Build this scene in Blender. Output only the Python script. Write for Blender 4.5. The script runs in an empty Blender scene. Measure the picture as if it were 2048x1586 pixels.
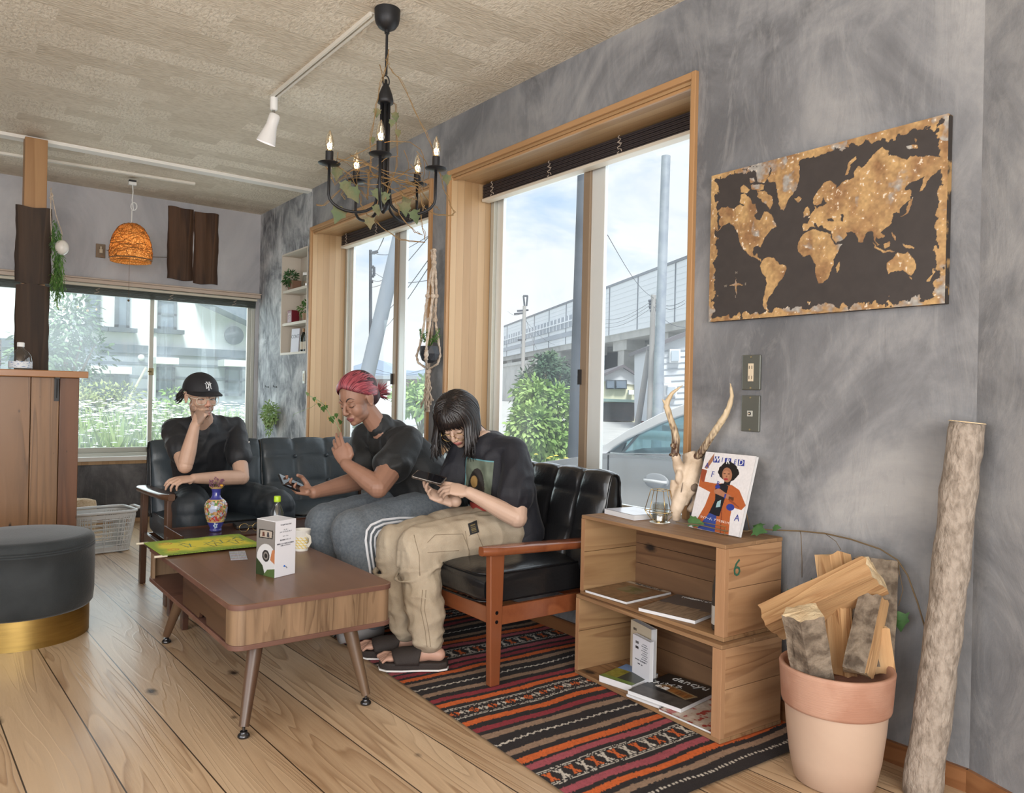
import bpy, math, random
import numpy as np
from mathutils import Vector, Matrix, noise
from mathutils import Euler
R_ = random.Random(7)
PI = math.pi
SC = bpy.context.scene
COL = SC.collection
V = Vector

# ------------------------------------------------------------------ camera constants (frame 2048 x 1586)
FOC = 1550.45
CM = ((0.79792578, -0.60239047, 0.02097947), (0.01658277, -0.01285385, -0.99977987), (0.60252754, 0.79809805, -0.00026711))
CAM = V((0, 0, 1.15))
def ray(px, py):
    a, b = (px - 1024) / FOC, (py - 793) / FOC
    return V([CM[0][i] * a + CM[1][i] * b + CM[2][i] for i in range(3)])
def at(px, py, depth): return CAM + ray(px, py) * depth
def onx(px, py, X): d = ray(px, py); return CAM + d * (X / d.x)
def ony(px, py, Y): d = ray(px, py); return CAM + d * (Y / d.y)
def onz(px, py, Z): d = ray(px, py); return CAM + d * ((Z - 1.15) / d.z)

# ------------------------------------------------------------------ geometry collector
class G:
    def __init__(s): s.v = []; s.f = []; s.m = []
    def add(s, vs, fs, mi=0):
        n = len(s.v); s.v += [tuple(v) for v in vs]; s.f += [tuple(i + n for i in f) for f in fs]; s.m += [mi] * len(fs); return s
    def box(s, a, b, mi=0, M=None):
        x0, y0, z0 = a; x1, y1, z1 = b
        vs = [(x0,y0,z0),(x1,y0,z0),(x1,y1,z0),(x0,y1,z0),(x0,y0,z1),(x1,y0,z1),(x1,y1,z1),(x0,y1,z1)]
        if M is not None: vs = [M @ V(v) for v in vs]
        return s.add(vs, [(0,3,2,1),(4,5,6,7),(0,1,5,4),(1,2,6,5),(2,3,7,6),(3,0,4,7)], mi)
    def tube(s, pts, rad, n=8, side=None, cap=True, mi=0, closed=False):
        P = [V(p) for p in pts]; k = len(P)
        if not isinstance(rad, (list, tuple)) or (len(rad) == 2 and k != 2 and not isinstance(rad[0], tuple)): rad = [rad] * k
        T = []
        for i in range(k):
            a = P[(i - 1) % k] if (closed or i > 0) else P[i]; b = P[(i + 1) % k] if (closed or i < k - 1) else P[i]
            t = b - a; T.append(t.normalized() if t.length > 1e-9 else V((0, 0, 1)))
        multi = side is not None and isinstance(side[0], (tuple, list, Vector)); u = V(side[0] if multi else side) if side is not None else (V((0, 0, 1)) if abs(T[0].z) < .9 else V((1, 0, 0)))
        vs = []
        for i in range(k):
            if multi: u = V(side[i])
            u = u - T[i] * u.dot(T[i])
            u = u.normalized() if u.length > 1e-6 else T[i].orthogonal().normalized()
            w = T[i].cross(u); r = rad[i]; ra, rb = r if isinstance(r, (tuple, list)) else (r, r)
            for j in range(n):
                an = 2 * PI * j / n; vs.append(P[i] + u * (ra * math.cos(an)) + w * (rb * math.sin(an)))
        fs = []
        for i in range(k if closed else k - 1):
            for j in range(n):
                a = i * n + j; b = i * n + (j + 1) % n; i2 = (i + 1) % k
                fs.append((a, b, i2 * n + (j + 1) % n, i2 * n + j))
        if cap and not closed:
            fs.append(tuple(range(n - 1, -1, -1))); fs.append(tuple((k - 1) * n + j for j in range(n)))
        return s.add(vs, fs, mi)
    def lathe(s, prof, c=(0, 0, 0), n=32, mi=0, M=None, cap=True, sx=1, sy=1):
        vs = []; k = len(prof)
        for r, z in prof:
            for j in range(n):
                a = 2 * PI * j / n; p = V((r * math.cos(a) * sx, r * math.sin(a) * sy, z))
                vs.append((M @ p if M is not None else p) + V(c))
        fs = [(i*n+j, i*n+(j+1)%n, (i+1)*n+(j+1)%n, (i+1)*n+j) for i in range(k-1) for j in range(n)]
        if cap:
            if prof[0][0] > 1e-5: fs.append(tuple(range(n-1, -1, -1)))
            if prof[-1][0] > 1e-5: fs.append(tuple((k-1)*n+j for j in range(n)))
        return s.add(vs, fs, mi)
    def ell(s, c, r, M=None, n=14, m=9, mi=0):
        if not isinstance(r, (tuple, list)): r = (r, r, r)
        vs = []
        for i in range(m + 1):
            ph = PI * i / m
            for j in range(n):
                a = 2 * PI * j / n
                p = V((r[0]*math.sin(ph)*math.cos(a), r[1]*math.sin(ph)*math.sin(a), -r[2]*math.cos(ph)))
                vs.append((M @ p if M is not None else p) + V(c))
        fs = [(i*n+j, i*n+(j+1)%n, (i+1)*n+(j+1)%n, (i+1)*n+j) for i in range(m) for j in range(n)]
        return s.add(vs, fs, mi)
    def prism(s, poly, a, b, ax='z', mi=0, M=None):
        """extrude a 2D polygon between a and b along axis ax"""
        def mk(p, t): return {'z': (p[0], p[1], t), 'x': (t, p[0], p[1]), 'y': (p[0], t, p[1])}[ax]
        n = len(poly); vs = [mk(p, a) for p in poly] + [mk(p, b) for p in poly]
        if M is not None: vs = [M @ V(v) for v in vs]
        fs = [tuple(range(n-1, -1, -1)), tuple(range(n, 2*n))] + [(i, (i+1)%n, n+(i+1)%n, n+i) for i in range(n)]
        return s.add(vs, fs, mi)
    def grid(s, fn, nu, nv, mi=0, wrap=False):
        vs = [fn(i/(nu if wrap else nu), j/nv) for j in range(nv+1) for i in range(nu if wrap else nu+1)]
        w = nu if wrap else nu + 1
        fs = [(j*w+i, j*w+(i+1)%w if wrap else j*w+i+1, (j+1)*w+((i+1)%w if wrap else i+1), (j+1)*w+i) for j in range(nv) for i in range(nu)]
        return s.add(vs, fs, mi)
    def leaf(s, p, d, up, L, W, curl=.2, mi=0, lobes=False):
        p = V(p); d = V(d).normalized(); sd = d.cross(V(up)); sd = sd.normalized() if sd.length > 1e-4 else d.orthogonal().normalized(); nn = sd.cross(d)
        if lobes:
            o = [(0,0),(.12,.32),(.02,.55),(.3,.42),(.45,.5),(.6,.28),(1,0),(.6,-.28),(.45,-.5),(.3,-.42),(.02,-.55),(.12,-.32)]
            vs = [p + d*(L*a) + sd*(W*b*1.0) - nn*(curl*L*(a*a) + curl*W*abs(b)*.8) for a, b in o] + [p + d*(L*.35) - nn*(curl*L*.1)]
            return s.add(vs, [(i, (i+1) % 12, 12) for i in range(12)], mi)
        o = [(0,0),(.3,.5),(.65,.38),(1,0),(.65,-.38),(.3,-.5)]
        vs = [p + d*(L*a) + sd*(W*b) - nn*(curl*L*a*a) for a, b in o] + [p + d*(L*.3) - nn*(curl*L*.05), p + d*(L*.65) - nn*(curl*L*.38)]
        return s.add(vs, [(0,6,1),(1,6,7,2),(2,7,3),(3,7,4),(4,7,6,5),(5,6,0)], mi)

MW = {}
def link(o, parent=None, M=None):
    COL.objects.link(o)
    if parent is not None: o.parent = parent
    MW[o.name] = (MW[parent.name] if parent is not None else Matrix()) @ (M or Matrix())
    if M is not None: o.matrix_basis = M
    return o
def tag(o, label=None, cat=None, group=None, kind=None):
    for k, v in (('label', label), ('category', cat), ('group', group), ('kind', kind)):
        if v: o[k] = v
    return o
def thing(name, label, cat, loc=(0, 0, 0), rz=0, group=None):
    o = bpy.data.objects.new(name, None); o.empty_display_size = .05
    link(o, None, Matrix.Translation(V(loc)) @ Matrix.Rotation(rz, 4, 'Z'))
    return tag(o, label, cat, group)
def obj(name, g, mats, parent=None, smooth=None, bevel=0, local=False, sub=0, solid=0, cols=None, bseg=2, mesh=None):
    me = mesh or bpy.data.meshes.new(name)
    if mesh is None:
        vs = g.v
        if parent is not None and not local:
            inv = MW[parent.name].inverted(); vs = [inv @ V(v) for v in vs]; base = V((0, 0, 0))
        elif parent is None and not local:
            a = np.array(vs); base = V(((a[:,0].min()+a[:,0].max())/2, (a[:,1].min()+a[:,1].max())/2, a[:,2].min())); vs = [V(v) - base for v in vs]
        else: base = V((0, 0, 0))
        me.from_pydata([tuple(v) for v in vs], [], g.f)
        me.polygons.foreach_set('material_index', g.m)
    else: base = V((0, 0, 0))
    for m in (mats if isinstance(mats, (list, tuple)) else [mats]): me.materials.append(m)
    if smooth is not None and smooth > 0:
        me.polygons.foreach_set('use_smooth', [True]*len(me.polygons))
    if cols is not None:
        ca = me.color_attributes.new('Col', 'FLOAT_COLOR', 'POINT'); c = np.ones((len(me.vertices), 4), dtype=np.float32); c[:, :3] = cols
        ca.data.foreach_set('color', c.ravel())
    me.update(); me.validate()
    o = bpy.data.objects.new(name, me)
    link(o, parent, None if parent is not None else Matrix.Translation(base))
    if solid: md = o.modifiers.new('s', 'SOLIDIFY'); md.thickness = solid; md.offset = 0
    if bevel: md = o.modifiers.new('b', 'BEVEL'); md.width = bevel; md.segments = bseg; md.limit_method = 'ANGLE'; md.angle_limit = .6; md.harden_normals = False
    if sub: md = o.modifiers.new('u', 'SUBSURF'); md.levels = sub; md.render_levels = sub
    if smooth is not None and 0 < smooth < 1:
        try: me.set_sharp_from_angle(angle=smooth * PI)
        except Exception: pass
    return o
def struct(name, g, mats, parent=None, **k):
    o = obj(name, g, mats, parent, **k)
    if parent is None: o['kind'] = 'structure'
    return o
def dup(root, loc, rz=0, label=None, M=None):
    r = root.copy(); COL.objects.link(r)
    r.matrix_basis = M if M is not None else Matrix.Translation(V(loc)) @ Matrix.Rotation(rz, 4, 'Z')
    if label: r['label'] = label
    for ch in list(root.children):
        c = ch.copy(); COL.objects.link(c); c.parent = r
        for gch in list(ch.children):
            d = gch.copy(); COL.objects.link(d); d.parent = c
    MW[r.name] = r.matrix_basis.copy()
    return r
_tc = {}
def text(name, s, size, M, m, parent=None, ext=.0004, align='CENTER', shear=0):
    cu = bpy.data.curves.new('t', 'FONT'); cu.body = s; cu.size = size; cu.extrude = ext; cu.align_x = align; cu.align_y = 'CENTER'; cu.shear = shear; cu.resolution_u = 2
    o = bpy.data.objects.new('t', cu); COL.objects.link(o)
    dg = bpy.context.evaluated_depsgraph_get(); me = bpy.data.meshes.new_from_object(o.evaluated_get(dg)); bpy.data.objects.remove(o)
    g = G(); g.add([M @ v.co for v in me.vertices], [tuple(p.vertices) for p in me.polygons])
    return obj(name, g, m, parent)
def frame(o, x, y, z=None):
    """matrix with given x,y axes (z = x cross y) at o"""
    x = V(x).normalized(); y = V(y); y = (y - x*y.dot(x)).normalized(); z = x.cross(y)
    return Matrix(((x.x, y.x, z.x, o[0]), (x.y, y.y, z.y, o[1]), (x.z, y.z, z.z, o[2]), (0, 0, 0, 1)))
def remesh(g, vox, smooth=3, fac=.5):
    me = bpy.data.meshes.new('r'); me.from_pydata([tuple(v) for v in g.v], [], g.f)
    o = bpy.data.objects.new('r', me); COL.objects.link(o)
    md = o.modifiers.new('r', 'REMESH'); md.mode = 'VOXEL'; md.voxel_size = vox; md.use_smooth_shade = True
    if smooth: ms = o.modifiers.new('s', 'SMOOTH'); ms.factor = fac; ms.iterations = smooth
    dg = bpy.context.evaluated_depsgraph_get(); m2 = bpy.data.meshes.new_from_object(o.evaluated_get(dg)); bpy.data.objects.remove(o)
    r = G(); n = len(m2.vertices); a = np.empty(n*3, dtype=np.float32); m2.vertices.foreach_get('co', a); b = np.empty(n*3, dtype=np.float32); m2.vertices.foreach_get('normal', b)
    r.v = [tuple(x) for x in a.reshape(-1, 3)]; r.f = [tuple(p.vertices) for p in m2.polygons]; r.m = [0]*len(r.f); r.n = b.reshape(-1, 3)
    bpy.data.meshes.remove(m2); return r
def wrinkle(g, fn):
    g.v = [tuple(V(p) + V(n) * fn(V(p))) for p, n in zip(g.v, [tuple(q) for q in g.n])]; return g

# ------------------------------------------------------------------ materials
def nt(name):
    m = bpy.data.materials.new(name); m.use_nodes = True; t = m.node_tree; return m, t, t.nodes['Principled BSDF'], t.nodes['Material Output']
def N(t, typ, **k):
    n = t.nodes.new(typ)
    for a, b in k.items():
        if a.startswith('i_'): n.inputs[int(a[2:])].default_value = b
        else: setattr(n, a, b)
    return n
def c4(c): return (c[0], c[1], c[2], 1)
def ramp(t, fac, stops, interp='LINEAR'):
    r = N(t, 'ShaderNodeValToRGB'); r.color_ramp.interpolation = interp; e = r.color_ramp.elements
    while len(e) < len(stops): e.new(.5)
    for el, (p, c) in zip(e, stops): el.position = p; el.color = c4(c) if isinstance(c, (tuple, list)) else (c, c, c, 1)
    t.links.new(fac, r.inputs[0]); return r.outputs[0]
def coord(t, scale=(1, 1, 1), rot=(0, 0, 0), kind='Object', loc=(0, 0, 0)):
    tc = N(t, 'ShaderNodeTexCoord'); mp = N(t, 'ShaderNodeMapping'); t.links.new(tc.outputs[kind], mp.inputs[0])
    mp.inputs['Scale'].default_value = scale; mp.inputs['Rotation'].default_value = rot; mp.inputs['Location'].default_value = loc; return mp.outputs[0]
def noi(t, vec, scale, detail=4, dist=0, rough=.55, out=0):
    n = N(t, 'ShaderNodeTexNoise'); n.inputs['Scale'].default_value = scale; n.inputs['Detail'].default_value = detail; n.inputs['Distortion'].default_value = dist; n.inputs['Roughness'].default_value = rough
    t.links.new(vec, n.inputs['Vector']); return n.outputs[out]
def mix(t, fac, a, b, mode='MIX'):
    n = N(t, 'ShaderNodeMix', data_type='RGBA', blend_type=mode)
    for i, x in ((0, fac), (6, a), (7, b)):
        if hasattr(x, 'is_linked'): t.links.new(x, n.inputs[i])
        else: n.inputs[i].default_value = c4(x) if isinstance(x, (tuple, list)) else x
    return n.outputs[2]
def mth(t, op, a, b=None, cl=False):
    n = N(t, 'ShaderNodeMath', operation=op, use_clamp=cl)
    for i, x in ((0, a), (1, b)):
        if x is None: continue
        if hasattr(x, 'is_linked'): t.links.new(x, n.inputs[i])
        else: n.inputs[i].default_value = x
    return n.outputs[0]
def bump(t, bs, h, st=.3, d=.01):
    b = N(t, 'ShaderNodeBump'); b.inputs['Strength'].default_value = st; b.inputs['Distance'].default_value = d; t.links.new(h, b.inputs['Height']); t.links.new(b.outputs[0], bs.inputs['Normal'])
def mat(name, col, rough=.5, metal=0, var=None, bmp=None, emit=None, spec=None, coat=0, sheen=0, attr=False, alpha=None, tr=0, sss=0):
    m, t, b, o = nt(name)
    b.inputs['Base Color'].default_value = c4(col); b.inputs['Roughness'].default_value = rough; b.inputs['Metallic'].default_value = metal
    if spec is not None: b.inputs['Specular IOR Level'].default_value = spec
    if coat: b.inputs['Coat Weight'].default_value = coat; b.inputs['Coat Roughness'].default_value = .12
    if sheen: b.inputs['Sheen Weight'].default_value = sheen; b.inputs['Sheen Roughness'].default_value = .4
    if tr: b.inputs['Transmission Weight'].default_value = tr
    if sss: b.inputs['Subsurface Weight'].default_value = sss; b.inputs['Subsurface Radius'].default_value = (.012, .004, .002); b.inputs['Subsurface Scale'].default_value = 1
    if emit: b.inputs['Emission Color'].default_value = c4(emit[0]); b.inputs['Emission Strength'].default_value = emit[1]
    base = None
    if attr: a = N(t, 'ShaderNodeAttribute', attribute_name='Col'); base = a.outputs['Color']; t.links.new(base, b.inputs['Base Color'])
    if var:   # (col2, scale, lo, hi, stretch, detail)
        col2, sc, lo, hi = var[:4]; st = var[4] if len(var) > 4 else (1, 1, 1); de = var[5] if len(var) > 5 else 5
        f = ramp(t, noi(t, coord(t, st), sc, de, .3), [(lo, 0.), (hi, 1.)])
        c = mix(t, f, base if base is not None else col, col2, 'MULTIPLY' if attr else 'MIX'); t.links.new(c, b.inputs['Base Color'])
    if bmp:   # (scale, strength, detail, stretch)
        st = bmp[3] if len(bmp) > 3 else (1, 1, 1)
        bump(t, b, noi(t, coord(t, st), bmp[0], bmp[2] if len(bmp) > 2 else 3), bmp[1])
    return m
def wood(name, c1, c2, axis='y', scale=1, rough=.45, ring=9, coat=0, c3=None, planks=None, knots=0, bm=.15, rot=(0,0,0)):
    """grain running along axis; planks=(axis_index, width) draws seams"""
    m, t, b, o = nt(name)
    st = {'x': (.08, 1, 1), 'y': (1, .08, 1), 'z': (1, 1, .08)}[axis]
    st = tuple(s * scale for s in st)
    vec = coord(t, st, rot)
    tc = coord(t, (1, 1, 1), rot)
    seam = None
    if planks:
        sep = N(t, 'ShaderNodeSeparateXYZ'); t.links.new(tc, sep.inputs[0])
        q = mth(t, 'DIVIDE', sep.outputs[planks[0]], planks[1]); fl = mth(t, 'FLOOR', q); fr = mth(t, 'FRACT', q)
        wn = N(t, 'ShaderNodeTexWhiteNoise', noise_dimensions='1D'); t.links.new(fl, wn.inputs['W'])
        ad = N(t, 'ShaderNodeVectorMath', operation='MULTIPLY_ADD'); t.links.new(wn.outputs['Color'], ad.inputs[0]); ad.inputs[1].default_value = (7, 7, 7); t.links.new(vec, ad.inputs[2]); vec = ad.outputs[0]
        e = mth(t, 'ABSOLUTE', mth(t, 'SUBTRACT', fr, .5)); seam = mth(t, 'GREATER_THAN', e, .5 - planks[2] / planks[1])
    big = noi(t, vec, 2.2, 2, .6)
    rg = mth(t, 'FRACT', mth(t, 'MULTIPLY', big, ring))
    rl = ramp(t, rg, [(0, 0.), (.55, .35), (.88, 1.), (1, 0.)])
    fine = noi(t, vec, 40, 3)
    f = mth(t, 'ADD', mth(t, 'MULTIPLY', rl, .6), mth(t, 'MULTIPLY', fine, .45), True)
    c = mix(t, f, c1, c2)
    if c3: c = mix(t, ramp(t, noi(t, vec, 1.1, 3), [(.45, 0.), (.65, 1.)]), c, c3)
    if planks:
        c = mix(t, mth(t, 'MULTIPLY', wn.outputs['Value'], .35), c, c2)
    if knots:
        vo = N(t, 'ShaderNodeTexVoronoi', voronoi_dimensions='2D'); vo.inputs['Scale'].default_value = knots; s3 = N(t, 'ShaderNodeSeparateXYZ'); t.links.new(tc, s3.inputs[0]); ai = 'xyz'.index(axis); oth = [i for i in range(3) if i != ai]; cb = N(t, 'ShaderNodeCombineXYZ')
        t.links.new(mth(t, 'ADD', s3.outputs[oth[0]], s3.outputs[oth[1]]), cb.inputs[0]); t.links.new(mth(t, 'MULTIPLY', s3.outputs[ai], .5), cb.inputs[1]); t.links.new(cb.outputs[0], vo.inputs['Vector'])
        k = ramp(t, mth(t, 'ADD', mth(t, 'ADD', vo.outputs['Distance'], mth(t, 'MULTIPLY', vo.outputs['Color'], .17)), mth(t, 'MULTIPLY', noi(t, tc, 25, 3), .07)), [(.10, 1.), (.15, 0.)]); c = mix(t, k, c, tuple(x * .16 for x in c2))
    if seam is not None: c = mix(t, seam, c, tuple(x * .15 for x in c2))
    t.links.new(c, b.inputs['Base Color']); b.inputs['Roughness'].default_value = rough
    if coat: b.inputs['Coat Weight'].default_value = coat; b.inputs['Coat Roughness'].default_value = .15
    h = f if seam is None else mth(t, 'SUBTRACT', f, mth(t, 'MULTIPLY', seam, 3.))
    bump(t, b, h, bm, .004)
    return m
def inpoly(px, py, poly):
    """numpy point in polygon"""
    r = np.zeros(px.shape, bool); n = len(poly); j = n - 1
    for i in range(n):
        xi, yi = poly[i]; xj, yj = poly[j]
        c = ((yi > py) != (yj > py)) & (px < (xj - xi) * (py - yi) / ((yj - yi) or 1e-12) + xi); r ^= c; j = i
    return r
def vnoise(nx, ny, fx, fy, seed=0, oct=4):
    """numpy value noise on a grid (ny, nx) in 0..1"""
    out = np.zeros((ny, nx)); amp = 1; tot = 0; rs = np.random.RandomState(seed)
    for o in range(oct):
        gx, gy = int(fx) + 2, int(fy) + 2; gr = rs.rand(gy, gx)
        x = np.linspace(0, gx - 1.001, nx); y = np.linspace(0, gy - 1.001, ny); xi = x.astype(int); yi = y.astype(int); tx = x - xi; ty = y - yi
        tx = tx*tx*(3-2*tx); ty = ty*ty*(3-2*ty)
        a = gr[np.ix_(yi, xi)]; b = gr[np.ix_(yi, xi+1)]; c = gr[np.ix_(yi+1, xi)]; d = gr[np.ix_(yi+1, xi+1)]
        out += amp * ((a*(1-tx)+b*tx)*(1-ty[:, None]) + (c*(1-tx)+d*tx)*ty[:, None]); tot += amp; amp *= .5; fx *= 2; fy *= 2
    return out / tot
def painted(name, M, w, h, nx, ny, cfun, m, parent=None, off=0, zf=None, cut=None):
    """a flat (or zf(u,v)-shaped) sheet whose colours are painted as a printed pattern; M maps (x,y,z) of the sheet; cfun(U,V)->rgb arrays with v up"""
    U, W = np.meshgrid(np.linspace(0, 1, nx), np.linspace(0, 1, ny)); C = cfun(U, W)
    Z = zf(U, W) if zf is not None else np.zeros_like(U)
    g = G(); xs = (U*w).ravel(); ys = (W*h).ravel(); zs = Z.ravel() + off
    Mn = np.array(M); P = np.stack([xs, ys, zs, np.ones_like(xs)], 0); Q = (Mn @ P)[:3].T
    idx = np.arange(nx*ny).reshape(ny, nx); F = np.stack([idx[:-1, :-1], idx[:-1, 1:], idx[1:, 1:], idx[1:, :-1]], -1).reshape(-1, 4)
    g.v = [tuple(q) for q in Q]; g.f = [tuple(int(k) for k in f) for f in F]; g.m = [0]*len(g.f)
    return obj(name, g, m, parent, smooth=1, cols=C.reshape(-1, 3))
def base(U, c): a = np.empty(U.shape + (3,)); a[:] = c; return a
def poly(C, U, W, p, c):
    C[inpoly(U, W, p)] = c
SKY = 1.15; EXPO = 0.0
# ================================================================== SETTING
def plaster(name, dark, midc, light, sc=1.0, seed=0, streak=1.0):
    m, t, b, o = nt(name)
    v = coord(t, (1, 1, 1), loc=(seed*3.1, seed*1.7, seed)); v2 = coord(t, (1.6, 1.6, .55), (0.5, .2, .4), loc=(seed, 2, 1))
    n1 = noi(t, v, 1.3*sc, 6, 1.4, .6); n2 = noi(t, v2, 3.2*sc, 8, 2.6, .68); n3 = noi(t, v, 38, 4, .3, .7); n4 = noi(t, v, .6*sc, 3, .8)
    c = ramp(t, n1, [(.34, dark), (.50, midc), (.70, light)])
    c = mix(t, ramp(t, n2, [(.50, 0.), (.64, .32*streak), (.80, 0.)]), c, light)
    c = mix(t, ramp(t, n2, [(.25, .5*streak), (.46, 0.)]), c, dark)
    c = mix(t, ramp(t, n4, [(.35, .35), (.55, 0.)]), c, dark)
    c = mix(t, ramp(t, mth(t, 'MULTIPLY', n3, n1), [(.46, 0.), (.50, .5)]), c, tuple(min(1, x*1.9) for x in light))
    t.links.new(c, b.inputs['Base Color']); b.inputs['Roughness'].default_value = .75
    h = mth(t, 'ADD', mth(t, 'MULTIPLY', n2, .7), mth(t, 'MULTIPLY', n3, .25)); bump(t, b, h, .35, .012)
    return m
m_wall = plaster('plaster_grey', (.125,.127,.135), (.225,.228,.238), (.38,.375,.37))
m_wallb = plaster('plaster_back', (.36,.36,.385), (.50,.495,.515), (.60,.59,.60), .8, 2, .35)
m_walls = plaster('plaster_streaky', (.12,.125,.14), (.33,.34,.355), (.66,.66,.67), 1.8, 4, 1.6)
def ceiling_mat():
    m, t, b, o = nt('ceiling_texture')
    v = coord(t); sep = N(t, 'ShaderNodeSeparateXYZ'); t.links.new(v, sep.inputs[0])
    fx = mth(t, 'FLOOR', mth(t, 'DIVIDE', sep.outputs[0], .30)); row = mth(t, 'FLOOR', mth(t, 'DIVIDE', sep.outputs[1], .15))
    sh = mth(t, 'FLOOR', mth(t, 'ADD', mth(t, 'DIVIDE', sep.outputs[0], .30), mth(t, 'MULTIPLY', row, .37)))
    cb = N(t, 'ShaderNodeCombineXYZ'); t.links.new(sh, cb.inputs[0]); t.links.new(row, cb.inputs[1])
    wn = N(t, 'ShaderNodeTexWhiteNoise'); t.links.new(cb.outputs[0], wn.inputs[0])
    a = noi(t, coord(t, (.35, 1.6, 1)), 55, 3, .6); c_ = noi(t, coord(t, (1.3, .6, 1)), 60, 3, .6)
    sel = ramp(t, wn.outputs[0], [(.45, 0.), (.55, 1.)]); gn = mix(t, sel, a, c_)
    big = noi(t, v, .8, 3)
    c = mix(t, wn.outputs[0], (.66,.59,.475), (.88,.81,.68)); c = mix(t, mth(t, 'MULTIPLY', big, .35), c, (.55,.44,.31))
    c = mix(t, ramp(t, gn, [(.36, .38), (.56, 0.)]), c, (.36,.28,.19))
    sp = noi(t, v, 2.3, 6, .5, .7); c = mix(t, ramp(t, sp, [(.735, 0.), (.76, .5)]), c, (.15,.12,.09))
    t.links.new(c, b.inputs['Base Color']); b.inputs['Roughness'].default_value = .85
    bump(t, b, gn, .9, .012); return m
m_ceil = ceiling_mat()
m_floor = wood('floor_planks', (.64,.46,.29), (.30,.175,.09), 'y', 2.6, .40, 17, .12, (.66,.49,.32), (0, .222, .0022), 3.0, .3, (0, 0, math.radians(-2.4)))
m_pine = wood('pine_jamb', (.50,.325,.170), (.36,.215,.10), 'z', 1.2, .42, 2, .1, (.56,.385,.215), (0, .052, .0004), 0, .05)
m_pinet = wood('pine_soffit', (.50,.325,.170), (.36,.215,.10), 'y', 1.2, .42, 2, .1, (.56,.385,.215), (0, .052, .0004), 0, .05)
m_trimw = wood('trim_wood', (.48,.28,.13), (.36,.19,.08), 'z', 1.5, .4, 3)
m_trimy = wood('trim_wood_y', (.48,.28,.13), (.36,.19,.08), 'y', 1.5, .4, 3)
m_base = wood('baseboard_wood', (.32,.145,.06), (.20,.08,.03), 'y', 2, .45, 5)
m_alu = mat('beige_aluminium', (.56,.56,.50), .4, .35); m_aluw = mat('white_aluminium', (.74,.76,.74), .35, .2); m_alub = mat('bronze_strip', (.32,.235,.16), .45, .3)
m_black = mat('black_paint', (.018,.018,.02), .42); m_white = mat('white_paint', (.78,.77,.74), .5); m_cream = mat('cream_board', (.68,.60,.50), .6)
def glass_mat(name, gl=.06, tint=(1,1,1), haze=0):
    m, t, b, o = nt(name); t.nodes.remove(b)
    tr = N(t, 'ShaderNodeBsdfTransparent'); tr.inputs[0].default_value = c4(tint); g = N(t, 'ShaderNodeBsdfGlossy'); g.inputs['Roughness'].default_value = .0
    x = N(t, 'ShaderNodeMixShader'); x.inputs[0].default_value = gl; t.links.new(tr.outputs[0], x.inputs[1]); t.links.new(g.outputs[0], x.inputs[2]); last = x
    if haze:
        d = N(t, 'ShaderNodeBsdfTranslucent'); d.inputs[0].default_value = (.85,.9,.95,1); y = N(t, 'ShaderNodeMixShader')
        t.links.new(ramp(t, noi(t, coord(t), 1.6, 5, .8), [(.4, haze*.4), (.7, haze)]), y.inputs[0]); t.links.new(x.outputs[0], y.inputs[1]); t.links.new(d.outputs[0], y.inputs[2]); last = y
    t.links.new(last.outputs[0], o.inputs[0]); return m
m_glass = glass_mat('window_glass', .035, (.97,.99,.99), .05); m_glassb = glass_mat('window_glass_back', .06, (.96,1.010,1), .10)

CZ = 2.82; WX = 2.5; WT = .34; BY = 7.32
YB = (2.11, 3.975); YS = (4.19, 6.075); ZW = 2.475; ZS = .50; NY = (6.15, 6.735); NZ = (1.47, 2.36)
g = G(); g.box((-2.4, -2.8, -.06), (2.9, BY+.3, 0)); struct('floor', g, m_floor)
g = G(); g.box((-2.4, -2.8, CZ), (3.1, BY+.4, CZ+.15)); struct('ceiling', g, m_ceil)
# window wall, with two window openings and a shelf niche
g = G(); X0, X1 = WX, WX+WT
g.box((X0, 1.010, 0), (X1, YB[0], CZ)); g.box((X0, YB[0], ZW), (X1, YB[1], CZ)); g.box((X0, YB[0], 0), (X1, YB[1], ZS)); g.box((X0, YB[1], 0), (X1, YS[0], CZ))
g.box((X0, YS[0], ZW), (X1, YS[1], CZ)); g.box((X0, YS[0], 0), (X1, YS[1], ZS))
struct('wall_right', g, m_wall)
g = G(); g.box((X0, YS[1], 0), (X1, NY[0], CZ)); g.box((X0, NY[0], NZ[1]), (X1, NY[1], CZ)); g.box((X0, NY[0], 0), (X1, NY[1], NZ[0])); g.box((X0+.17, NY[0], NZ[0]), (X1, NY[1], NZ[1])); g.box((X0, NY[1], 0), (X1, BY, CZ))
struct('wall_right_far', g, m_walls)
# wall bend towards the camera side
d = V((-.357, -.934, 0)); n_ = V((.934, -.357, 0)); p0 = V((WX, 1.010, 0)); p1 = p0 + d*4.0
g = G(); g.prism([(p0.x, p0.y), (p0.x+.34, p0.y), ((p1+n_*.3).x, (p1+n_*.3).y), (p1.x, p1.y)], 0, CZ); struct('wall_right_near', g, m_wall)
g = G(); q0 = p0-n_*.014; q1 = p1-n_*.014; g.prism([(p0.x, p0.y), (q0.x, q0.y), (q1.x, q1.y), (p1.x, p1.y)], 0, .068); struct('baseboard_right_near', g, m_base)
g = G(); g.box((WX-.014, 1.01, 0), (WX, 7.3, .068)); struct('baseboard_right', g, m_base)
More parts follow.
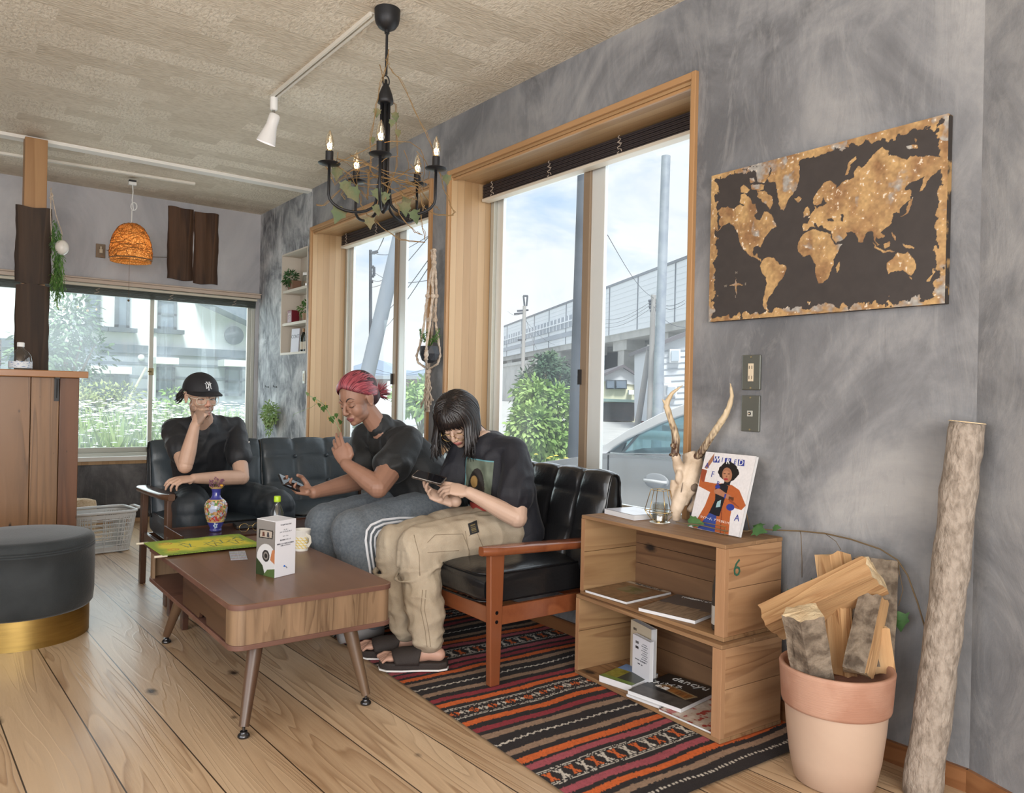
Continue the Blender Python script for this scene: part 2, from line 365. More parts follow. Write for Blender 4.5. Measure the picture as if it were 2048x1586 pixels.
# back wall with window
BX = (.30, 2.47); BZ = (.56, 2.03)
g = G(); g.box((-2.4, BY, 0), (BX[0], BY+.2, CZ)); g.box((BX[1], BY, 0), (X1, BY+.2, CZ)); g.box((BX[0], BY, BZ[1]), (BX[1], BY+.2, CZ)); struct('wall_back', g, m_wallb)
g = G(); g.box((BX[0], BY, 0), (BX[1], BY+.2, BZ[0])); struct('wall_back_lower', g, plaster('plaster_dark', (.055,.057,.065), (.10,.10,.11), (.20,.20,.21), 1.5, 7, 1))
g = G(); g.box((-2.4, BY-.02, .0), (WX, BY, .035)); struct('trim_1', g, mat('pale_strip', (.55,.36,.20), .5))
g = G(); g.box((-2.4, BY-.03, .035), (WX, BY, .10)); struct('baseboard_back', g, mat('dark_skirting', (.035,.03,.028), .5))
# remaining walls (behind and left of the viewpoint) with large openings added to let in daylight
g = G(); g.box((-2.4, -2.8, 0), (-2.2, BY, .35)); g.box((-2.4, -2.8, 2.55), (-2.2, BY, CZ)); g.box((-2.4, -2.8, 0), (-2.2, -2.5, CZ)); g.box((-2.4, 2.9, .35), (-2.2, BY, 2.55)); struct('wall_left', g, m_wallb)
g = G(); g.box((-2.2, -2.8, 0), (1.5, -2.6, .25)); g.box((-2.2, -2.8, 2.6), (1.5, -2.6, CZ)); g.box((-2.2, -2.8, .25), (-2.0, -2.6, 2.6)); g.box((1.0, -2.8, .25), (1.5, -2.6, 2.6)); struct('wall_front', g, m_wallb)
g = G(); g.box((-2.2, 6.10, CZ-.022), (WX, 6.19, CZ)); struct('trim_2', g, mat('white_strip', (.80,.77,.71), .6))
# reveals and casings of the two tall windows
def tall_window(n, y0, y1):
    xg = 2.79; zb, zt = ZS+.03, ZW-.02
    w = bpy.data.objects.new('window_%d' % n, None); link(w, None, Matrix.Translation((xg, (y0+y1)/2, ZS))); w['kind'] = 'structure'
    y0 += .02; y1 -= .02; ym = y0 + (y1-y0)*.475
    g = G(); g.box((xg, y0, zb), (xg+.05, y0+.03, zt)); g.box((xg, y1-.035, zb), (xg+.05, y1, zt)); g.box((xg, y0, zt-.05), (xg+.05, y1, zt)); g.box((xg, y0, zb), (xg+.05, y1, zb+.04))
    obj('window_frame', g, m_alu, w, bevel=.003)
    def sash(nm, a, b, x, mt, wl, wr):
        g = G(); t_, bo = .045, .06
        g.box((x, a, zb+.03), (x+.022, a+wl, zt-.04)); g.box((x, b-wr, zb+.03), (x+.022, b, zt-.04)); g.box((x, a, zt-.04-t_), (x+.022, b, zt-.04)); g.box((x, a, zb+.03), (x+.022, b, zb+.03+bo))
        s = obj('sash', g, mt, w, bevel=.003)
        g = G(); g.box((x+.009, a+wl, zb+.09), (x+.013, b-wr, zt-.085)); obj('pane', g, m_glass, s)
        g = G(); 
        for q in range(3): g.box((x-.003, a+wl*(.2+.28*q), zb+.05), (x, a+wl*(.28+.28*q), zt-.06))
        obj('groove', g, m_alu, s)
        return s
    sash('l', ym-.02, y1-.035, xg+.024, m_aluw, .05, .065); s = sash('r', y0+.03, ym+.035, xg, m_aluw, .03, .10)
    g = G(); g.box((xg-.014, ym+.035, zb+.03), (xg+.02, ym+.085, zt-.03)); b_ = obj('bronze_stile', g, m_alub, w, bevel=.002)
    g = G(); g.box((xg-.03, ym+.07, 1.22), (xg-.012, ym+.085, 1.30)); obj('latch', g, m_black, b_)
    return w
m_blind = mat('black_blind_slats', (.035,.028,.03), .5); m_cord = mat('cord_grey', (.40,.33,.27), .8)
def casing(n, y0, y1):
    xg = 2.79
    g = G(); g.box((WX, y1-.02, ZS), (xg, y1, ZW)); g.box((WX, y0, ZS), (xg, y0+.02, ZW)); struct('trim_%d' % (2+n), g, m_pine)
    g = G(); g.box((WX, y0+.02, ZW-.02), (xg, y1-.02, ZW)); struct('trim_%d' % (4+n), g, m_pinet)
    g = G(); g.box((WX, y0+.02, ZS), (xg, y1-.02, ZS+.03)); struct('trim_%d' % (6+n), g, m_pinet)
    g = G()
    for a, b in ((y1-.014, y1+.01), (y0-.022, y0+.002)): g.box((WX-.02, a, ZS-.03), (WX+.004, b, ZW+.022))
    struct('trim_%d' % (8+n), g, m_trimw, bevel=.003)
    g = G(); g.box((WX-.018, y0, ZW-.006), (WX+.004, y1-.014, ZW+.022)); g.box((WX+.006, y0+.02, ZW-.034), (WX+.022, y1-.02, ZW-.02)); g.box((WX-.018, y0, ZS-.03), (WX+.004, y1-.014, ZS)); struct('trim_%d' % (10+n), g, m_trimy, bevel=.003)
def blind(y0, y1, lab):
    t_ = thing('blind', lab, 'blind', (2.74, (y0+y1)/2, 2.34), group='rolled blinds at the tall windows')
    g = G()
    for i in range(9): g.box((2.715-.002*(i % 2), y0, 2.362+i*.0095), (2.76, y1, 2.369+i*.0095))
    obj('slats', g, m_blind, t_)
    g = G(); g.box((2.705, y0-.005, 2.342), (2.765, y1, 2.360)); obj('bottom_rail', g, mat('blind_rail', (.66,.60,.50), .5), t_, bevel=.004)
    for f in (.06, .36, .66):
        y = y1 + (y0-y1)*f; g = G()
        for k in range(7):
            z = 2.355+k*.013; g.tube([(2.709, y-.012*math.sin(k*2), z), (2.703, y+.014*math.cos(k*3), z+.008), (2.709, y+.006, z+.016)], .0025, 5)
        obj('cord', g, m_cord, t_)
for n, (y0, y1) in enumerate((YB, YS), 1):
    casing(n, y0, y1); tall_window(n, y0, y1)
blind(YB[0]+.025, YB[1]-.04, 'rolled up dark blind across the top of the nearer tall window')
blind(YS[0]+.025, YS[1]-.1, 'rolled up dark blind across the top of the farther tall window')
# back window
w = bpy.data.objects.new('window_3', None); link(w, None, Matrix.Translation((1.4, BY, BZ[0]))); w['kind'] = 'structure'
g = G(); zb, zt = BZ; y = BY+.02
g.box((BX[0], y, zb), (BX[0]+.03, y+.06, zt)); g.box((BX[1]-.035, y, zb), (BX[1], y+.06, zt)); g.box((BX[0], y, zt-.03), (BX[1], y+.06, zt)); g.box((BX[0], y, zb), (BX[1], y+.06, zb+.035)); obj('window_frame', g, m_alu, w, bevel=.003)
for a, b, yy in ((BX[0]+.03, 1.588, y+.03), (1.55, BX[1]-.035, y+.005)):
    g = G(); g.box((a, yy, zb+.035), (a+.035, yy+.022, zt-.03)); g.box((b-.035, yy, zb+.035), (b, yy+.022, zt-.03)); g.box((a, yy, zb+.035), (b, yy+.022, zb+.08)); g.box((a, yy, zt-.07), (b, yy+.022, zt-.03)); s = obj('sash', g, m_alu, w, bevel=.003)
    g = G(); g.box((a+.035, yy+.009, zb+.08), (b-.035, yy+.013, zt-.07)); obj('pane', g, m_glassb, s)
g = G(); g.box((1.545, y-.02, 1.27), (1.585, y+.006, 1.33)); g.tube([(1.565, y-.02, 1.30), (1.535, y-.03, 1.30)], .006); obj('latch', g, mat('brass_dull', (.30,.24,.13), .4, .8), w)
g = G(); g.box((BX[0]-.02, BY-.035, zb-.03), (WX-.01, BY+.02, zb+.006)); obj('window_sill', g, m_white, w, bevel=.003)
g = G(); g.box((BX[0]-.02, BY-.012, zb-.06), (WX-.01, BY, zb-.03)); obj('sill_trim', g, m_pinet, w)
g = G(); g.box((BX[0]-.02, BY-.06, 2.018), (WX-.004, BY, 2.05)); g.box((BX[0]-.02, BY-.075, 2.05), (WX-.002, BY, 2.062)); struct('trim_20', g, mat('curtain_rail_pink', (.56,.46,.38), .5), bevel=.004)
t_ = thing('blind', 'rolled up dark blind with beige head rail over the wide back window', 'blind', (1.4, BY-.05, 1.93))
g = G()
for i in range(6): g.box((BX[0], BY-.055, 1.925+i*.011), (WX-.05, BY-.02, 1.933+i*.011))
obj('slats', g, mat('green_black_slats', (.05,.06,.05), .5), t_)
g = G(); g.box((BX[0], BY-.07, 1.988), (WX-.04, BY-.012, 2.008)); obj('head_rail', g, mat('rail_beige', (.60,.56,.46), .45), t_, bevel=.003)
for x in (1.12, 1.7, 2.25):
    g = G(); g.tube([(x-.02, BY-.06, 1.935), (x+.015, BY-.065, 1.95), (x-.01, BY-.064, 1.965), (x+.02, BY-.06, 1.98)], .004, 5); obj('cord', g, m_cord, t_)
# shelf niche lining
m_niche = mat('niche_board', (.50,.43,.37), .6); g = G(); a, b = NY; zl, zh = NZ; xd = WX+.165
g.box((xd, a+.012, zl+.012), (xd+.005, b-.012, zh-.012)); g.box((WX-.004, a, zl), (xd, a+.012, zh)); g.box((WX-.004, b-.012, zl), (xd, b, zh)); g.box((WX-.004, a+.012, zh-.012), (xd, b-.012, zh)); g.box((WX-.004, a+.012, zl), (xd, b-.012, zl+.02))
g.box((WX+.004, a+.012, 1.727), (xd, b-.012, 1.75)); g.box((WX+.004, a+.012, 2.015), (xd, b-.012, 2.038)); struct('trim_21', g, mat('shelf_cream', (.62,.56,.48), .6))

# ------------------------------------------------------------------ post with bark slabs by the counter
g = G(); g.box((.49, 6.03, 0), (.62, 6.15, CZ-.023)); struct('trim_22', g, wood('post_wood', (.42,.235,.10), (.27,.13,.045), 'z', 1.2, .5, 7, 0, (.48,.28,.13)), bevel=.004)
m_bark = wood('dark_bark', (.030,.020,.015), (.075,.045,.028), 'z', 2.2, .8, 4, 0, (.012,.010,.010), None, 0, .9)
m_bark2 = wood('brown_bark', (.040,.020,.013), (.13,.065,.032), 'z', 2.0, .75, 4, 0, (.018,.010,.008), None, 0, .9)
def slab(name, x0, x1, z0, z1, y, lab, cat, m, group=None, seed=1, th=.03):
    def fn(u, v):
        x = x0 + (x1-x0)*u; z = z0 + (z1-z0)*v; e = .003*math.sin(v*9+seed)+.006*noise.noise(V((v*7, seed, 0)))
        x += e*(1 if u > .5 else .8)*(abs(u-.5)*2); z += .006*math.sin(u*6+seed)*(abs(v-.5)*2)
        return V((x, y - th*(1-(2*u-1)**4)*1.0 - .012*noise.noise(V((x*14, z*3, seed))), z))
    g = G(); g.grid(fn, 16, 24)
    n = len(g.v); back = [(v[0], y, v[2]) for v in g.v]; fs = list(g.f)
    g.add(back, [tuple(reversed(f)) for f in fs]); w_ = 17; H_ = 25
    edge = [i for i in range(w_)] + [j*w_+w_-1 for j in range(1, H_)] + [(H_-1)*w_+i for i in range(w_-2, -1, -1)] + [j*w_ for j in range(H_-2, 0, -1)]
    for i in range(len(edge)): a_, b_ = edge[i], edge[(i+1) % len(edge)]; g.f.append((a_, a_+n, b_+n, b_)); g.m.append(0)
    o = obj(name, g, m, None, smooth=.3); return tag(o, lab, cat, group)
slab('bark_slab', .446, .655, 1.83, 2.335, 6.03, 'upper dark bark slab fixed to the front of the wooden post', 'wood slab', m_bark, 'bark slabs on the post', 2)
slab('bark_slab', .452, .648, 1.0, 1.822, 6.03, 'lower long dark bark slab on the wooden post above the counter', 'wood slab', m_bark, 'bark slabs on the post', 5)
slab('bark_slab', 1.675, 1.893, 2.125, 2.765, 7.318, 'left one of two dark bark slabs mounted on the back wall', 'wood slab', m_bark2, 'bark slabs on the back wall', 1)
slab('bark_slab', 1.897, 2.112, 2.11, 2.755, 7.318, 'right one of two dark bark slabs mounted on the back wall', 'wood slab', m_bark2, 'bark slabs on the back wall', 3)
# ================================================================== FURNITURE
ZR = .0098   # rug thickness
m_cherry = wood('cherry_frame', (.25,.080,.031), (.15,.042,.016), 'z', 1.5, .28, 3, .35, None, None, 0, .04)
m_cherryx = wood('cherry_arm', (.27,.088,.034), (.16,.044,.017), 'x', 1.5, .25, 3, .4, None, None, 0, .04)
m_dframe = wood('dark_walnut', (.105,.050,.028), (.055,.026,.015), 'z', 1.5, .35, 3, .2, None, None, 0, .04)
m_leather = mat('black_leather', (.010,.010,.011), .30, 0, None, (60, .12, 3), coat=.25)
m_leather2 = mat('blueblack_leather', (.034,.046,.056), .42, 0, None, (70, .1, 3), coat=.1)
m_pipe = mat('piping_leather', (.006,.006,.007), .25); m_screw = mat('dark_screw', (.03,.03,.035), .3, .9)
def sofa(name, lab, M, W, leg_m, arm_m, lea, armz, backz, seats, cols, rows, buttons, amp=.018):
    """local frame: x along width, y depth (0 = front), z up"""
    t_ = bpy.data.objects.new(name, None); link(t_, None, M); tag(t_, lab, 'sofa')
    K = dict(parent=t_, local=True)
    D = .70
    for x0 in (0.0, W-.032):
        for y0, y1, yt0, yt1, zt in ((0.012, .058, 0.0, .07, armz-.035), (D-.09, D-.045, D-.13, D-.06, armz-.03)):
            g = G(); g.v = []; zb = 0
            vs = [(x0,y0,zb),(x0+.032,y0,zb),(x0+.032,y1,zb),(x0,y1,zb),(x0,yt0,zt),(x0+.032,yt0,zt),(x0+.032,yt1,zt),(x0,yt1,zt)]
            g.add(vs, [(0,3,2,1),(4,5,6,7),(0,1,5,4),(1,2,6,5),(2,3,7,6),(3,0,4,7)])
            obj('leg', g, leg_m, bevel=.004, **K)
        g = G(); xa = x0-.025 if x0 < .1 else x0-.02
        def arm(u, v):
            return None
        n = 14; pts = []; top = []
        for i in range(n+1):
            y = -.035 + (D-.03)*i/n; wd_ = .038 + .006*math.sin(i/n*PI); e = min(1, (i+.35)/1.6) ** .5 if i < 2 else 1
            z = armz - .022*(i/n)
            for q in range(10):
                a = 2*PI*q/10; cx = math.copysign(abs(math.cos(a))**.45, math.cos(a)); sz = math.copysign(abs(math.sin(a))**.45, math.sin(a))
                top.append((xa+.037+wd_*e*cx, y, z-.018+.018*sz))
        g.add(top, [(i*10+q, (i+1)*10+q, (i+1)*10+(q+1)%10, i*10+(q+1)%10) for i in range(n) for q in range(10)] + [tuple(range(10)), tuple(n*10+q for q in range(9, -1, -1))])
        obj('armrest', g, arm_m, smooth=.35, **K)
        g = G(); g.box((x0+.006, .05, .235), (x0+.028, D-.08, .308)); sr = obj('side_rail', g, arm_m, bevel=.003, **K)
        for yy in (.036, D-.095):
            for zz in (.252, .288):
                g = G(); xo = x0-.001 if x0 < .1 else x0+.033; g.tube([(xo, yy, zz), (xo+(.006 if x0 < .1 else -.006), yy, zz)], .0075, 12, side=(0, 0, 1)); obj('screw', g, m_screw, smooth=.3, **K)
    g = G(); g.box((.032, .03, .235), (W-.032, .052, .30)); obj('front_rail', g, arm_m, bevel=.003, **K)
    g = G(); g.box((.032, D-.11, .235), (W-.032, D-.09, .30)); obj('back_rail', g, arm_m, bevel=.003, **K)
    sw = (W-.08)/seats
    for s_ in range(seats):
        a = .04 + s_*sw + .003; b = a + sw - .006
        g = G()
        def fn(u, v):   # rounded slab, superellipse section
            th = 2*PI*v; cx = math.copysign(abs(math.cos(th))**.28, math.cos(th)); sz = math.copysign(abs(math.sin(th))**.5, math.sin(th))
            x = a + (b-a)*u; e = 1-.16*(abs(2*u-1)**10); y = .30 + .31*cx*(1-.04*abs(2*u-1)**8); zz = .372 + .062*sz*e + (.020*(1-(2*u-1)**4)*(1-cx*cx*.7) if sz > 0 else 0)
            zz += .004*noise.noise(V((x*9, y*9, 3)))
            return V((x, y, zz))
        g.grid(fn, 22, 44); w_ = 23
        g.f.append(tuple(j*w_ for j in range(44))); g.m.append(0); g.f.append(tuple(j*w_+22 for j in range(43, -1, -1))); g.m.append(0)
        cu = obj('seat_cushion', g, lea, smooth=.4, **K)
        for zz in (.318, .428):
            g = G(); P = []
            for i in range(40):
                th = 2*PI*i/40; cx = math.copysign(abs(math.cos(th))**.28, math.cos(th)); sx = math.copysign(abs(math.sin(th))**.28, math.sin(th)); P.append(((a+b)/2+(b-a)/2*sx*.995, .30+.305*cx, zz))
            g.tube(P, .0045, 6, closed=True); obj('piping', g, m_pipe, cu, smooth=1, local=True)
        # tufted backrest
        if s_ == seats-1 and not buttons: b += .075
        prof = [(.50,.40),(.525,.50),(.55,.60),(.575,.70),(.595,.77),(.615,.812),(.645,backz),(.68,backz-.006),(.70,backz-.04),(.70,.60),(.70,.42)]
        Lp = [0]
        for p, q in zip(prof, prof[1:]): Lp.append(Lp[-1]+math.hypot(q[0]-p[0], q[1]-p[1]))
        front = Lp[7]
        def pp(s):
            for i in range(len(prof)-1):
                if s <= Lp[i+1] or i == len(prof)-2:
                    f = (s-Lp[i])/(Lp[i+1]-Lp[i]); A, B = prof[i], prof[i+1]; dx, dz = B[0]-A[0], B[1]-A[1]; L = math.hypot(dx, dz)
                    return A[0]+dx*f, A[1]+dz*f, -dz/L, dx/L
        def bf(u, v):
            s = Lp[-1]*v; y, z, ny, nz = pp(s)
            r = min(1, s/front); bu = (abs(math.sin(PI*cols*u))*abs(math.sin(PI*rows*r)) if s < front else abs(math.sin(PI*cols*u)))**.42
            if s > front: bu *= max(0, 1-(s-front)/.10)
            x = a + (b-a)*u; ee = 1-abs(2*u-1)**14*.3; y = .61+(y-.61)*ee
            h = amp*(bu-.35)*(1 if s < front+.1 else .0) + .002*noise.noise(V((x*20, z*20, 1)))
            return V((x, y+ny*h, z+nz*h))
        g = G(); nu, nv = cols*14, 90; g.grid(bf, nu, nv); w_ = nu+1
        g.f.append(tuple(j*w_ for j in range(nv+1))); g.m.append(0); g.f.append(tuple(j*w_+nu for j in range(nv, -1, -1))); g.m.append(0)
        bk = obj('backrest', g, lea, smooth=.45, **K)
        for ue in (0, 1):
            g = G(); P = []
            for j in range(0, nv+1, 3): p = bf(ue, j/nv); P.append(p + V(((-.002 if ue == 0 else .002), 0, 0)))
            g.tube(P, .005, 6); obj('piping', g, m_pipe, bk, smooth=1, local=True)
        if buttons:
            for i in range(1, cols):
                for j in range(1, rows):
                    s = front*j/rows; y, z, ny, nz = pp(s); g = G(); g.ell((a+(b-a)*i/cols, y-.001, z), .0125, n=12, m=6); obj('button', g, lea, bk, smooth=1, local=True)
    return t_
# near sofa: width runs along +y, depth along +x  (it faces -x)
S1 = Matrix(((0, 1, 0, 1.765), (1, 0, 0, 2.455), (0, 0, 1, ZR), (0, 0, 0, 1)))
# keep handedness: use a rotation so that local x -> -y
S1 = Matrix(((0, 1, 0, 1.765), (-1, 0, 0, 3.83), (0, 0, 1, ZR), (0, 0, 0, 1)))
sofa('leather_sofa', 'black tufted leather sofa with reddish wooden arms, beside the wooden crates', S1, 1.375, m_cherry, m_cherryx, m_leather, .552, .815, 2, 4, 3, False, .020)
S2 = Matrix.Translation((1.02, 4.34, 0))
sofa('leather_sofa', 'blue-black buttoned leather sofa with dark brown frame under the back corner', S2, 1.40, m_dframe, wood('dark_walnut_y', (.115,.055,.03), (.06,.028,.016), 'y', 1.5, .3, 3, .3), m_leather2, .60, .842, 2, 3, 3, True, .014)

# ---------------------------------------------------------------- coffee table
m_ttop = wood('table_top_veneer', (.185,.092,.050), (.115,.052,.027), 'y', 2.2, .38, 5, .12, (.22,.112,.062), None, 0, .03)
m_tedge = wood('table_edge', (.165,.080,.058), (.105,.048,.034), 'x', 1.2, .45, 4, 0)
m_tend = wood('table_end_veneer', (.24,.155,.088), (.085,.045,.022), 'z', 9, .45, 7, 0, (.30,.19,.11), None, 0, .06)
m_tside = wood('table_side', (.075,.036,.022), (.040,.018,.011), 'y', 1.3, .42, 5, .1)
m_tleg = wood('table_leg', (.110,.058,.033), (.062,.031,.017), 'z', 2.2, .42, 4, .15, (.16,.105,.06))
m_steel = mat('steel', (.42,.42,.42), .25, 1); m_dsteel = mat('dark_steel', (.08,.08,.085), .25, .9)
def rrect(x0, y0, x1, y1, r, n=8, corners=(1,1,1,1)):
    P = []
    for (cx, cy, a0), c in zip(((x1-r, y0+r, -90), (x1-r, y1-r, 0), (x0+r, y1-r, 90), (x0+r, y0+r, 180)), corners):
        for i in range(n+1):
            a = math.radians(a0 + 90*i/n); P.append((cx+r*math.cos(a), cy+r*math.sin(a)))
    return P
TX0, TX1, TY0, TY1, TZ = .800, 1.392, 2.540, 3.735, .45
tb = thing('coffee_table', 'low brown wooden coffee table with splayed legs and drawer', 'table', ((TX0+TX1)/2, (TY0+TY1)/2, 0))
g = G(); g.prism(rrect(TX0, TY0, TX1, TY1, .045), TZ-.019, TZ); obj('tabletop', g, m_ttop, tb, smooth=.2, bevel=.0025)
g = G(); g.prism(rrect(TX0-.0015, TY0-.0015, TX1+.0015, TY1+.0015, .046), TZ-.0185, TZ-.002); obj('top_edge', g, m_tedge, tb, smooth=.2)
g = G(); g.prism(rrect(TX0, TY0, TX1, TY1, .045), .298, .315); obj('bottom_panel', g, m_tedge, tb, smooth=.2, bevel=.002)
def bandU(x0, x1, y0, L, r, s=1):   # U-shaped end band
    out = []
    a = [(x0, y0+s*L), (x0, y0+s*r)] + [(x0+r-r*math.cos(q), y0+s*(r-r*math.sin(q))) for q in [PI/2*i/8 for i in range(1, 9)]]
    a += [(x1-r+r*math.sin(q), y0+s*(r-r*math.cos(q))) for q in [PI/2*i/8 for i in range(0, 9)]] + [(x1, y0+s*L)]
    return a
for y0, s in ((TY0+.004, 1), (TY1-.004, -1)):
    o_ = bandU(TX0+.004, TX1-.004, y0, .07, .043, s); i_ = bandU(TX0+.016, TX1-.016, y0+s*.012, .058, .034, s)
    g = G(); g.prism(o_ + i_[::-1], .315, TZ-.019); obj('end_panel', g, m_tend, tb, smooth=.25)
g = G(); g.box((TX1-.016, TY0+.07, .315), (TX1-.004, TY1-.07, TZ-.019)); obj('side_panel', g, m_tside, tb)
g = G(); g.box((TX0+.01, 3.16, .315), (TX1-.016, 3.175, TZ-.019)); obj('divider', g, m_tside, tb)
g = G(); yy0, yy1 = TY0+.073, 3.157; za, zb = .318, TZ-.021
c_ = (yy0+yy1)/2
g.prism([(yy0, za), (c_-.05, za), (c_-.04, za+.022), (c_+.04, za+.022), (c_+.05, za), (yy1, za), (yy1, zb), (yy0, zb)], TX0+.005, TX0+.019, 'x')
dr = obj('drawer', g, m_tside, tb, bevel=.0015)
g = G(); g.box((TX0+.024, yy0+.01, .32), (TX0+.03, yy1-.01, .36)); obj('drawer_box', g, m_black, dr)
for (bx, by, tx, ty) in ((.858, 2.575, .925, 2.665), (1.315, 2.60, 1.268, 2.665), (.886, 3.735, .935, 3.60), (1.325, 3.70, 1.262, 3.60)):
    g = G(); g.tube([(bx, by, .035), ((bx+tx)/2, (by+ty)/2, .166), (tx, ty, .298)], [.0165, .022, .0275], 20); lg = obj('leg', g, m_tleg, tb, smooth=.3)
    g = G(); g.lathe([(.0, 0), (.017, 0), (.020, .003), (.020, .008), (.016, .013), (.012, .016), (.012, .021), (.005, .023), (.005, .04), (0, .04)], (bx, by, 0), 20); obj('levelling_foot', g, m_dsteel, lg, smooth=.3)

# side table (dark tray top)
m_dk = wood('dark_tray_wood', (.075,.030,.018), (.035,.015,.010), 'x', 1.2, .3, 4, .3)
st = thing('side_table', 'small dark wooden tray table holding the vase beyond the coffee table', 'table', (1.36, 4.03, 0))
g = G(); g.box((.985, 3.87, .415), (1.74, 4.20, .432)); obj('tabletop', g, m_dk, st, bevel=.002)
for a, b in (((.975, 3.865, .405), (.985, 4.205, .455)), ((1.74, 3.865, .405), (1.75, 4.205, .455)), ((.985, 4.20, .405), (1.74, 4.207, .44)), ((.985, 3.863, .405), (1.74, 3.87, .437))):
    g = G(); g.box(a, b); obj('rim', g, m_dk, st, bevel=.002)
for x, y in ((1.005, 3.905), (1.005, 4.165), (1.72, 3.905), (1.72, 4.165)):
    g = G(); g.box((x-.014, y-.022, 0), (x+.014, y+.022, .415)); obj('leg', g, m_dk, st, bevel=.003)

# velvet pouf
m_velvet = mat('charcoal_velvet', (.016,.020,.022), .8, 0, ((.032,.037,.040), 5, .4, .7), (140, .15, 2), sheen=.25)
m_brass = mat('brushed_brass', (.50,.34,.11), .36, 1, ((.40,.27,.09), 6, .35, .7, (1, 1, 12)))
pf = thing('pouf', 'round dark grey velvet pouf with a wide brass base ring', 'stool', (.362, 4.228, 0))
g = G(); g.lathe([(.0, .13), (.285, .13), (.297, .145), (.302, .20), (.303, .34), (.300, .40), (.303, .402), (.303, .409), (.299, .411), (.302, .413), (.302, .419), (.298, .421), (.301, .423), (.301, .43), (.297, .447), (.285, .459), (.26, .465), (.12, .469), (0, .47)], (.362, 4.228, 0), 64); obj('velvet_body', g, m_velvet, pf, smooth=.5)
g = G(); g.lathe([(.0, 0), (.283, 0), (.283, .132), (.0, .132)], (.362, 4.228, 0), 64); obj('brass_base', g, m_brass, pf, smooth=.3)

# bar counter
m_ctop = wood('counter_top_wood', (.42,.20,.075), (.28,.11,.038), 'x', 1.4, .35, 5, .2)
ct = thing('bar_counter', 'knotty brown plank bar counter at the left edge', 'counter', (-.2, 5.5, 0))
YC = 5.30; xr = .735; W_ = .155; k = 0; x = xr
ms = [wood('counter_plank_%d' % i, c, tuple(q*.42 for q in c), 'z', 2.4, .42, 7, .12, tuple(q*.8 for q in c), None, 6.5, .1) for i, c in enumerate(((.21,.085,.036), (.30,.155,.070), (.33,.175,.080)))]
wd_ = [.105, .145, .155, .165, .15, .16, .15, .16, .15]
for i, q in enumerate(wd_):
    g = G(); g.box((x-q+.0015, YC, 0.01), (x-.0015, YC+.022, 1.205)); obj('plank', g, ms[0 if i == 0 else 1 + (i*7) % 2], ct, bevel=.003); x -= q
g = G(); g.box((xr-.022, YC+.022, .01), (xr, YC+.55, 1.205)); obj('end_panel', g, ms[0], ct)
g = G(); g.box((x, YC+.53, .01), (xr-.022, YC+.55, 1.205)); obj('back_panel', g, ms[1], ct)
g = G(); g.box((x-.02, YC-.045, 1.205), (xr+.04, YC+.60, 1.245)); obj('countertop', g, m_ctop, ct, bevel=.004)
g = G(); g.box((.602, YC-.006, 1.065), (.627, YC, 1.203)); g.box((.602, YC-.042, 1.198), (.627, YC, 1.205)); g.prism([(YC-.004, 1.075), (YC-.034, 1.2), (YC-.028, 1.2), (YC-.004, 1.095)], .612, .618, 'x'); obj('bracket', g, m_black, ct)
# bottles on the counter
m_pet = glass_mat('clear_plastic', .14, (.90,.94,.96)); m_lab = mat('white_label', (.72,.75,.78), .5, 0, ((.2,.3,.5), 60, .56, .6, (1, 1, 3))); m_wcap = mat('white_cap', (.85,.85,.83), .4)
def bottle(name, lab, loc, prof, capr, capz, capm, label=None, grp=None):
    t_ = thing(name, lab, 'bottle', loc, 0, grp); g = G(); g.lathe(prof, (0,0,0), 32); obj('bottle_body', g, m_pet, t_, smooth=.5, local=True)
    g = G(); g.lathe([(0, capz), (capr, capz), (capr, capz+.022), (capr*.9, capz+.025), (0, capz+.025)], (0,0,0), 24); obj('cap', g, capm, t_, smooth=.3, local=True)
    if label: g = G(); g.lathe([(label[0], label[1]), (label[0], label[2])], (0,0,0), 32, cap=False); obj('label', g, m_lab, t_, smooth=1, local=True)
    return t_
bottle('water_bottle', 'squat clear water bottle with white cap on the bar counter', (.435, 5.36, 1.245), [(0,0),(.055,0),(.06,.006),(.06,.05),(.055,.08),(.04,.105),(.022,.118),(.017,.125),(.017,.14)], .019, .135, m_wcap, (.0607, .01, .048))
bottle('water_bottle', 'tall bottle with printed white label at the far left of the counter', (.285, 5.33, 1.245), [(0,0),(.05,0),(.053,.006),(.053,.14),(.045,.18),(.02,.2),(.016,.215)], .019, .21, m_wcap, (.0537, .02, .17))

# laundry basket + jute bag
m_bask = mat('grey_white_plastic', (.60,.60,.59), .45)
bk = thing('laundry_basket', 'light grey plastic lattice basket on the floor beyond the counter', 'basket', (.98, 6.12, 0), math.radians(8))
def bpt(u, z, w=.225, d=.17):   # rounded rectangle perimeter point, u 0..1
    s = .80 + .20*z/.30; a = 2*PI*u; cx = math.copysign(abs(math.cos(a))**.35, math.cos(a)); sy = math.copysign(abs(math.sin(a))**.35, math.sin(a)); return V((w*s*cx, d*s*sy, z))
g = G()
per = []
for k in range(160): per.append(k/160)
for z in (.008, .052, .082, .112, .142, .172, .202, .232): g.tube([bpt(u, z) for u in per], .0032 if z > .01 else .006, 5, closed=True)
for k in range(72):
    u = k/72; g.tube([bpt(u, 0.006), bpt(u, .255)], .0034, 5)
g.grid(lambda u, v: bpt(u, .240+.03*v), 120, 1, wrap=True); g.grid(lambda u, v: bpt(u, .006, .225*(1-v), .17*(1-v)), 60, 1, wrap=True); g.grid(lambda u, v: bpt(u, .006+.035*v), 120, 1, wrap=True)
obj('lattice_body', g, m_bask, bk, smooth=.4, local=True)
g = G(); g.tube([bpt(u, .283)*1.0 for u in per], .010, 8, closed=True); obj('rim', g, m_bask, bk, smooth=1, local=True)
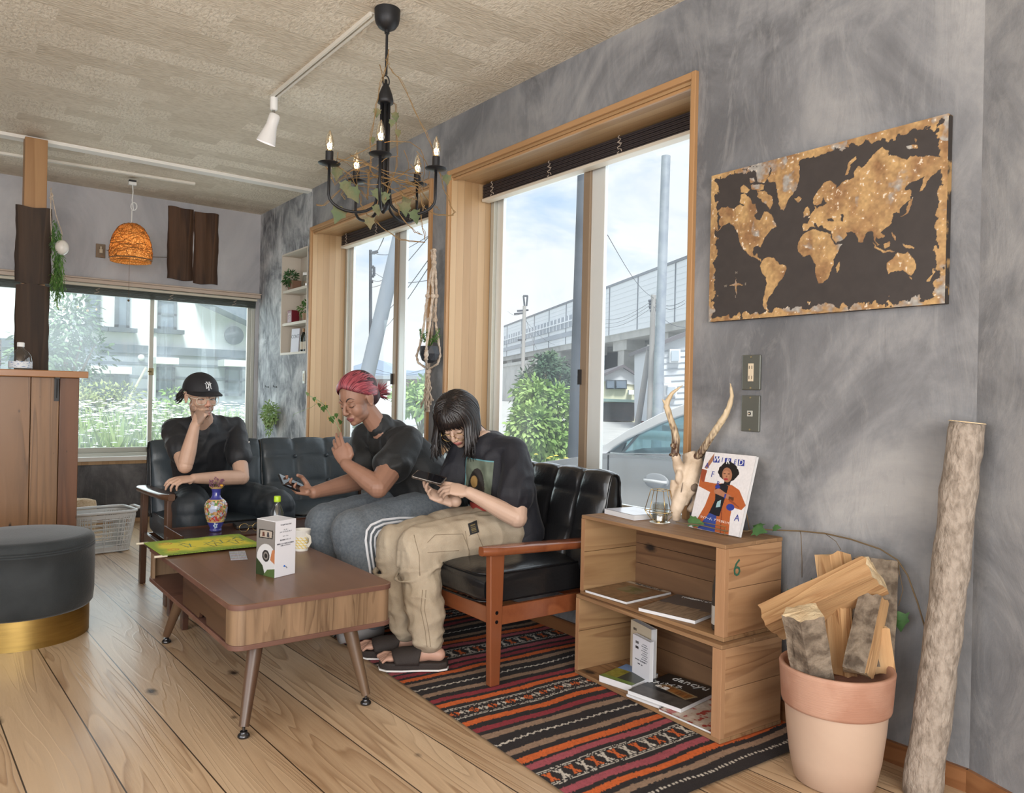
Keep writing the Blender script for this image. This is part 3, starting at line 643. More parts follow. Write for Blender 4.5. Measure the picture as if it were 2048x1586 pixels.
for sx in (1,): g = G(); g.tube([(.235, -.07, .285), (.262, -.06, .292), (.262, .06, .292), (.235, .07, .285)], .009, 8); obj('handle', g, m_bask, bk, smooth=1, local=True)
g = G(); gr = remesh(G().tube([(.86, 6.42, .0), (.87, 6.42, .15), (.885, 6.42, .335)], [(.13,.07),(.15,.085),(.135,.05)], 20, side=(1,0,0)), .01, 2)
jb = tag(obj('jute_bag', wrinkle(gr, lambda p: .012*noise.noise(p*14)), mat('jute', (.50,.36,.22), .9, 0, ((.62,.48,.33), 60, .4, .6), (120, .4, 2)), None, smooth=1), 'tan jute bag standing behind the plastic basket', 'bag')

# ---------------------------------------------------------------- wooden crates
m_crA = wood('crate_board_y', (.33,.19,.088), (.15,.070,.028), 'y', 2.6, .7, 9, 0, (.30,.18,.095), None, 3.2, .2)
m_crB = wood('crate_end', (.42,.235,.115), (.20,.088,.034), 'x', 2.6, .7, 10, 0, (.50,.31,.17), None, 3.0, .25)
m_crC = wood('crate_inside', (.20,.105,.048), (.085,.038,.016), 'y', 2.4, .75, 8, 0, (.22,.12,.06), None, 3.4, .2)
m_crZ = wood('crate_cleat', (.42,.235,.12), (.24,.115,.05), 'z', 2, .7, 7, 0, None, None, 0, .3)
m_crT = wood('crate_side_board', (.36,.22,.10), (.20,.10,.042), 'x', 2.4, .68, 8, 0, (.42,.26,.13), None, 3.5, .2)
def crate(lab, M, L, D, H, g_):
    t_ = bpy.data.objects.new('wooden_crate', None); link(t_, None, M); tag(t_, lab, 'crate', None); K = dict(parent=t_, local=True)
    # local x: depth from open front (0) to back (D); y: length 0..L ; z up
    for z0, z1, nm in ((0, .014, 'bottom_board'), (H-.014, H, 'top_board')):
        g = G(); g.box((0, 0, z0), (D*.52, L, z1)); obj(nm, g, m_crA, bevel=.002, **K)
        g = G(); g.box((D*.525, 0, z0), (D, L, z1)); obj(nm, g, m_crA, bevel=.002, **K)
    for y0, m_ in ((0, m_crB), (L-.018, m_crT)):
        hz = .014 + (H-.028)*.54
        g = G(); g.box((.02 if y0 == 0 else .004, y0, .0145), (D-.004, y0+.018, hz-.0008)); e1 = obj('end_board', g, m_, bevel=.0015, **K)
        g = G(); g.box((.02 if y0 == 0 else .004, y0, hz+.0008), (D-.004, y0+.018, H-.0145)); obj('end_board', g, m_, bevel=.0015, **K)
    g = G(); g.box((0, .0, .0145), (.02, .018, H-.0145)); obj('corner_cleat', g, m_crZ, bevel=.001, **K)
    g = G(); g.box((0.0, .018, .0145), (.018, .04, H-.0145)); obj('corner_cleat', g, m_crZ, bevel=.001, **K)
    g = G(); g.box((0, L-.018, .0145), (.004, L, H-.0145)); obj('corner_cleat', g, m_crZ, **K)
    zz = [.0145, .105, .19, H-.0145]
    for a, b in zip(zz, zz[1:]): g = G(); g.box((D-.014, .018, a), (D, L-.018, b-.002)); obj('back_board', g, m_crC, bevel=.001, **K)
    return t_
def crM(o, far, z): dx, dy = far[0]-o[0], far[1]-o[1]; L = math.hypot(dx, dy); dx /= L; dy /= L; return Matrix(((dy, dx, 0, o[0]), (-dx, dy, 0, o[1]), (0, 0, 1, z), (0, 0, 0, 1))), L
M1, L1 = crM((2.118, 1.622), (2.163, 2.395), ZR); M2, L2 = crM((2.150, 1.640), (2.175, 2.385), ZR+.328)
HC = .327
cl_ = crate('lower of the two stacked wooden crates, holding books and magazines on the rug', M1, L1, .318, HC, None)
cu_ = crate('upper of the two stacked wooden crates with open shelf under a skull and magazine', M2, L2, .312, HC, None)
text('number_mark', '6', .085, M2 @ Matrix.Translation((.062, -.0006, HC-.085)) @ Matrix(((1,0,0,0),(0,0,-1,0),(0,1,0,0),(0,0,0,1))) @ Matrix.Rotation(-.12, 4, 'Z'), mat('green_marker', (.03,.10,.06), .6), cu_)
ZC = ZR+.328+HC     # top of upper crate

# ---------------------------------------------------------------- kilim rug, pattern woven as stripes and motifs
def rug():
    Lx, Ly, cs = .98, 2.34, .0045; nx, ny = int(Lx/cs), int(Ly/cs)
    BK, OR, TA, RE, PK, WH = (.018,.014,.015), (.62,.125,.025), (.30,.195,.13), (.27,.028,.040), (.36,.075,.095), (.60,.55,.48)
    S = [(0,.035,BK),(.035,.075,'edge'),(.075,.092,BK),(.092,.118,TA),(.118,.142,BK),(.142,.170,OR),(.170,.19,BK),(.19,.225,PK),(.225,.245,BK),(.245,.345,'mot'),(.345,.365,BK),(.365,.398,PK),(.398,.412,BK),(.412,.447,OR),(.447,.475,BK),(.475,.505,TA),(.505,.54,BK),(.54,.58,'zig'),(.58,.612,BK),(.612,.645,TA),(.645,.668,BK),(.668,.70,RE),(.70,.732,BK),(.732,.765,OR),(.765,.79,BK),(.79,.885,'flo'),(.885,.905,BK),(.905,.937,OR),(.937,.957,BK),(.957,.988,RE),(.988,1.02,BK),(1.02,1.05,TA),(1.05,1.08,BK),(1.08,1.115,'zig'),(1.115,1.145,BK),(1.145,1.175,TA),(1.175,1.20,BK),(1.20,1.23,OR),(1.23,1.25,BK),(1.25,1.28,RE),(1.28,1.30,BK)]
    def cf(U, W):
        x = U*Lx; y = W*Ly; nz = vnoise(nx, ny, 5, 12, 3, 2)-.5; fine = vnoise(nx, ny, 160, 400, 9, 2)
        yy = y + .020*nz + .004*np.sin(x*17+y*3) + (fine-.5)*.006; C = base(U, BK); q = np.where(yy > 1.30, .19 + (yy-1.30) % 1.11, yy)
        for a, b, c in S:
            m = (q >= a) & (q < b)
            if isinstance(c, tuple): C[m] = c; continue
            mid, hw = (a+b)/2, (b-a)/2; v = (q-mid)
            if c == 'edge': C[m & (np.abs(v) < .005) & ((x*60) % 1 < .55)] = WH
            elif c == 'zig': C[m & (np.abs(v - .010*(2*np.abs((x*34) % 1-.5)-.5)) < .0042)] = WH
            elif c in ('mot', 'flo'):
                C[m & (np.abs(np.abs(v)-hw+.006) < .0022)] = WH; C[m & (np.abs(np.abs(v)-hw+.015) < .0018) & ((x*50) % 1 < .7)] = WH
                per = .046 if c == 'mot' else .040; k = np.floor(x/per); fx = (x/per) % 1 - .5; fv = v/(hw-.022)
                if c == 'mot': sh = (np.abs(fv) < 1) & (np.abs(fx) < .10 + .27*np.abs(fv)) & ~((np.abs(fv) > .55) & (np.abs(fx) < .06))
                else: sh = ((np.abs(fx)*1.6+np.abs(fv) < .95) & ((np.abs(fx*1.6) > .16) | (np.abs(fv) < .2))) & (np.abs(np.abs(fx)*1.6-np.abs(fv)) > .10)
                sh &= np.abs(fv) < 1
                kk = (k % 2 == 0); C[m & sh & kk] = OR; C[m & sh & ~kk] = WH
        C *= (.72+.5*fine)[..., None]; return C
    zf = lambda U, W: .006+.0025*(vnoise(nx, ny, 6, 22, 5, 2)-.2)+.0008*vnoise(nx, ny, 200, 500, 6, 1)
    a = math.radians(1.6); M = Matrix.Translation((1.485, 1.485, 0)) @ Matrix.Rotation(-a, 4, 'Z')
    o = painted('rug', M, Lx, Ly, nx, ny, cf, mat('woven_wool', (1,1,1), .95, attr=True, bmp=(300, .4, 2)), None, 0, zf)
    return tag(o, 'striped black, orange and red woven kilim rug under the near sofa', 'rug')
rug()
# ================================================================== OBJECTS
m_paint = mat('printed_matt', (1,1,1), .6, attr=True); m_gloss = mat('printed_gloss', (1,1,1), .3, attr=True); m_paper = mat('page_edges', (.66,.66,.67), .7)
m_gold = mat('gold_wire', (.60,.42,.16), .25, 1); m_blk2 = mat('matt_black_metal', (.016,.016,.018), .5, .3); m_leafg = mat('leaf_green', (.07,.17,.035), .6, 0, ((.16,.30,.07), 9, .4, .7)); m_leafd = mat('dark_leaf', (.035,.10,.03), .55, 0, ((.08,.18,.05), 12, .4, .7))
m_leafl = mat('light_leaf', (.27,.42,.15), .6, 0, ((.42,.55,.26), 15, .4, .7)); m_stem = mat('brown_stem', (.13,.085,.04), .7); m_dry = mat('dried_leaf', (.095,.13,.06), .75, 0, ((.17,.145,.07), 11, .4, .65), (40, .5, 3)); m_twig = mat('golden_twig', (.25,.15,.055), .6)

# ---- world map canvas on the window wall
CY0, CY1, CZ0, CZ1 = 1.094, 1.988, 1.461, 2.040
cv = thing('world_map_canvas', 'large black and gold distressed world map canvas on the grey wall', 'wall art', (WX-.016, (CY0+CY1)/2, CZ0))
g = G(); g.box((WX-.030, CY0, CZ0), (WX-.001, CY1, CZ1)); obj('canvas_body', g, mat('canvas_dark', (.035,.028,.024), .7, 0, ((.38,.23,.09), 9, .55, .6)), cv, bevel=.002)
def mapc():
    cr = lambda P: [(((CY1-q.y)/(CY1-CY0)), (q.z-CZ0)/(CZ1-CZ0)) for q in (onx(1380+x/3.3034, 200+y/3.3034, WX-.031) for x, y in P)]
    L = [[(185,730),(205,705),(250,705),(290,715),(330,690),(345,700),(400,690),(430,690),(445,740),(425,760),(435,790),(460,800),(478,770),(490,735),(510,740),(540,760),(555,800),(570,835),(545,850),(520,870),(500,900),(480,940),(470,975),(455,975),(450,965),(420,980),(410,1010),(425,1030),(445,1015),(445,1040),(475,1070),(430,1045),(390,1030),(365,995),(335,960),(320,920),(315,870),(290,830),(255,810),(215,830),(175,880),(200,840),(185,800),(200,770)],
    [(330,580),(350,560),(395,590),(370,620),(335,610)],[(335,630),(360,620),(400,650),(410,690),(375,700),(330,680)],[(395,515),(420,510),(430,540),(400,545)],[(400,560),(440,555),(490,560),(485,590),(440,600),(410,590)],[(445,600),(490,600),(535,640),(550,680),(530,720),(505,690),(480,680),(470,650),(445,640)],[(430,450),(500,420),(535,430),(520,500),(490,550),(450,540),(435,500)],
    [(540,420),(600,385),(690,375),(720,370),(722,520),(705,590),(660,640),(630,700),(620,730),(595,720),(580,640),(570,560),(560,540),(525,545),(510,520),(535,480)],[(690,650),(720,630),(735,650),(715,675)],
    [(475,1060),(510,1038),(560,1050),(590,1085),(635,1095),(638,1115),(610,1180),(580,1210),(560,1245),(545,1275),(520,1310),(505,1350),(505,1380),(520,1395),(490,1385),(480,1350),(490,1280),(505,1220),(500,1170),(470,1130),(465,1090)],
    [(745,880),(790,860),(830,855),(850,870),(925,880),(940,920),(965,960),(1000,955),(970,1010),(945,1050),(950,1090),(925,1130),(910,1180),(880,1205),(845,1208),(825,1140),(830,1100),(810,1050),(800,1020),(745,1033),(715,1000),(710,960),(725,920)],[(960,1110),(990,1070),(985,1120),(965,1145)],
    [(745,820),(775,820),(800,780),(775,780),(800,750),(830,720),(820,700),(840,720),(880,700),(900,680),(880,640),(870,680),(840,700),(810,690),(815,650),(850,590),(890,540),(930,535),(965,560),(960,590),(1000,545),(1060,520),(1085,510),(1080,480),(1110,440),(1140,445),(1180,410),(1210,360),(1250,330),(1270,312),(1315,335),(1310,370),(1380,375),(1430,400),(1450,365),(1530,375),(1620,368),(1720,380),(1720,430),(1640,460),(1600,500),(1560,560),(1520,615),(1530,560),(1555,500),(1480,540),(1430,560),(1420,590),(1460,600),(1455,660),(1400,700),(1380,750),(1360,740),(1340,745),(1340,790),(1320,830),(1260,870),(1280,900),(1255,920),(1230,900),(1225,930),(1250,960),(1240,965),(1215,920),(1205,870),(1170,870),(1135,945),(1115,940),(1095,880),(1040,870),(1030,900),(970,950),(940,910),(930,860),(880,850),(870,830),(850,840),(835,810),(815,810),(830,840),(790,835),(775,860),(745,865)],
    [(750,740),(765,710),(780,705),(790,750),(780,765),(745,770)],[(1025,500),(1045,420),(1100,370),(1100,390),(1060,430),(1045,495)],[(1385,775),(1430,740),(1440,690),(1465,640),(1460,690),(1440,745),(1400,770)],[(1205,935),(1240,975),(1290,995),(1360,995),(1340,1005),(1270,1005),(1220,975)],[(1275,950),(1320,935),(1325,965),(1290,980)],[(1335,870),(1360,900),(1350,930),(1335,900)],[(1400,950),(1480,970),(1480,985),(1420,975)],
    [(1295,1080),(1340,1050),(1370,1010),(1410,1015),(1440,1000),(1490,1060),(1495,1110),(1460,1160),(1430,1150),(1410,1120),(1360,1130),(1305,1150)],[(1440,1165),(1460,1170),(1455,1188)],[(1600,1110),(1615,1130),(1580,1200),(1560,1200),(1600,1150)],[(1487,250),(1505,255),(1495,278)],[(1435,300),(1500,292),(1500,318),(1440,325)],
    [(303,1170),(310,1212),(350,1220),(310,1230),(303,1285),(296,1230),(258,1222),(296,1214)],[(1630,600),(1665,560),(1700,600),(1700,700),(1650,700)],[(1690,430),(1720,430),(1720,520),(1700,520)]]
    L = [cr(p) for p in L]; SEA = [cr([(905,785),(950,785),(950,800),(910,805)]), cr([(990,760),(1010,755),(1015,805),(1000,805)]), cr([(925,890),(965,950),(960,960),(930,905)])]
    nx, ny = 520, 338
    def cf(U, W):
        n1 = vnoise(nx, ny, 60, 40, 1, 3)-.5; n2 = vnoise(nx, ny, 55, 38, 2, 3)-.5; u = U+n1*.012; w = W+n2*.018; C = base(U, (.040,.032,.029)); C *= (.85+.3*vnoise(nx, ny, 30, 20, 8, 3))[..., None]
        land = np.zeros(U.shape, bool)
        for p in L: land |= inpoly(u, w, p)
        for p in SEA: land &= ~inpoly(u, w, p)
        ed = np.minimum(np.minimum(U, 1-U)*1.5, np.minimum(W, 1-W)); edn = vnoise(nx, ny, 40, 26, 4, 5); big = vnoise(nx, ny, 7, 5, 11, 2); land |= ed < .052*np.clip(edn*1.9+big*.8-.62, 0.05, 2)
        t1 = vnoise(nx, ny, 26, 3, 5, 3); t2 = vnoise(nx, ny, 20, 14, 6, 5); t3 = vnoise(nx, ny, 90, 60, 7, 2)
        gold = np.array((.47,.295,.125)); br = np.array((.25,.13,.055)); sil = np.array((.34,.32,.29)); G_ = gold + (br-gold)*np.clip((t1*.6+t2*.7-.45)*2.4, 0, 1)[..., None]
        G_ = G_ + (sil-G_)*(np.clip((t2-.55)*6, 0, 1)*(vnoise(nx, ny, 6, 4, 13, 2) > .52))[..., None]; G_ *= (.7+.6*t3)[..., None]; C[land] = G_[land]; C[land & (t3 > .80)] = (.65,.55,.42); return C
    M = Matrix(((0,0,-1,WX-.0305),(-1,0,0,CY1),(0,1,0,CZ0),(0,0,0,1)))
    painted('map_print', M, CY1-CY0, CZ1-CZ0, nx, ny, cf, m_paint, cv)
    for s, x, y in (('N', 306, 1141), ('S', 301, 1300), ('W', 235, 1230), ('E', 367, 1216)):
        q = onx(1380+x/3.3034, 200+y/3.3034, WX-.031); text('compass_letter', s, .013, Matrix(((0,0,-1,WX-.0312),(-1,0,0,q.y),(0,1,0,q.z),(0,0,0,1))), mat('faded_letter', (.28,.24,.19), .7), cv)
mapc()

# ---- wall plates
m_plate = mat('olive_steel_plate', (.15,.155,.135), .35, .5); m_ivory = mat('ivory_plastic', (.62,.52,.38), .45); m_brs = mat('screw_brass', (.45,.36,.2), .4, .7)
def plate(lab, yc, z0, z1, hw, kind, grp=None):
    p = thing('outlet_plate' if kind != 'jack' else 'antenna_socket', lab, 'wall outlet', (WX, yc, z0)); g = G(); g.box((WX-.009, yc-hw, z0), (WX-.0005, yc+hw, z1)); obj('cover_plate', g, m_plate, p, bevel=.003)
    zc = (z0+z1)/2
    for z in (z0+.008, z1-.008): g = G(); g.tube([(WX-.009, yc, z), (WX-.0115, yc, z)], .0032, 10, side=(0,0,1)); obj('screw', g, m_brs, p, smooth=.3)
    if kind == 'double':
        g = G(); g.box((WX-.0125, yc-.012, zc-.034), (WX-.009, yc+.012, zc+.034)); s = obj('socket', g, m_ivory, p, bevel=.001)
        g = G()
        for z in (zc+.019, zc-.019):
            for y in (-.006, .006): g.box((WX-.0129, yc+y-.0012, z-.006), (WX-.0124, yc+y+.0012, z+.006))
        obj('slots', g, m_black, s)
    else:
        g = G(); g.box((WX-.0125, yc-.012, zc-.011), (WX-.009, yc+.012, zc+.011)); s = obj('socket', g, mat('grey_socket', (.42,.42,.38), .4), p, bevel=.001)
        g = G(); g.tube([(WX-.0125, yc, zc), (WX-.015, yc, zc)], .0062, 16, side=(0,0,1)); obj('ring', g, m_black, s, smooth=.3); g = G(); g.tube([(WX-.0125, yc, zc), (WX-.017, yc, zc)], .003, 12, side=(0,0,1)); obj('pin', g, m_ivory, s, smooth=.3)
plate('double socket outlet on a dark metal plate, above the other wall plate', 1.800, 1.193, 1.326, .041, 'double')
plate('metal wall plate with a single round antenna jack below the socket outlet', 1.800, 1.035, 1.172, .041, 'jack')
sw = thing('light_switch', 'narrow white switch on the streaky wall under the built-in shelves', 'switch', (WX, 6.18, 1.22)); g = G(); g.box((WX-.008, 6.155, 1.22), (WX-.0005, 6.20, 1.325)); obj('cover_plate', g, mat('pale_green_white', (.60,.63,.57), .4), sw, bevel=.002)
g = G(); [g.box((WX-.011, 6.17, z), (WX-.008, 6.187, z+.02)) for z in (1.24, 1.262, 1.284)]; obj('rocker', g, m_ivory, sw, bevel=.001)
q = ony(201, 502, BY); ob = thing('plug_outlet', 'brown metal outlet plate with a plugged in cord on the back wall', 'wall outlet', (q.x, BY, q.z)); g = G(); g.box((q.x-.036, BY-.008, q.z-.058), (q.x+.036, BY-.0005, q.z+.058)); obj('cover_plate', g, mat('bronze_plate', (.22,.17,.12), .35, .6), ob, bevel=.002)
g = G(); g.box((q.x-.012, BY-.03, q.z-.02), (q.x+.012, BY-.008, q.z+.012)); g.tube([(q.x, BY-.02, q.z+.01), (q.x, BY-.02, q.z+.035)], .007, 8); obj('plug', g, m_ivory, ob, bevel=.002)
g = G(); a = ony(213, 500, BY-.01); b = ony(262, 515, BY-.01); c = ony(338, 515, BY-.01); g.tube([a, (a+b)/2+V((0,0,-.004)), b, (b+c)/2+V((0,0,.006)), c], .0025, 6); tag(obj('extension_cord', g, m_stem, None, smooth=1), 'thin brown cord running along the back wall to the bark slabs', 'cord')

# ---- ceiling tracks and spotlight
m_tw = mat('track_white', (.72,.68,.60), .45); m_td = mat('track_slot', (.10,.085,.07), .5)
def track(x0, y0, x1, y1, lab):
    t_ = thing('track_rail', lab, 'track rail', ((x0+x1)/2, (y0+y1)/2, CZ-.02)); d = V((x1-x0, y1-y0, 0)); L = d.length; M = frame((x0, y0, CZ), d, (-d.y, d.x, 0))
    g = G(); g.box((0, -.017, -.019), (L, -.006, -.0005), M=M); g.box((0, .006, -.019), (L, .017, -.0005), M=M); g.box((0, -.006, -.006), (L, .006, -.0005), M=M); obj('channel', g, m_tw, t_)
    g = G(); g.box((.02, -.006, -.0068), (L*.85, .006, -.006), M=M); obj('slot', g, m_td, t_)
track(1.534, 4.33, 1.535, 3.10, 'white ceiling track carrying the white spotlight'); 
track(-.9, 6.73, 1.70, 6.56, 'pale ceiling track above the woven pendant lamp near the back wall')
sp = thing('spotlight', 'white cone spotlight hanging from the ceiling track', 'spotlight', (1.532, 4.31, CZ-.02)); p = V((1.532, 4.31, CZ-.019))
g = G(); g.lathe([(.0,-.07),(.016,-.07),(.021,-.064),(.021,0),(0,0)], p, 20); obj('mount', g, m_white, sp, smooth=.3)
g = G(); g.tube([p+V((0,0,-.07)), p+V((0,0,-.10))], .008, 12); obj('joint', g, m_steel, sp, smooth=.3)
a = p+V((.006,-.0,-.10)); dq = (at(528, 283, (a-CAM).dot(V(CM[2]))+.015) - at(548, 222, (a-CAM).dot(V(CM[2])))).normalized()
Mx = dq.to_track_quat('Z', 'Y').to_matrix().to_4x4(); g = G(); g.lathe([(0,-.012),(.022,-.012),(.03,-.004),(.031,.03),(.031,.055),(.037,.085),(.047,.125),(.054,.158),(.0525,.158),(.044,.12),(.03,.06),(0,.055)], a, 28, M=Mx); obj('shade', g, mat('white_enamel', (.80,.78,.76), .3), sp, smooth=.4)
g = G(); g.lathe([(.0,.10),(.03,.105),(.036,.118),(0,.13)], a, 20, M=Mx); obj('lamp', g, mat('lit_lamp', (1,1,1), .5, emit=((1,.93,.98), 3.5)), sp, smooth=1)

# ---- woven pendant lamp
pc = V((1.275, 6.745, 0)); z1 = ony(262, 447, 6.745).z; z0 = ony(262, 524, 6.745).z; pl = thing('pendant_lamp', 'glowing dome shaped woven pendant lamp with knotted white cord', 'lamp', (pc.x, pc.y, CZ-.02))
H_ = z1-z0; prof = [(.148,0),(.155,.12),(.157,.25),(.150,.45),(.128,.70),(.095,.88),(.055,.985),(.03,1.0)]
def pr_(v):
    for i in range(len(prof)-1):
        if v <= prof[i+1][1] or i == len(prof)-2: f = (v-prof[i][1])/(prof[i+1][1]-prof[i][1]); return prof[i][0]+(prof[i+1][0]-prof[i][0])*max(0, f)
m_wv, t, b, o = nt('glowing_straw'); b.inputs['Base Color'].default_value = (.62,.30,.08,1); b.inputs['Roughness'].default_value = .7; tl = N(t, 'ShaderNodeBsdfTranslucent'); vw = N(t, 'ShaderNodeTexVoronoi'); vw.inputs['Scale'].default_value = 90; t.links.new(coord(t), vw.inputs['Vector']); t.links.new(ramp(t, vw.outputs['Distance'], [(.15, (1,.74,.38)), (.42, (.80,.34,.08)), (.6, (.42,.15,.03))]), tl.inputs[0]); xm = N(t, 'ShaderNodeMixShader'); xm.inputs[0].default_value = .55; t.links.new(b.outputs[0], xm.inputs[1]); t.links.new(tl.outputs[0], xm.inputs[2]); t.links.new(xm.outputs[0], o.inputs[0])
g = G(); rr = random.Random(3)
for k in range(150):
    a0 = rr.random()*2*PI; v0 = rr.random(); da = rr.uniform(-2.2, 2.2); dv = rr.uniform(-.35, .35); P = []
    for i in range(15):
        s = i/14; v = min(1, max(0, v0+dv*s+.03*math.sin(s*9+k))); a_ = a0+da*s; r_ = pr_(v)+rr.uniform(-.0015, .0015); P.append((pc.x+r_*math.cos(a_), pc.y+r_*math.sin(a_), z0+H_*v))
    g.tube(P, .0022, 4)
g.grid(lambda u, v: V((pc.x+(pr_(v)-.003)*math.cos(2*PI*u), pc.y+(pr_(v)-.003)*math.sin(2*PI*u), z0+H_*v)), 48, 12, wrap=True)
sh_ = obj('lamp_shade', g, m_wv, pl, smooth=1)
g = G(); g.tube([(pc.x+.153*math.cos(a), pc.y+.153*math.sin(a), z0+.02) for a in [2*PI*i/48 for i in range(48)]], .0045, 6, closed=True); obj('rim_ring', g, mat('brown_ring', (.16,.09,.04), .6), sh_, smooth=1)
g = G(); zk = z1+(CZ-z1)*.38; P = [(pc.x, pc.y, z1-.02), (pc.x, pc.y, zk-.035)] + [(pc.x+.022*math.sin(a)+.014, pc.y+.008*math.cos(a), zk+.03*-math.cos(a)) for a in [i*PI/5 for i in range(11)]] + [(pc.x, pc.y, zk+.05), (pc.x+.006, pc.y, (zk+CZ)/2), (pc.x, pc.y, CZ-.05)]
g.tube(P, .0042, 8); obj('cord', g, m_white, pl, smooth=1)
g = G(); g.box((pc.x-.028, pc.y-.018, CZ-.058), (pc.x+.028, pc.y+.018, CZ-.034)); obj('ceiling_plug', g, m_white, pl, bevel=.003); g = G(); g.box((pc.x-.026, pc.y-.017, CZ-.034), (pc.x+.026, pc.y+.017, CZ-.0195)); obj('adapter', g, m_black, pl)
g = G(); g.ell((pc.x+.005, pc.y, z0+H_*.38), (.030,.030,.038)); obj('bulb', g, mat('warm_bulb', (1,.8,.5), .5, emit=((1,.62,.25), 22)), pl, smooth=1)
g = G(); g.tube([(pc.x+.005, pc.y, z0+H_*.5), (pc.x+.005, pc.y, z1-.01)], .02, 12); obj('lamp_holder', g, mat('brown_holder', (.20,.10,.04), .6), pl, smooth=.3)
g = G(); q = ony(257, 601, 6.745); g.tube([(pc.x-.01, pc.y, z0+.05), (q.x, pc.y, q.z+.02)], .0012, 4); g.ell((q.x, pc.y, q.z), .009, n=8, m=6); obj('pull_string', g, m_stem, pl)

# ---- chandelier
CH = V((1.572, 3.04, 0)); zz = lambda py: ony(775, py, CH.y).z
ch = thing('chandelier', 'black five-armed candle chandelier with lit bulbs and ivy wound round it', 'chandelier', (CH.x, CH.y, CZ))
zc0 = zz(62); g = G(); g.lathe([(0,zc0),(.018,zc0+.002),(.038,zc0+.014),(.050,zc0+.032),(.055,zc0+.055),(.056,CZ-.001),(0,CZ-.001)], (CH.x, CH.y, 0), 32); obj('ceiling_canopy', g, m_blk2, ch, smooth=.4)
g = G(); g.tube([(CH.x, CH.y, zc0), (CH.x, CH.y, zz(150))], .0058, 10); g.tube([(CH.x, CH.y, zc0+.002), (CH.x, CH.y, zc0-.012)], .011, 12); obj('stem', g, m_blk2, ch, smooth=.4)
g = G(); g.tube([(CH.x+.016*math.sin(a), CH.y, zz(153)-.022+.024*math.cos(a)) for a in [i*PI/8 for i in range(16)]], .0032, 8, closed=True); obj('hook_ring', g, m_blk2, ch, smooth=1)
za, zb_ = zz(165), zz(205); g = G(); g.lathe([(.0,za+.012),(.006,za+.01),(.007,za-.005),(.018,za-.025),(.029,za-.055),(.034,zb_+.01),(.034,zb_-.006),(.030,zb_-.008),(0,zb_-.006)], (CH.x, CH.y, 0), 28); obj('bell_cup', g, m_blk2, ch, smooth=.4)
bulbs = [(768, 290, 312, .045), (655, 305, 328, 0), (882, 322, 346, 0), (712, 352, 369, 0), (840, 360, 379, 0)]
view = V((CH.x, CH.y, 0)).normalized(); sidev = V((view.y, -view.x, 0)); m_bulbg = glass_mat('bulb_glass', .25, (1,.93,.80)); m_fil = mat('hot_filament', (1,.7,.3), .5, emit=((1,.55,.18), 60))
zplate = zz(343); zlow = zz(420)
LB = []
for k in range(5):
    an = math.radians(-90 - 4 + 72*k); dr_ = sidev*math.cos(an) + view*math.sin(an)*1.0; R0 = .236
    e = CH + dr_*R0; e.z = 0
    P = [CH + dr_*.017 + V((0,0,zb_-.004)), CH + dr_*.017 + V((0,0,zz(350))), CH + dr_*.028 + V((0,0,zz(385)))]
    cx, rz_ = R0/2+.012, R0/2-.012; zt = zlow + rz_*.0
    for i in range(11):
        a_ = PI - PI*i/10; P.append(CH + dr_*(R0/2+.016+(R0/2-.016)*math.cos(a_)) + V((0,0,zlow+.035 - .062*math.sin(a_))))
    P.append(e + V((0,0,zplate-.006)))
    g = G(); g.tube(P, .0062, 10); am = obj('arm', g, m_blk2, ch, smooth=1)
    g = G(); g.lathe([(.0,zplate-.008),(.010,zplate-.008),(.045,zplate-.003),(.0475,zplate),(.045,zplate+.0015),(.012,zplate),(.0,zplate)], e, 28); obj('drip_plate', g, m_blk2, am, smooth=.5)
    g = G(); g.lathe([(.0,zplate),(.0165,zplate),(.0165,zplate+.05),(.013,zplate+.052),(0,zplate+.052)], e, 20); obj('candle_sleeve', g, m_blk2, am, smooth=.3)
    zb0 = zplate+.05; g = G(); g.lathe([(.009,zb0),(.015,zb0+.012),(.0185,zb0+.030),(.0175,zb0+.045),(.012,zb0+.066),(.006,zb0+.082),(.0015,zb0+.090),(0,zb0+.091)], e, 20); bl = obj('bulb', g, m_bulbg, am, smooth=1)
    g = G(); g.tube([e+V((-.006,0,zb0+.01)), e+V((-.009,.002,zb0+.028)), e+V((-.003,-.003,zb0+.036)), e+V((.003,.003,zb0+.028)), e+V((.008,-.002,zb0+.036)), e+V((.006,0,zb0+.01))], .0024, 5); obj('filament', g, m_fil, bl, smooth=1)
    LB.append(e+V((0,0,zb0+.03)))
g = G(); g.lathe([(0,zlow-.02),(.006,zlow-.018),(.012,zlow-.008),(.022,zlow+.0),(.024,zlow+.02),(.012,zlow+.04),(.008,zz(350)),(0,zz(350))], (CH.x, CH.y, 0), 20); obj('hub', g, m_blk2, ch, smooth=.5)
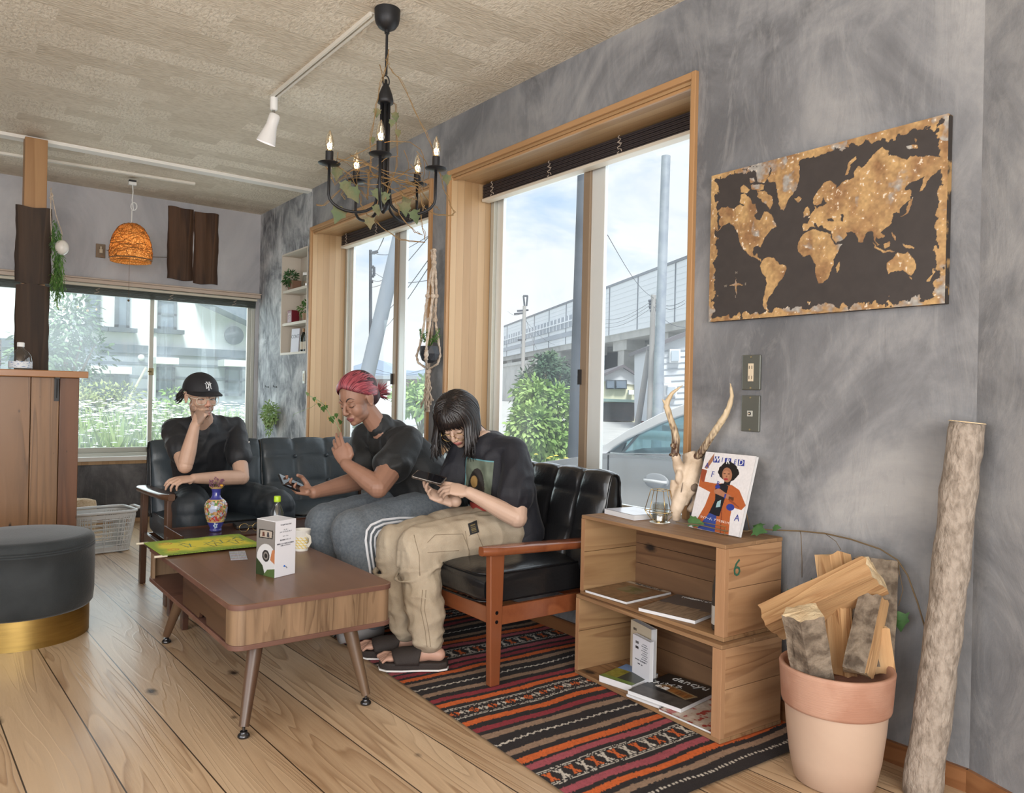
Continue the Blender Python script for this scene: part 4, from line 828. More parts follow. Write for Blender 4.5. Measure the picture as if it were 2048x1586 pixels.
# dried ivy on it
iv = thing('ivy_garland', 'withered ivy and golden twigs wound around the black chandelier', 'plant', (CH.x, CH.y, zlow)); rr = random.Random(11)
dpt = (V((CH.x, CH.y, zlow))-CAM).dot(V(CM[2]))
def cpt(px, py, off=0): return at(px, py, dpt+off)
lines = [[(772,120,-.02),(780,135,0),(800,160,.0),(830,220,0),(862,290,.05),(880,350,.02),(888,380,0)],[(778,100,-.015),(770,140,-.02),(752,210,-.03),(742,280,-.02),(740,340,0),(735,400,.05)],[(760,130,.02),(768,180,.03),(790,210,.035),(795,300,.04),(790,345,0),(770,400,-.06)],
 [(655,308,-.02),(672,330,-.05),(700,350,-.08),(715,375,0),(722,410,0),(735,430,.02),(770,460,.0),(800,480,-.02),(850,485,-.04)],[(700,310,.05),(740,330,0),(745,350,-.03),(790,362,-.05),(835,372,0),(865,410,.05),(880,420,.04)],[(650,330,0),(670,370,0),(705,340,0),(740,345,0)],
 [(888,380,0),(900,405,0),(909,425,0),(906,432,-.01),(870,430,-.02),(845,412,-.04),(838,380,-.02),(810,360,-.05)],[(850,480,-.04),(845,455,-.03),(842,430,-.03),(850,410,-.03)],[(790,400,-.06),(800,430,-.05),(830,465,-.04),(845,470,-.03)],[(720,380,0),(735,400,0),(738,370,.02),(736,345,0)],[(690,400,0),(683,390,0),(700,360,0),(650,412,.03),(632,410,.03)],
 [(745,350,-.04),(780,358,.03),(820,380,-.03),(835,400,.03),(815,395,0),(770,370,-.04),(745,345,.02),(730,340,.0)]]
g = G()
for L in lines:
    P = [cpt(*q) for q in L]; Q = []
    for i in range(len(P)-1):
        for s in range(5): Q.append(P[i].lerp(P[i+1], s/5) + V((rr.uniform(-1,1), rr.uniform(-1,1), rr.uniform(-1,1)))*.0025)
    Q.append(P[-1]); g.tube(Q, .0017, 5)
    g.tube([q+V((.006*math.sin(i*.8), .006*math.cos(i*.8), .003)) for i, q in enumerate(Q)], .0012, 4)
for k in range(16):
    a0 = rr.uniform(0, 6.28); R_a = rr.uniform(.06, .20); cz = zplate + rr.uniform(-.05, .03); P = [V((CH.x + R_a*math.cos(a0+s*.33)*(1+.15*math.sin(s+k)), CH.y + R_a*math.sin(a0+s*.33)*(1+.15*math.cos(s*1.3)), cz - .05*math.sin(s*.4+k) + rr.uniform(-.006, .006))) for s in range(rr.randint(6, 11))]; g.tube(P, .0016, 5)
obj('twigs', g, m_twig, iv, smooth=1)
for px, py, o_, sz, tilt in ((675,345,-.05,.060,-.3),(690,372,-.06,.062,.3),(700,385,-.05,.075,.9),(683,424,-.05,.080,-.6),(752,388,-.08,.055,.5),(770,395,-.06,.055,-.2),(808,415,-.05,.065,.2),(828,430,-.05,.065,.6),(815,405,.04,.05,-.4),(893,360,-.01,.048,.1),(755,228,-.03,.04,-.2),(790,235,-.03,.045,.5),(796,270,-.03,.035,.3),(785,250,-.04,.035,-.4),(738,445,-.02,.055,.1),(752,420,-.07,.05,.3),(745,285,-.02,.03,.2)):
    g = G(); p = cpt(px, py-12, o_); dn_ = V((tilt*sidev.x*.6, tilt*sidev.y*.6, -1)); g.leaf(p, dn_, view*-1+V((rr.uniform(-.4,.4),0,.2)), sz, sz*.85, .35, lobes=True); obj('leaf', g, m_dry, iv, smooth=1)

# ---- niche contents
def nrow(px, py, X=WX+.07): return onx(px, py, X)
def foliage(g, c, r, n, L, W, seed=0, up=.3, droop=0, m=None):
    rs = random.Random(seed); c = V(c)
    for i in range(n):
        d = V((rs.gauss(0,1), rs.gauss(0,1), rs.gauss(0,1)+up)).normalized(); p = c + V((d.x*r[0], d.y*r[1], d.z*r[2]))*rs.uniform(.35, 1)
        g.leaf(p, (d + V((rs.uniform(-.5,.5), rs.uniform(-.5,.5), rs.uniform(-.5,.5)-droop))), V((rs.uniform(-1,1), rs.uniform(-1,1), 1)), L*rs.uniform(.7,1.3), W*rs.uniform(.7,1.2), rs.uniform(0,.5))
zs1, zs2, zs3 = 2.0395, 1.7515, NZ[0]+.0205
t_ = thing('shelf_plant', 'bushy green plant in a square wooden pot on the top niche shelf', 'plant', (WX+.05, 6.55, zs1)); g = G(); g.box((WX+.005, 6.50, zs1), (WX+.085, 6.60, zs1+.075)); obj('wooden_pot', g, wood('pot_wood', (.24,.13,.08), (.14,.07,.04), 'z', 2, .6, 4), t_, bevel=.002)
g = G(); foliage(g, (WX+.02, 6.58, zs1+.10), (.055,.09,.065), 170, .035, .018, 2, .1, .3); obj('foliage', g, m_leafd, t_, smooth=1)
m_jar = glass_mat('jar_glass', .2, (.85,.88,.88))
for i, y in enumerate((6.325, 6.235)):
    t_ = thing('glass_jar', ('left' if i == 0 else 'right') + ' one of two small glass jars with white lids on the top niche shelf', 'jar', (WX+.06, y, zs1), group='jars on the niche shelf'); g = G(); g.lathe([(0,0),(.03,0),(.032,.005),(.032,.085),(.026,.095),(.026,.10)], n=20); obj('jar_body', g, m_jar, t_, local=True, smooth=.4)
    g = G(); g.lathe([(0,.10),(.031,.10),(.031,.122),(0,.124)], n=20); obj('lid', g, m_wcap, t_, local=True, smooth=.3); g = G(); g.lathe([(0,.004),(.027,.004),(.027,.05),(0,.055)], n=16); obj('contents', g, mat('spices', (.35,.25,.15), .8), t_, local=True)
M = frame((WX+.125, 6.37, zs2+.001), (0,-1,0), (.06,.10,1)); g = G(); g.box((0,0,0), (.19,.235,.008), M=M); t_ = tag(obj('dark_menu_book', g, mat('dark_green_cover', (.015,.028,.026), .5)), 'dark green leaning book with pale lettering on the middle niche shelf', 'book')
M = frame((WX+.085, 6.43, zs2), (.22,-1,.0), (.07,.22,1)); g = G(); g.prism([(0,0),(.10,0),(.17,.235),(.07,.235)], 0, .007, M=M); bpd = obj('leaning_book', g, mat('black_green_cover', (.018,.03,.028), .5)); tag(bpd, 'slanted dark book with a light title leaning behind the middle shelf plant', 'book')
text('title', 'menu', .04, M @ Matrix.Translation((.115,.165,-.0006)) @ Matrix.Rotation(PI, 4, 'Y') if False else M @ Matrix.Translation((.115,.165,.0076)), mat('pale_print', (.5,.52,.5), .6), bpd)
g = G(); g.box((WX+.005, 6.505, zs2), (WX+.075, 6.60, zs2+.105)); t_ = tag(obj('red_tin', g, mat('dark_red_tin', (.16,.012,.022), .4), bevel=.003), 'small dark red tin with white lettering on the middle niche shelf', 'tin')
for i, (s, z) in enumerate((('ACHE', .072), ('coffee', .05), ('blend', .03))): text('lettering', s, .024 if i == 0 else .014, Matrix(((0,0,-1,WX+.0045),(-1,0,0,6.5525),(0,1,0,zs2+z),(0,0,0,1))), m_white, t_)
t_ = thing('shelf_plant', 'small green plant in a brown pot on the middle niche shelf', 'plant', (WX+.04, 6.26, zs2)); g = G(); g.lathe([(0,0),(.03,0),(.04,.06),(.036,.06),(0,.05)], n=16); obj('plant_pot', g, mat('brown_pot', (.30,.19,.11), .7), t_, local=True, smooth=.3)
g = G(); foliage(g, (WX+.035, 6.28, zs2+.10), (.045,.07,.07), 90, .032, .02, 5, .1, .2); obj('foliage', g, m_leafg, t_, smooth=1)
M = frame((WX+.03, 6.56, zs3+.001), (.15,-1,0), (.1,-.32,1)); g = G(); g.box((0,0,0), (.13,.205,.008), M=M); bpd = obj('leaning_magazine', g, mat('pale_lilac_cover', (.52,.50,.56), .4)); tag(bpd, 'pale magazine leaning on the bottles on the lowest niche shelf', 'magazine')
text('title', 'CONT', .045, M @ Matrix.Translation((.065,.135,.0082)), m_black, bpd)
for i, (y, h) in enumerate(((6.35, .20), (6.27, .20), (6.20, .205))):
    t_ = thing('dark_bottle', ('leftmost', 'middle', 'rightmost')[i] + ' of three dark bottles on the lowest niche shelf', 'bottle', (WX+.055, y, zs3), group='dark bottles in the niche'); g = G(); g.lathe([(0,0),(.028,0),(.029,.004),(.029,.11),(.022,.14),(.011,.165),(.011,.198),(0,.2)], n=20); obj('bottle_body', g, mat('dark_bottle_glass', (.012,.018,.012), .15), t_, local=True, smooth=.4)
    g = G(); g.lathe([(.0296,.02),(.0296,.085)], n=20, cap=False); obj('label', g, mat('cream_label', (.6,.55,.45), .6), t_, local=True, smooth=1); g = G(); g.lathe([(.0118,.17),(.0118,.2),(0,.201)], n=12); obj('cap', g, mat('tan_cap', (.4,.25,.14), .5), t_, local=True)

# ---- wall planter and hooks
q = onx(549, 842, WX); t_ = thing('wall_planter', 'pale green trailing plant in a brown wall pot under two hooks', 'plant', (WX, q.y, q.z)); g = G(); g.lathe([(0,-.06),(.025,-.055),(.045,-.02),(.05,.03),(.045,.03),(0,.02)], (WX-.052, q.y, q.z), 20); obj('plant_pot', g, mat('brown_clay', (.17,.10,.065), .8), t_, smooth=.4)
g = G(); c = onx(540, 828, WX-.07); foliage(g, c, (.06,.15,.11), 620, .024, .014, 8, .1, .2); foliage(g, c+V((0,.03,-.13)), (.035,.05,.08), 130, .018, .010, 9, 0, .5); foliage(g, c+V((0,.02,.06)), (.04,.05,.05), 90, .018, .010, 10, 0, .2)
g2 = g; obj('foliage', g2, m_leafl, t_, smooth=1)
g = G(); rs = random.Random(4)
for i in range(16):
    a_ = rs.uniform(0, 6.28); P = [c+V((.02,-.03,-.02)), c+V((-.02,.06*math.cos(a_),.05*math.sin(a_))), c+V((-.01,.10*math.cos(a_),.09*math.sin(a_)-.05*rs.random()))]; g.tube(P, .0012, 4)
obj('stems', g, m_leafl, t_)
for i, (px, py) in enumerate(((537, 774), (553, 774))):
    q = onx(px, py, WX); g = G(); g.lathe([(0,0),(.007,0),(.007,.004),(0,.004)], n=10, M=Matrix.Rotation(-PI/2, 4, 'Y'), c=q); g.tube([q, q+V((-.02,0,0)), q+V((-.03,0,.006)), q+V((-.03,0,.016))], .0028, 6); tag(obj('wall_hook', g, m_black), ('left' if i == 0 else 'right') + ' one of two tiny dark hooks above the wall planter', 'hook', 'hooks above the wall planter')

# ---- macrame hanger with faceted pot, between the tall windows
m_rope = mat('cotton_rope', (.52,.40,.30), .9, 0, ((.62,.52,.42), 80, .4, .6), (200, .5, 2)); XM = WX-.075
pt = lambda px, py, dx=0: onx(px, py, XM+dx)
mh = thing('macrame_hanger', 'beige knotted rope plant hanger on the strip between the tall windows', 'plant hanger', pt(868, 495)); g = G()
def rope(L, r=.005, tw=.004): 
    P = []
    for (a, b) in zip(L, L[1:]):
        A, B = V(a), V(b)
        for s in range(4): P.append(A.lerp(B, s/4))
    P.append(V(L[-1])); 
    for ph in (0, PI): g.tube([p+V((tw*math.cos(i*1.3+ph), tw*.6*math.sin(i*1.3+ph), 0)) for i, p in enumerate(P)], r, 6)
rope([pt(869,500), pt(868,525)], .009, .007); rope([pt(864,500), pt(866,525)], .008, .005)
g.ell(pt(868,526), (.017,.017,.022)); g.ell(pt(868,500), (.014,.018,.010))
rope([pt(866,528,-.01), pt(859,560,-.03), pt(855,592,-.05), pt(852,612,-.05), pt(848,650,-.06), pt(840,690,-.07), pt(833,712,-.06), pt(836,725,-.05), pt(850,735,-.02)], .0055)
rope([pt(870,528,.0), pt(872,560,.01), pt(873,592,.02), pt(871,620,.02), pt(872,650,.02), pt(878,690,.02), pt(880,712,.03), pt(875,728,.02), pt(858,738)], .0055)
rope([pt(868,528,-.03), pt(864,560,-.06), pt(866,592,-.08), pt(862,615,-.08), pt(860,645,-.10), pt(853,690,-.115), pt(852,720,-.09), pt(855,738,-.03)], .0055)
rope([pt(868,528,.02), pt(868,592,.04), pt(866,640,.05), pt(862,700,.05), pt(858,738,.02)], .0045)
for a_ in ((855,592,-.05),(873,592,.02),(866,592,-.08),(858,640,-.08),(871,640,.02)): g.ell(pt(*a_), (.014,.015,.016))
rope([pt(852,720,-.11), pt(853,700,-.115)], .009, .007); g.ell(pt(857,742), (.018,.018,.022)); g.ell(pt(856,752), (.016,.016,.016))
rs = random.Random(6)
for i in range(14):
    a0 = pt(857+rs.uniform(-3,3), 752, rs.uniform(-.015,.015)); x1 = 857+rs.uniform(-14,6); y1 = rs.choice((800,812,822,815,808)); P = [a0] + [pt(857+(x1-857)*s+3*math.sin(s*11+i), 752+(y1-752)*s, rs.uniform(-.02,.02)) for s in (.25,.5,.75,1)]; g.tube(P, .0042, 6)
    g.ell(P[-1], (.006,.006,.008), n=8, m=5)
g.ell(pt(852,770), (.010,.012,.012)); g.ell(pt(850,790), (.010,.010,.012))
obj('ropes', g, m_rope, mh, smooth=1)
pc_ = pt(859, 706, -.03); t_ = thing('hanging_plant', 'green plant in a black faceted pot held by the macrame hanger', 'plant', pc_); g = G()
rings = [(.02,-.060,0),(.045,-.045,.5),(.062,-.005,0),(.056,.040,.5)]; vs = []; K_ = 8
for r_, z, o_ in rings:
    for k in range(K_): a_ = 2*PI*(k+o_)/K_; vs.append((pc_.x+r_*math.cos(a_), pc_.y+r_*math.sin(a_), pc_.z+z))
fs = []
for i in range(3):
    for k in range(K_):
        a_, b_, c_, d_ = i*K_+k, i*K_+(k+1)%K_, (i+1)*K_+k, (i+1)*K_+(k+1)%K_
        if rings[i][2] == 0: fs += [(a_, b_, c_), (b_, d_, c_)]
        else: fs += [(a_, d_, c_), (a_, b_, d_)]
fs += [tuple(range(K_-1, -1, -1)), tuple(range(3*K_, 4*K_))]; g.add(vs, fs); obj('faceted_pot', g, mat('black_pot', (.022,.024,.03), .45), t_)
g = G(); rs = random.Random(9)
for i in range(26):
    a_ = rs.uniform(0, 6.28); tip = pc_ + V((.05*math.cos(a_), .085*math.sin(a_), rs.uniform(.05,.15))); mid = pc_ + V((.02*math.cos(a_), .03*math.sin(a_), .07)); P = [pc_+V((0,0,.03)), mid, tip]; g.tube(P, .0016, 4)
    for s in range(7): p = mid.lerp(tip, s/6); g.leaf(p, V((rs.uniform(-1,1), rs.uniform(-1,1), rs.uniform(-.2,.9))), (0,0,1), .030, .007, .1)
obj('foliage', g, m_leafg, t_, smooth=1)

# ---- hanging trailing plant by the post
q = lambda px, py, d=0: ony(px, py, 6.02+d); t_ = thing('trailing_plant', 'long trailing green plant hanging beside the wooden post with a round white pot', 'plant', q(104, 380)); g = G(); a0 = q(103, 376)
g.tube([q(102,376), q(101,430), q(104,490)], .0035, 6); g.tube([q(103,385), q(112,430), q(124,465), q(122,500,-.05)], .0028, 6); g.tube([q(103,385), q(106,392), q(99,396), q(104,400)], .004, 6); obj('hanging_string', g, m_rope, t_, smooth=1)
p_ = q(124, 495, -.03); g = G(); g.ell(p_, (.042,.042,.050), n=20, m=12); obj('white_pot', g, mat('white_ceramic', (.70,.66,.60), .3), t_, smooth=1)
g = G(); rs = random.Random(5)
for i in range(60):
    x0, y0 = rs.uniform(103, 118), rs.uniform(440, 560); x1 = x0+rs.uniform(-4, 16); y1 = y0+rs.uniform(20, 60); x1 = min(x1, 136 if y1 < 570 else 130); P = [q(x0, y0, rs.uniform(-.05,.02)), q((x0+x1)/2+3, (y0+y1)/2, rs.uniform(-.05,.02)), q(x1, y1, rs.uniform(-.05,.02))]; g.tube(P, .0013, 4)
    for s in range(12): p = P[0].lerp(P[2], s/11) if s > 5 else P[0].lerp(P[1], s/5); g.leaf(p, V((rs.uniform(-.8,.8), rs.uniform(-.8,.8), -rs.uniform(.1,1.1))), (0,0,1), .036, .008, .1)
obj('foliage', g, m_leafg, t_, smooth=1)

# ---- flowering vine behind the woman
t_ = thing('flowering_vine', 'thin vine with green leaves and yellow flowers hanging by the far tall window', 'plant', onx(690, 850, 2.40)); q = lambda px, py: onx(px, py, 2.36); g = G(); L = [(618,791),(630,797),(640,803),(650,812),(660,830),(672,845),(680,862),(684,900)]; g.tube([q(*p) for p in L], .0022, 5); g.tube([q(640,803), q(622,815), q(588,828), q(586,833)], .0014, 4); obj('stem', g, m_leafl, t_, smooth=1)
rs = random.Random(2)
for px, py, s in ((614,790,.045),(628,800,.04),(638,812,.04),(645,818,.05),(651,815,.045),(662,838,.06),(672,832,.04),(680,845,.05),(682,880,.045)):
    g = G(); g.leaf(q(px, py-6), (rs.uniform(-.2,.2), rs.uniform(-.6,.6), -1), (-1, -.6, .2), s, s*.9, .2, lobes=True); obj('leaf', g, m_leafg if px > 620 else m_leafl, t_, smooth=1)
m_yel = mat('yellow_petal', (.75,.42,.06), .6)
for px, py in ((632,803),(641,802),(655,836),(660,843),(650,808)): g = G(); [g.leaf(q(px, py), (math.cos(a)*.3, math.cos(a), math.sin(a)), (-1,0,0), .02, .014, .3) for a in (0,1.25,2.5,3.75,5)]; obj('flower', g, m_yel, t_, smooth=1)
# ---------------------------------------------------------------- things on the tables
tz = TZ+.0005
# runner
def quadM(A, B, D): return frame(A, V(B)-V(A), V(D)-V(A))
A, B, D = V((.790, 3.425, tz)), V((1.215, 3.430, tz)), V((.800, 3.760, tz))
def runc(U, W):
    ny, nx = U.shape; n = vnoise(nx, ny, 9, 7, 3, 4); gr = np.array((.25,.36,.035)); ye = np.array((.72,.62,.05)); d = np.minimum(np.minimum(U*2.2, (1-U)*3), np.minimum(W, 1-W)); f = np.clip((d-.10)*5+(n-.5)*1.6, 0, 1); C = gr+(ye-gr)*f[..., None]
    C[(np.minimum(W, 1-W) < .035) & ((U*60) % 1 < .5)] = (.10,.16,.02); dk = (.16,.13,.03)
    for k, (cx, cy) in enumerate(((.33,.52),(.56,.40),(.66,.56),(.80,.45),(.90,.62))):
        for j in range(5):
            a = k*1.3+j*1.25; x0, y0 = cx+.05*math.cos(a), cy+.16*math.sin(a); x1, y1 = cx+.07*math.cos(a+2), cy+.22*math.sin(a+1.7); L = max(1e-6, (x1-x0)**2+(y1-y0)**2); t_ = np.clip(((U-x0)*(x1-x0)+(W-y0)*(y1-y0))/L, 0, 1); dd = np.hypot(U-x0-t_*(x1-x0), (W-y0-t_*(y1-y0))*.8); C[dd < .005] = dk if j % 2 else (.05,.20,.12)
    for cx, cy, r in ((.16,.30,.05),(.17,.75,.06)): dd = np.hypot((U-cx), (W-cy)*.8); C[(np.abs(dd-r) < .008) | (np.abs(dd-r*.5) < .006)] = (.62,.28,.04)
    return C
M = quadM(A, B, D); zfr = lambda U, W: .004+.003*vnoise(U.shape[1], U.shape[0], 5, 4, 2, 2) + .0*U
rn = painted('table_runner', M, .425, .335, 150, 120, runc, mat('runner_cloth', (1,1,1), .9, attr=True), None, .002, zfr); tag(rn, 'lime green and yellow painted cloth runner across the far end of the coffee table', 'table runner')
rn.modifiers.new('s', 'SOLIDIFY').thickness = -.003
for y in (.0, .33): g = G(); g.tube([M @ V((-.03, y+.004, .006)), M @ V((.02, y+.004, .006))], .005, 8); obj('stick_end', g, mat('pale_stick', (.62,.56,.44), .7), rn, smooth=.3)
# beaded card
A, B, D = V((1.009,3.232,tz)), V((1.077,3.214,tz)), V((1.045,3.425,tz)); M = quadM(A, B, D)
def beads(U, W):
    k = (np.floor(U*12)*7+np.floor(W*26)*13).astype(int) % 7; pal = np.array(((.75,.75,.78),(.20,.45,.62),(.75,.78,.8),(.60,.25,.35),(.25,.55,.50),(.8,.8,.82),(.35,.30,.60))); C = pal[k]; e = (np.abs((U*12) % 1-.5) > .40) | (np.abs((W*26) % 1-.5) > .40); C = C.copy(); C[e] *= .55; return C
o = painted('beaded_card', M, .066, .19, 60, 150, beads, mat('glitter', (1,1,1), .25, attr=True), None, .001); tag(o, 'small glittering card of coloured beads lying on the coffee table', 'card'); o.modifiers.new('s', 'SOLIDIFY').thickness = -.001
# product box
A = V((1.050, 2.842, tz)); ex = V((.094,.037,0)); ey = V((-.031,.112,0)); hb = .212; bx = thing('product_box', 'tall white and grey printed product box standing on the coffee table', 'box', A + (ex+ey)/2)
g = G(); P = [A, A+ex, A+ex+ey, A+ey]; g.prism([(p.x, p.y) for p in P], tz, tz+hb); obj('carton', g, mat('white_carton', (.74,.74,.78), .45), bx, bevel=.0012)
M = frame(A + ey - ex.normalized()*.0006, -ey, (0,0,1))
def bxc(U, W):
    C = base(U, (.20,.185,.17)); C += (W[..., None]-.5)*.10
    C[W > .985] = (.7,.7,.72)
    d = np.hypot((U-.55), (W-.30)*1.9); C[d < .52] = (.60,.60,.60); d2 = np.hypot(U-.52, (W-.36)*1.9); C[d2 < .20] = (.03,.03,.03); C[d2 < .13] = (.22,.20,.18); C[d2 < .08] = (.02,.02,.02)
    poly(C, U, W, [(.12,.66),(.86,.68),(.90,.80),(.86,.83),(.14,.82)], (.02,.02,.02)); poly(C, U, W, [(.18,.68),(.82,.695),(.84,.81),(.20,.805)], (.42,.36,.30)); poly(C, U, W, [(.30,.70),(.45,.70),(.42,.78),(.32,.78)], (.10,.04,.03)); poly(C, U, W, [(.55,.70),(.70,.70),(.66,.79),(.58,.79)], (.05,.05,.06))
    poly(C, U, W, [(0,0),(.5,0),(.35,.18),(0,.30)], (.03,.05,.02)); poly(C, U, W, [(.4,0),(1,0),(1,.16),(.6,.12)], (.08,.13,.04)); poly(C, U, W, [(.75,.30),(1,.24),(1,.50),(.85,.48)], (.45,.18,.08)); return C
painted('printed_side', M, ey.length, hb, 70, 130, bxc, m_gloss, bx, .0002)
Mf = frame(A - ey.normalized()*.0008, ex, (0,0,1)); mt = mat('grey_print', (.10,.10,.12), .6)
for s, z, sz in (('Google Nest 2nd', .196, .0075), ('コーヒー', .176, .006), ('スマートディスプレイ', .168, .006), ('ストーリー', .152, .006), ('最大限楽しむヒント', .138, .006), ('体験をさらに充実させる動画を', .124, .006), ('お楽しみください', .117, .006)): text('lettering', s, sz, Mf @ Matrix.Translation((.050, z, 0)), mt, bx)
g = G(); g.lathe([(0,0),(.004,0),(.004,.0004),(0,.0004)], n=14, M=Mf @ Matrix.Translation((.046,.038,0))); obj('blue_dot', g, mat('dot_blue', (.05,.18,.6), .5), bx); g = G(); [g.lathe([(0,0),(.0022,0),(.0022,.0004),(0,.0004)], n=10, M=Mf @ Matrix.Translation((.054+i*.004,.034-i*.004,0))) for i in (0, 1)]; obj('small_dots', g, mat('dot_dark', (.08,.10,.16), .5), bx)
# paper cup
cp = thing('paper_cup', 'white paper cup with yellow pattern and folded paper handle', 'cup', (1.332, 3.285, tz)); g = G(); g.lathe([(0,.003),(.027,.003),(.027,0),(.029,0),(.038,.088),(.0395,.090),(.0395,.093),(.037,.092),(.0275,.008),(0,.008)], n=32); obj('cup_body', g, mat('cup_paper', (.78,.76,.70), .6), cp, local=True, smooth=.4)
def cupc(U, W): C = base(U, (.76,.74,.66)); m = ((np.abs((U*9+W*3) % 1-.5) < .14) | (np.abs((W*5) % 1-.5) < .10)); C[m & (W > .05) & (W < .95)] = (.70,.52,.10); return C
g = G(); nx, ny = 90, 40; U, W = np.meshgrid(np.linspace(0,1,nx), np.linspace(0,1,ny)); C = cupc(U, W); an = 2*PI*(U-.25)*.75+4.0; r_ = .0297+.0088*(.12+.62*W); g.v = [tuple(x) for x in np.stack([r_*np.cos(an), r_*np.sin(an), .09*(.10+.62*W)], -1).reshape(-1,3)]; idx = np.arange(nx*ny).reshape(ny,nx); g.f = [tuple(int(k) for k in f) for f in np.stack([idx[:-1,:-1],idx[:-1,1:],idx[1:,1:],idx[1:,:-1]],-1).reshape(-1,4)]; g.m = [0]*len(g.f)
obj('printed_band', g, m_paint, cp, local=True, smooth=1, cols=C.reshape(-1,3))
hd = V((.25,-1,0)).normalized(); g = G()
for s_ in (-1, 1): g.tube([hd*.033+V((0,0,.072)), hd*.058+V((.001*s_,0,.066)), hd*.062+V((.001*s_,0,.045)), hd*.050+V((0,0,.028)), hd*.030+V((0,0,.024))], [(.0012,.008)]*5, 8, side=(0,0,1) if False else tuple(hd.cross(V((0,0,1)))))
obj('paper_handle', g, mat('cup_paper2', (.72,.68,.58), .6), cp, local=True, smooth=.5)
# green-capped bottle
bt = thing('plastic_bottle', 'clear plastic bottle with lime green cap behind the white product box', 'bottle', (1.262, 3.40, tz)); g = G(); g.lathe([(0,0),(.028,0),(.031,.004),(.031,.03),(.029,.034),(.031,.038),(.031,.11),(.033,.115),(.033,.13),(.029,.155),(.019,.182),(.0125,.196),(.0125,.204),(.015,.205),(.015,.207),(.0125,.208),(.0125,.215)], n=32); obj('bottle_body', g, m_pet, bt, local=True, smooth=.5)
g = G(); g.lathe([(0,.205),(.0148,.205),(.0152,.208),(.0148,.228),(.013,.231),(0,.231)], n=28); obj('cap', g, mat('lime_cap', (.42,.62,.02), .4), bt, local=True, smooth=.3)
# vase with dried flowers on the side table
zt_ = .4325; vs_ = thing('vase', 'small cloisonne vase with blue base and dried flowers on the dark side table', 'vase', (1.185, 4.05, zt_))
vp = [(.026,0),(.030,.003),(.030,.010),(.027,.014),(.034,.03),(.046,.06),(.053,.09),(.0565,.118),(.055,.137),(.047,.153),(.032,.166),(.024,.172),(.0205,.182),(.020,.200),(.024,.214),(.034,.224),(.0355,.2265),(.032,.226),(.021,.213),(.017,.2)]
def vcol(nx, ny):
    U, W = np.meshgrid(np.linspace(0,1,nx), np.linspace(0,1,ny)); z = W*.2265; n1 = vnoise(nx, ny, 22, 14, 1, 2); n2 = vnoise(nx, ny, 26, 16, 5, 2); n3 = vnoise(nx, ny, 30, 18, 8, 2)
    C = base(U, (.48,.27,.12)); C[n1 > .60] = (.10,.22,.06); C[n2 > .62] = (.40,.42,.52); C[n3 > .66] = (.45,.05,.05); C[n3 < .30] = (.70,.50,.24); C[np.abs(n1-.5) < .016] = (.10,.05,.02)
    bl = (z < .052) | (z > .163); C[bl] = (.045,.05,.26)
    for cx, cz, r, c in ((.70,.032,.013,(.55,.62,.72)),(.70,.032,.005,(.08,.2,.4)),(.2,.03,.013,(.55,.62,.72)),(.70,.19,.006,(.7,.7,.75)),(.45,.033,.006,(.1,.4,.2)),(.94,.033,.006,(.1,.4,.2)),(.66,.118,.016,(.38,.42,.55)),(.9,.11,.014,(.38,.42,.55)),(.4,.11,.014,(.38,.42,.55))):
        an = (U-cx)*2*PI*.05; rr_ = np.hypot(an, z-cz)*(1+.25*np.cos(5*np.arctan2(z-cz, an))); C[rr_ < r] = c
    C[(z < .012)] = (.06,.06,.22); C[(np.abs(z-.052) < .0025) | (np.abs(z-.162) < .002) | (z > .218)] = (.62,.42,.15); return C
nx, ny = 150, 110; Z_ = np.linspace(0,.2265,ny); R1 = np.interp(Z_, [p[1] for p in vp[:17]], [p[0] for p in vp[:17]]); U, W = np.meshgrid(np.linspace(0,1,nx), np.linspace(0,1,ny)); g = G(); g.v = [tuple(x) for x in np.stack([R1[:,None]*np.cos(2*PI*U), R1[:,None]*np.sin(2*PI*U), np.repeat(Z_[:,None],nx,1)], -1).reshape(-1,3)]; idx = np.arange(nx*ny).reshape(ny,nx); g.f = [tuple(int(k) for k in f) for f in np.stack([idx[:-1,:-1],idx[:-1,1:],idx[1:,1:],idx[1:,:-1]],-1).reshape(-1,4)]; g.m = [0]*len(g.f)
obj('vase_body', g, mat('enamel', (1,1,1), .22, attr=True, coat=.4), vs_, local=True, smooth=1, cols=vcol(nx,ny).reshape(-1,3)); g = G(); g.lathe([(.0352,.2255),(.030,.2255),(.020,.212),(.016,.19),(0,.19)], n=32); obj('vase_inside', g, m_gold, vs_, local=True, smooth=.5)
fl = thing('dried_flowers', 'tiny bunch of dried purple and yellow flowers in the vase', 'flowers', (1.185, 4.05, zt_+.195)); g = G(); g3 = G(); rs = random.Random(8)
for i in range(16):
    a_ = rs.uniform(0,6.28); tip = V((.032*math.cos(a_), .032*math.sin(a_), rs.uniform(.035,.075))); g.tube([(0,0,.0), tip*.5+V((0,0,.01)), tip], .0009, 4)
    for s in range(6): g3.ell(tip+V((rs.uniform(-1,1), rs.uniform(-1,1), rs.uniform(-1,.6)))*.007, .0028, n=6, m=4)
obj('stems', g, m_stem, fl, local=True); obj('purple_heads', g3, mat('dried_purple', (.22,.09,.14), .8), fl, local=True, smooth=1)
g = G(); g.ell((.016,-.022,.038), (.012,.010,.007), n=12, m=6); obj('yellow_head', g, mat('dried_yellow', (.75,.38,.04), .7), fl, local=True, smooth=1)
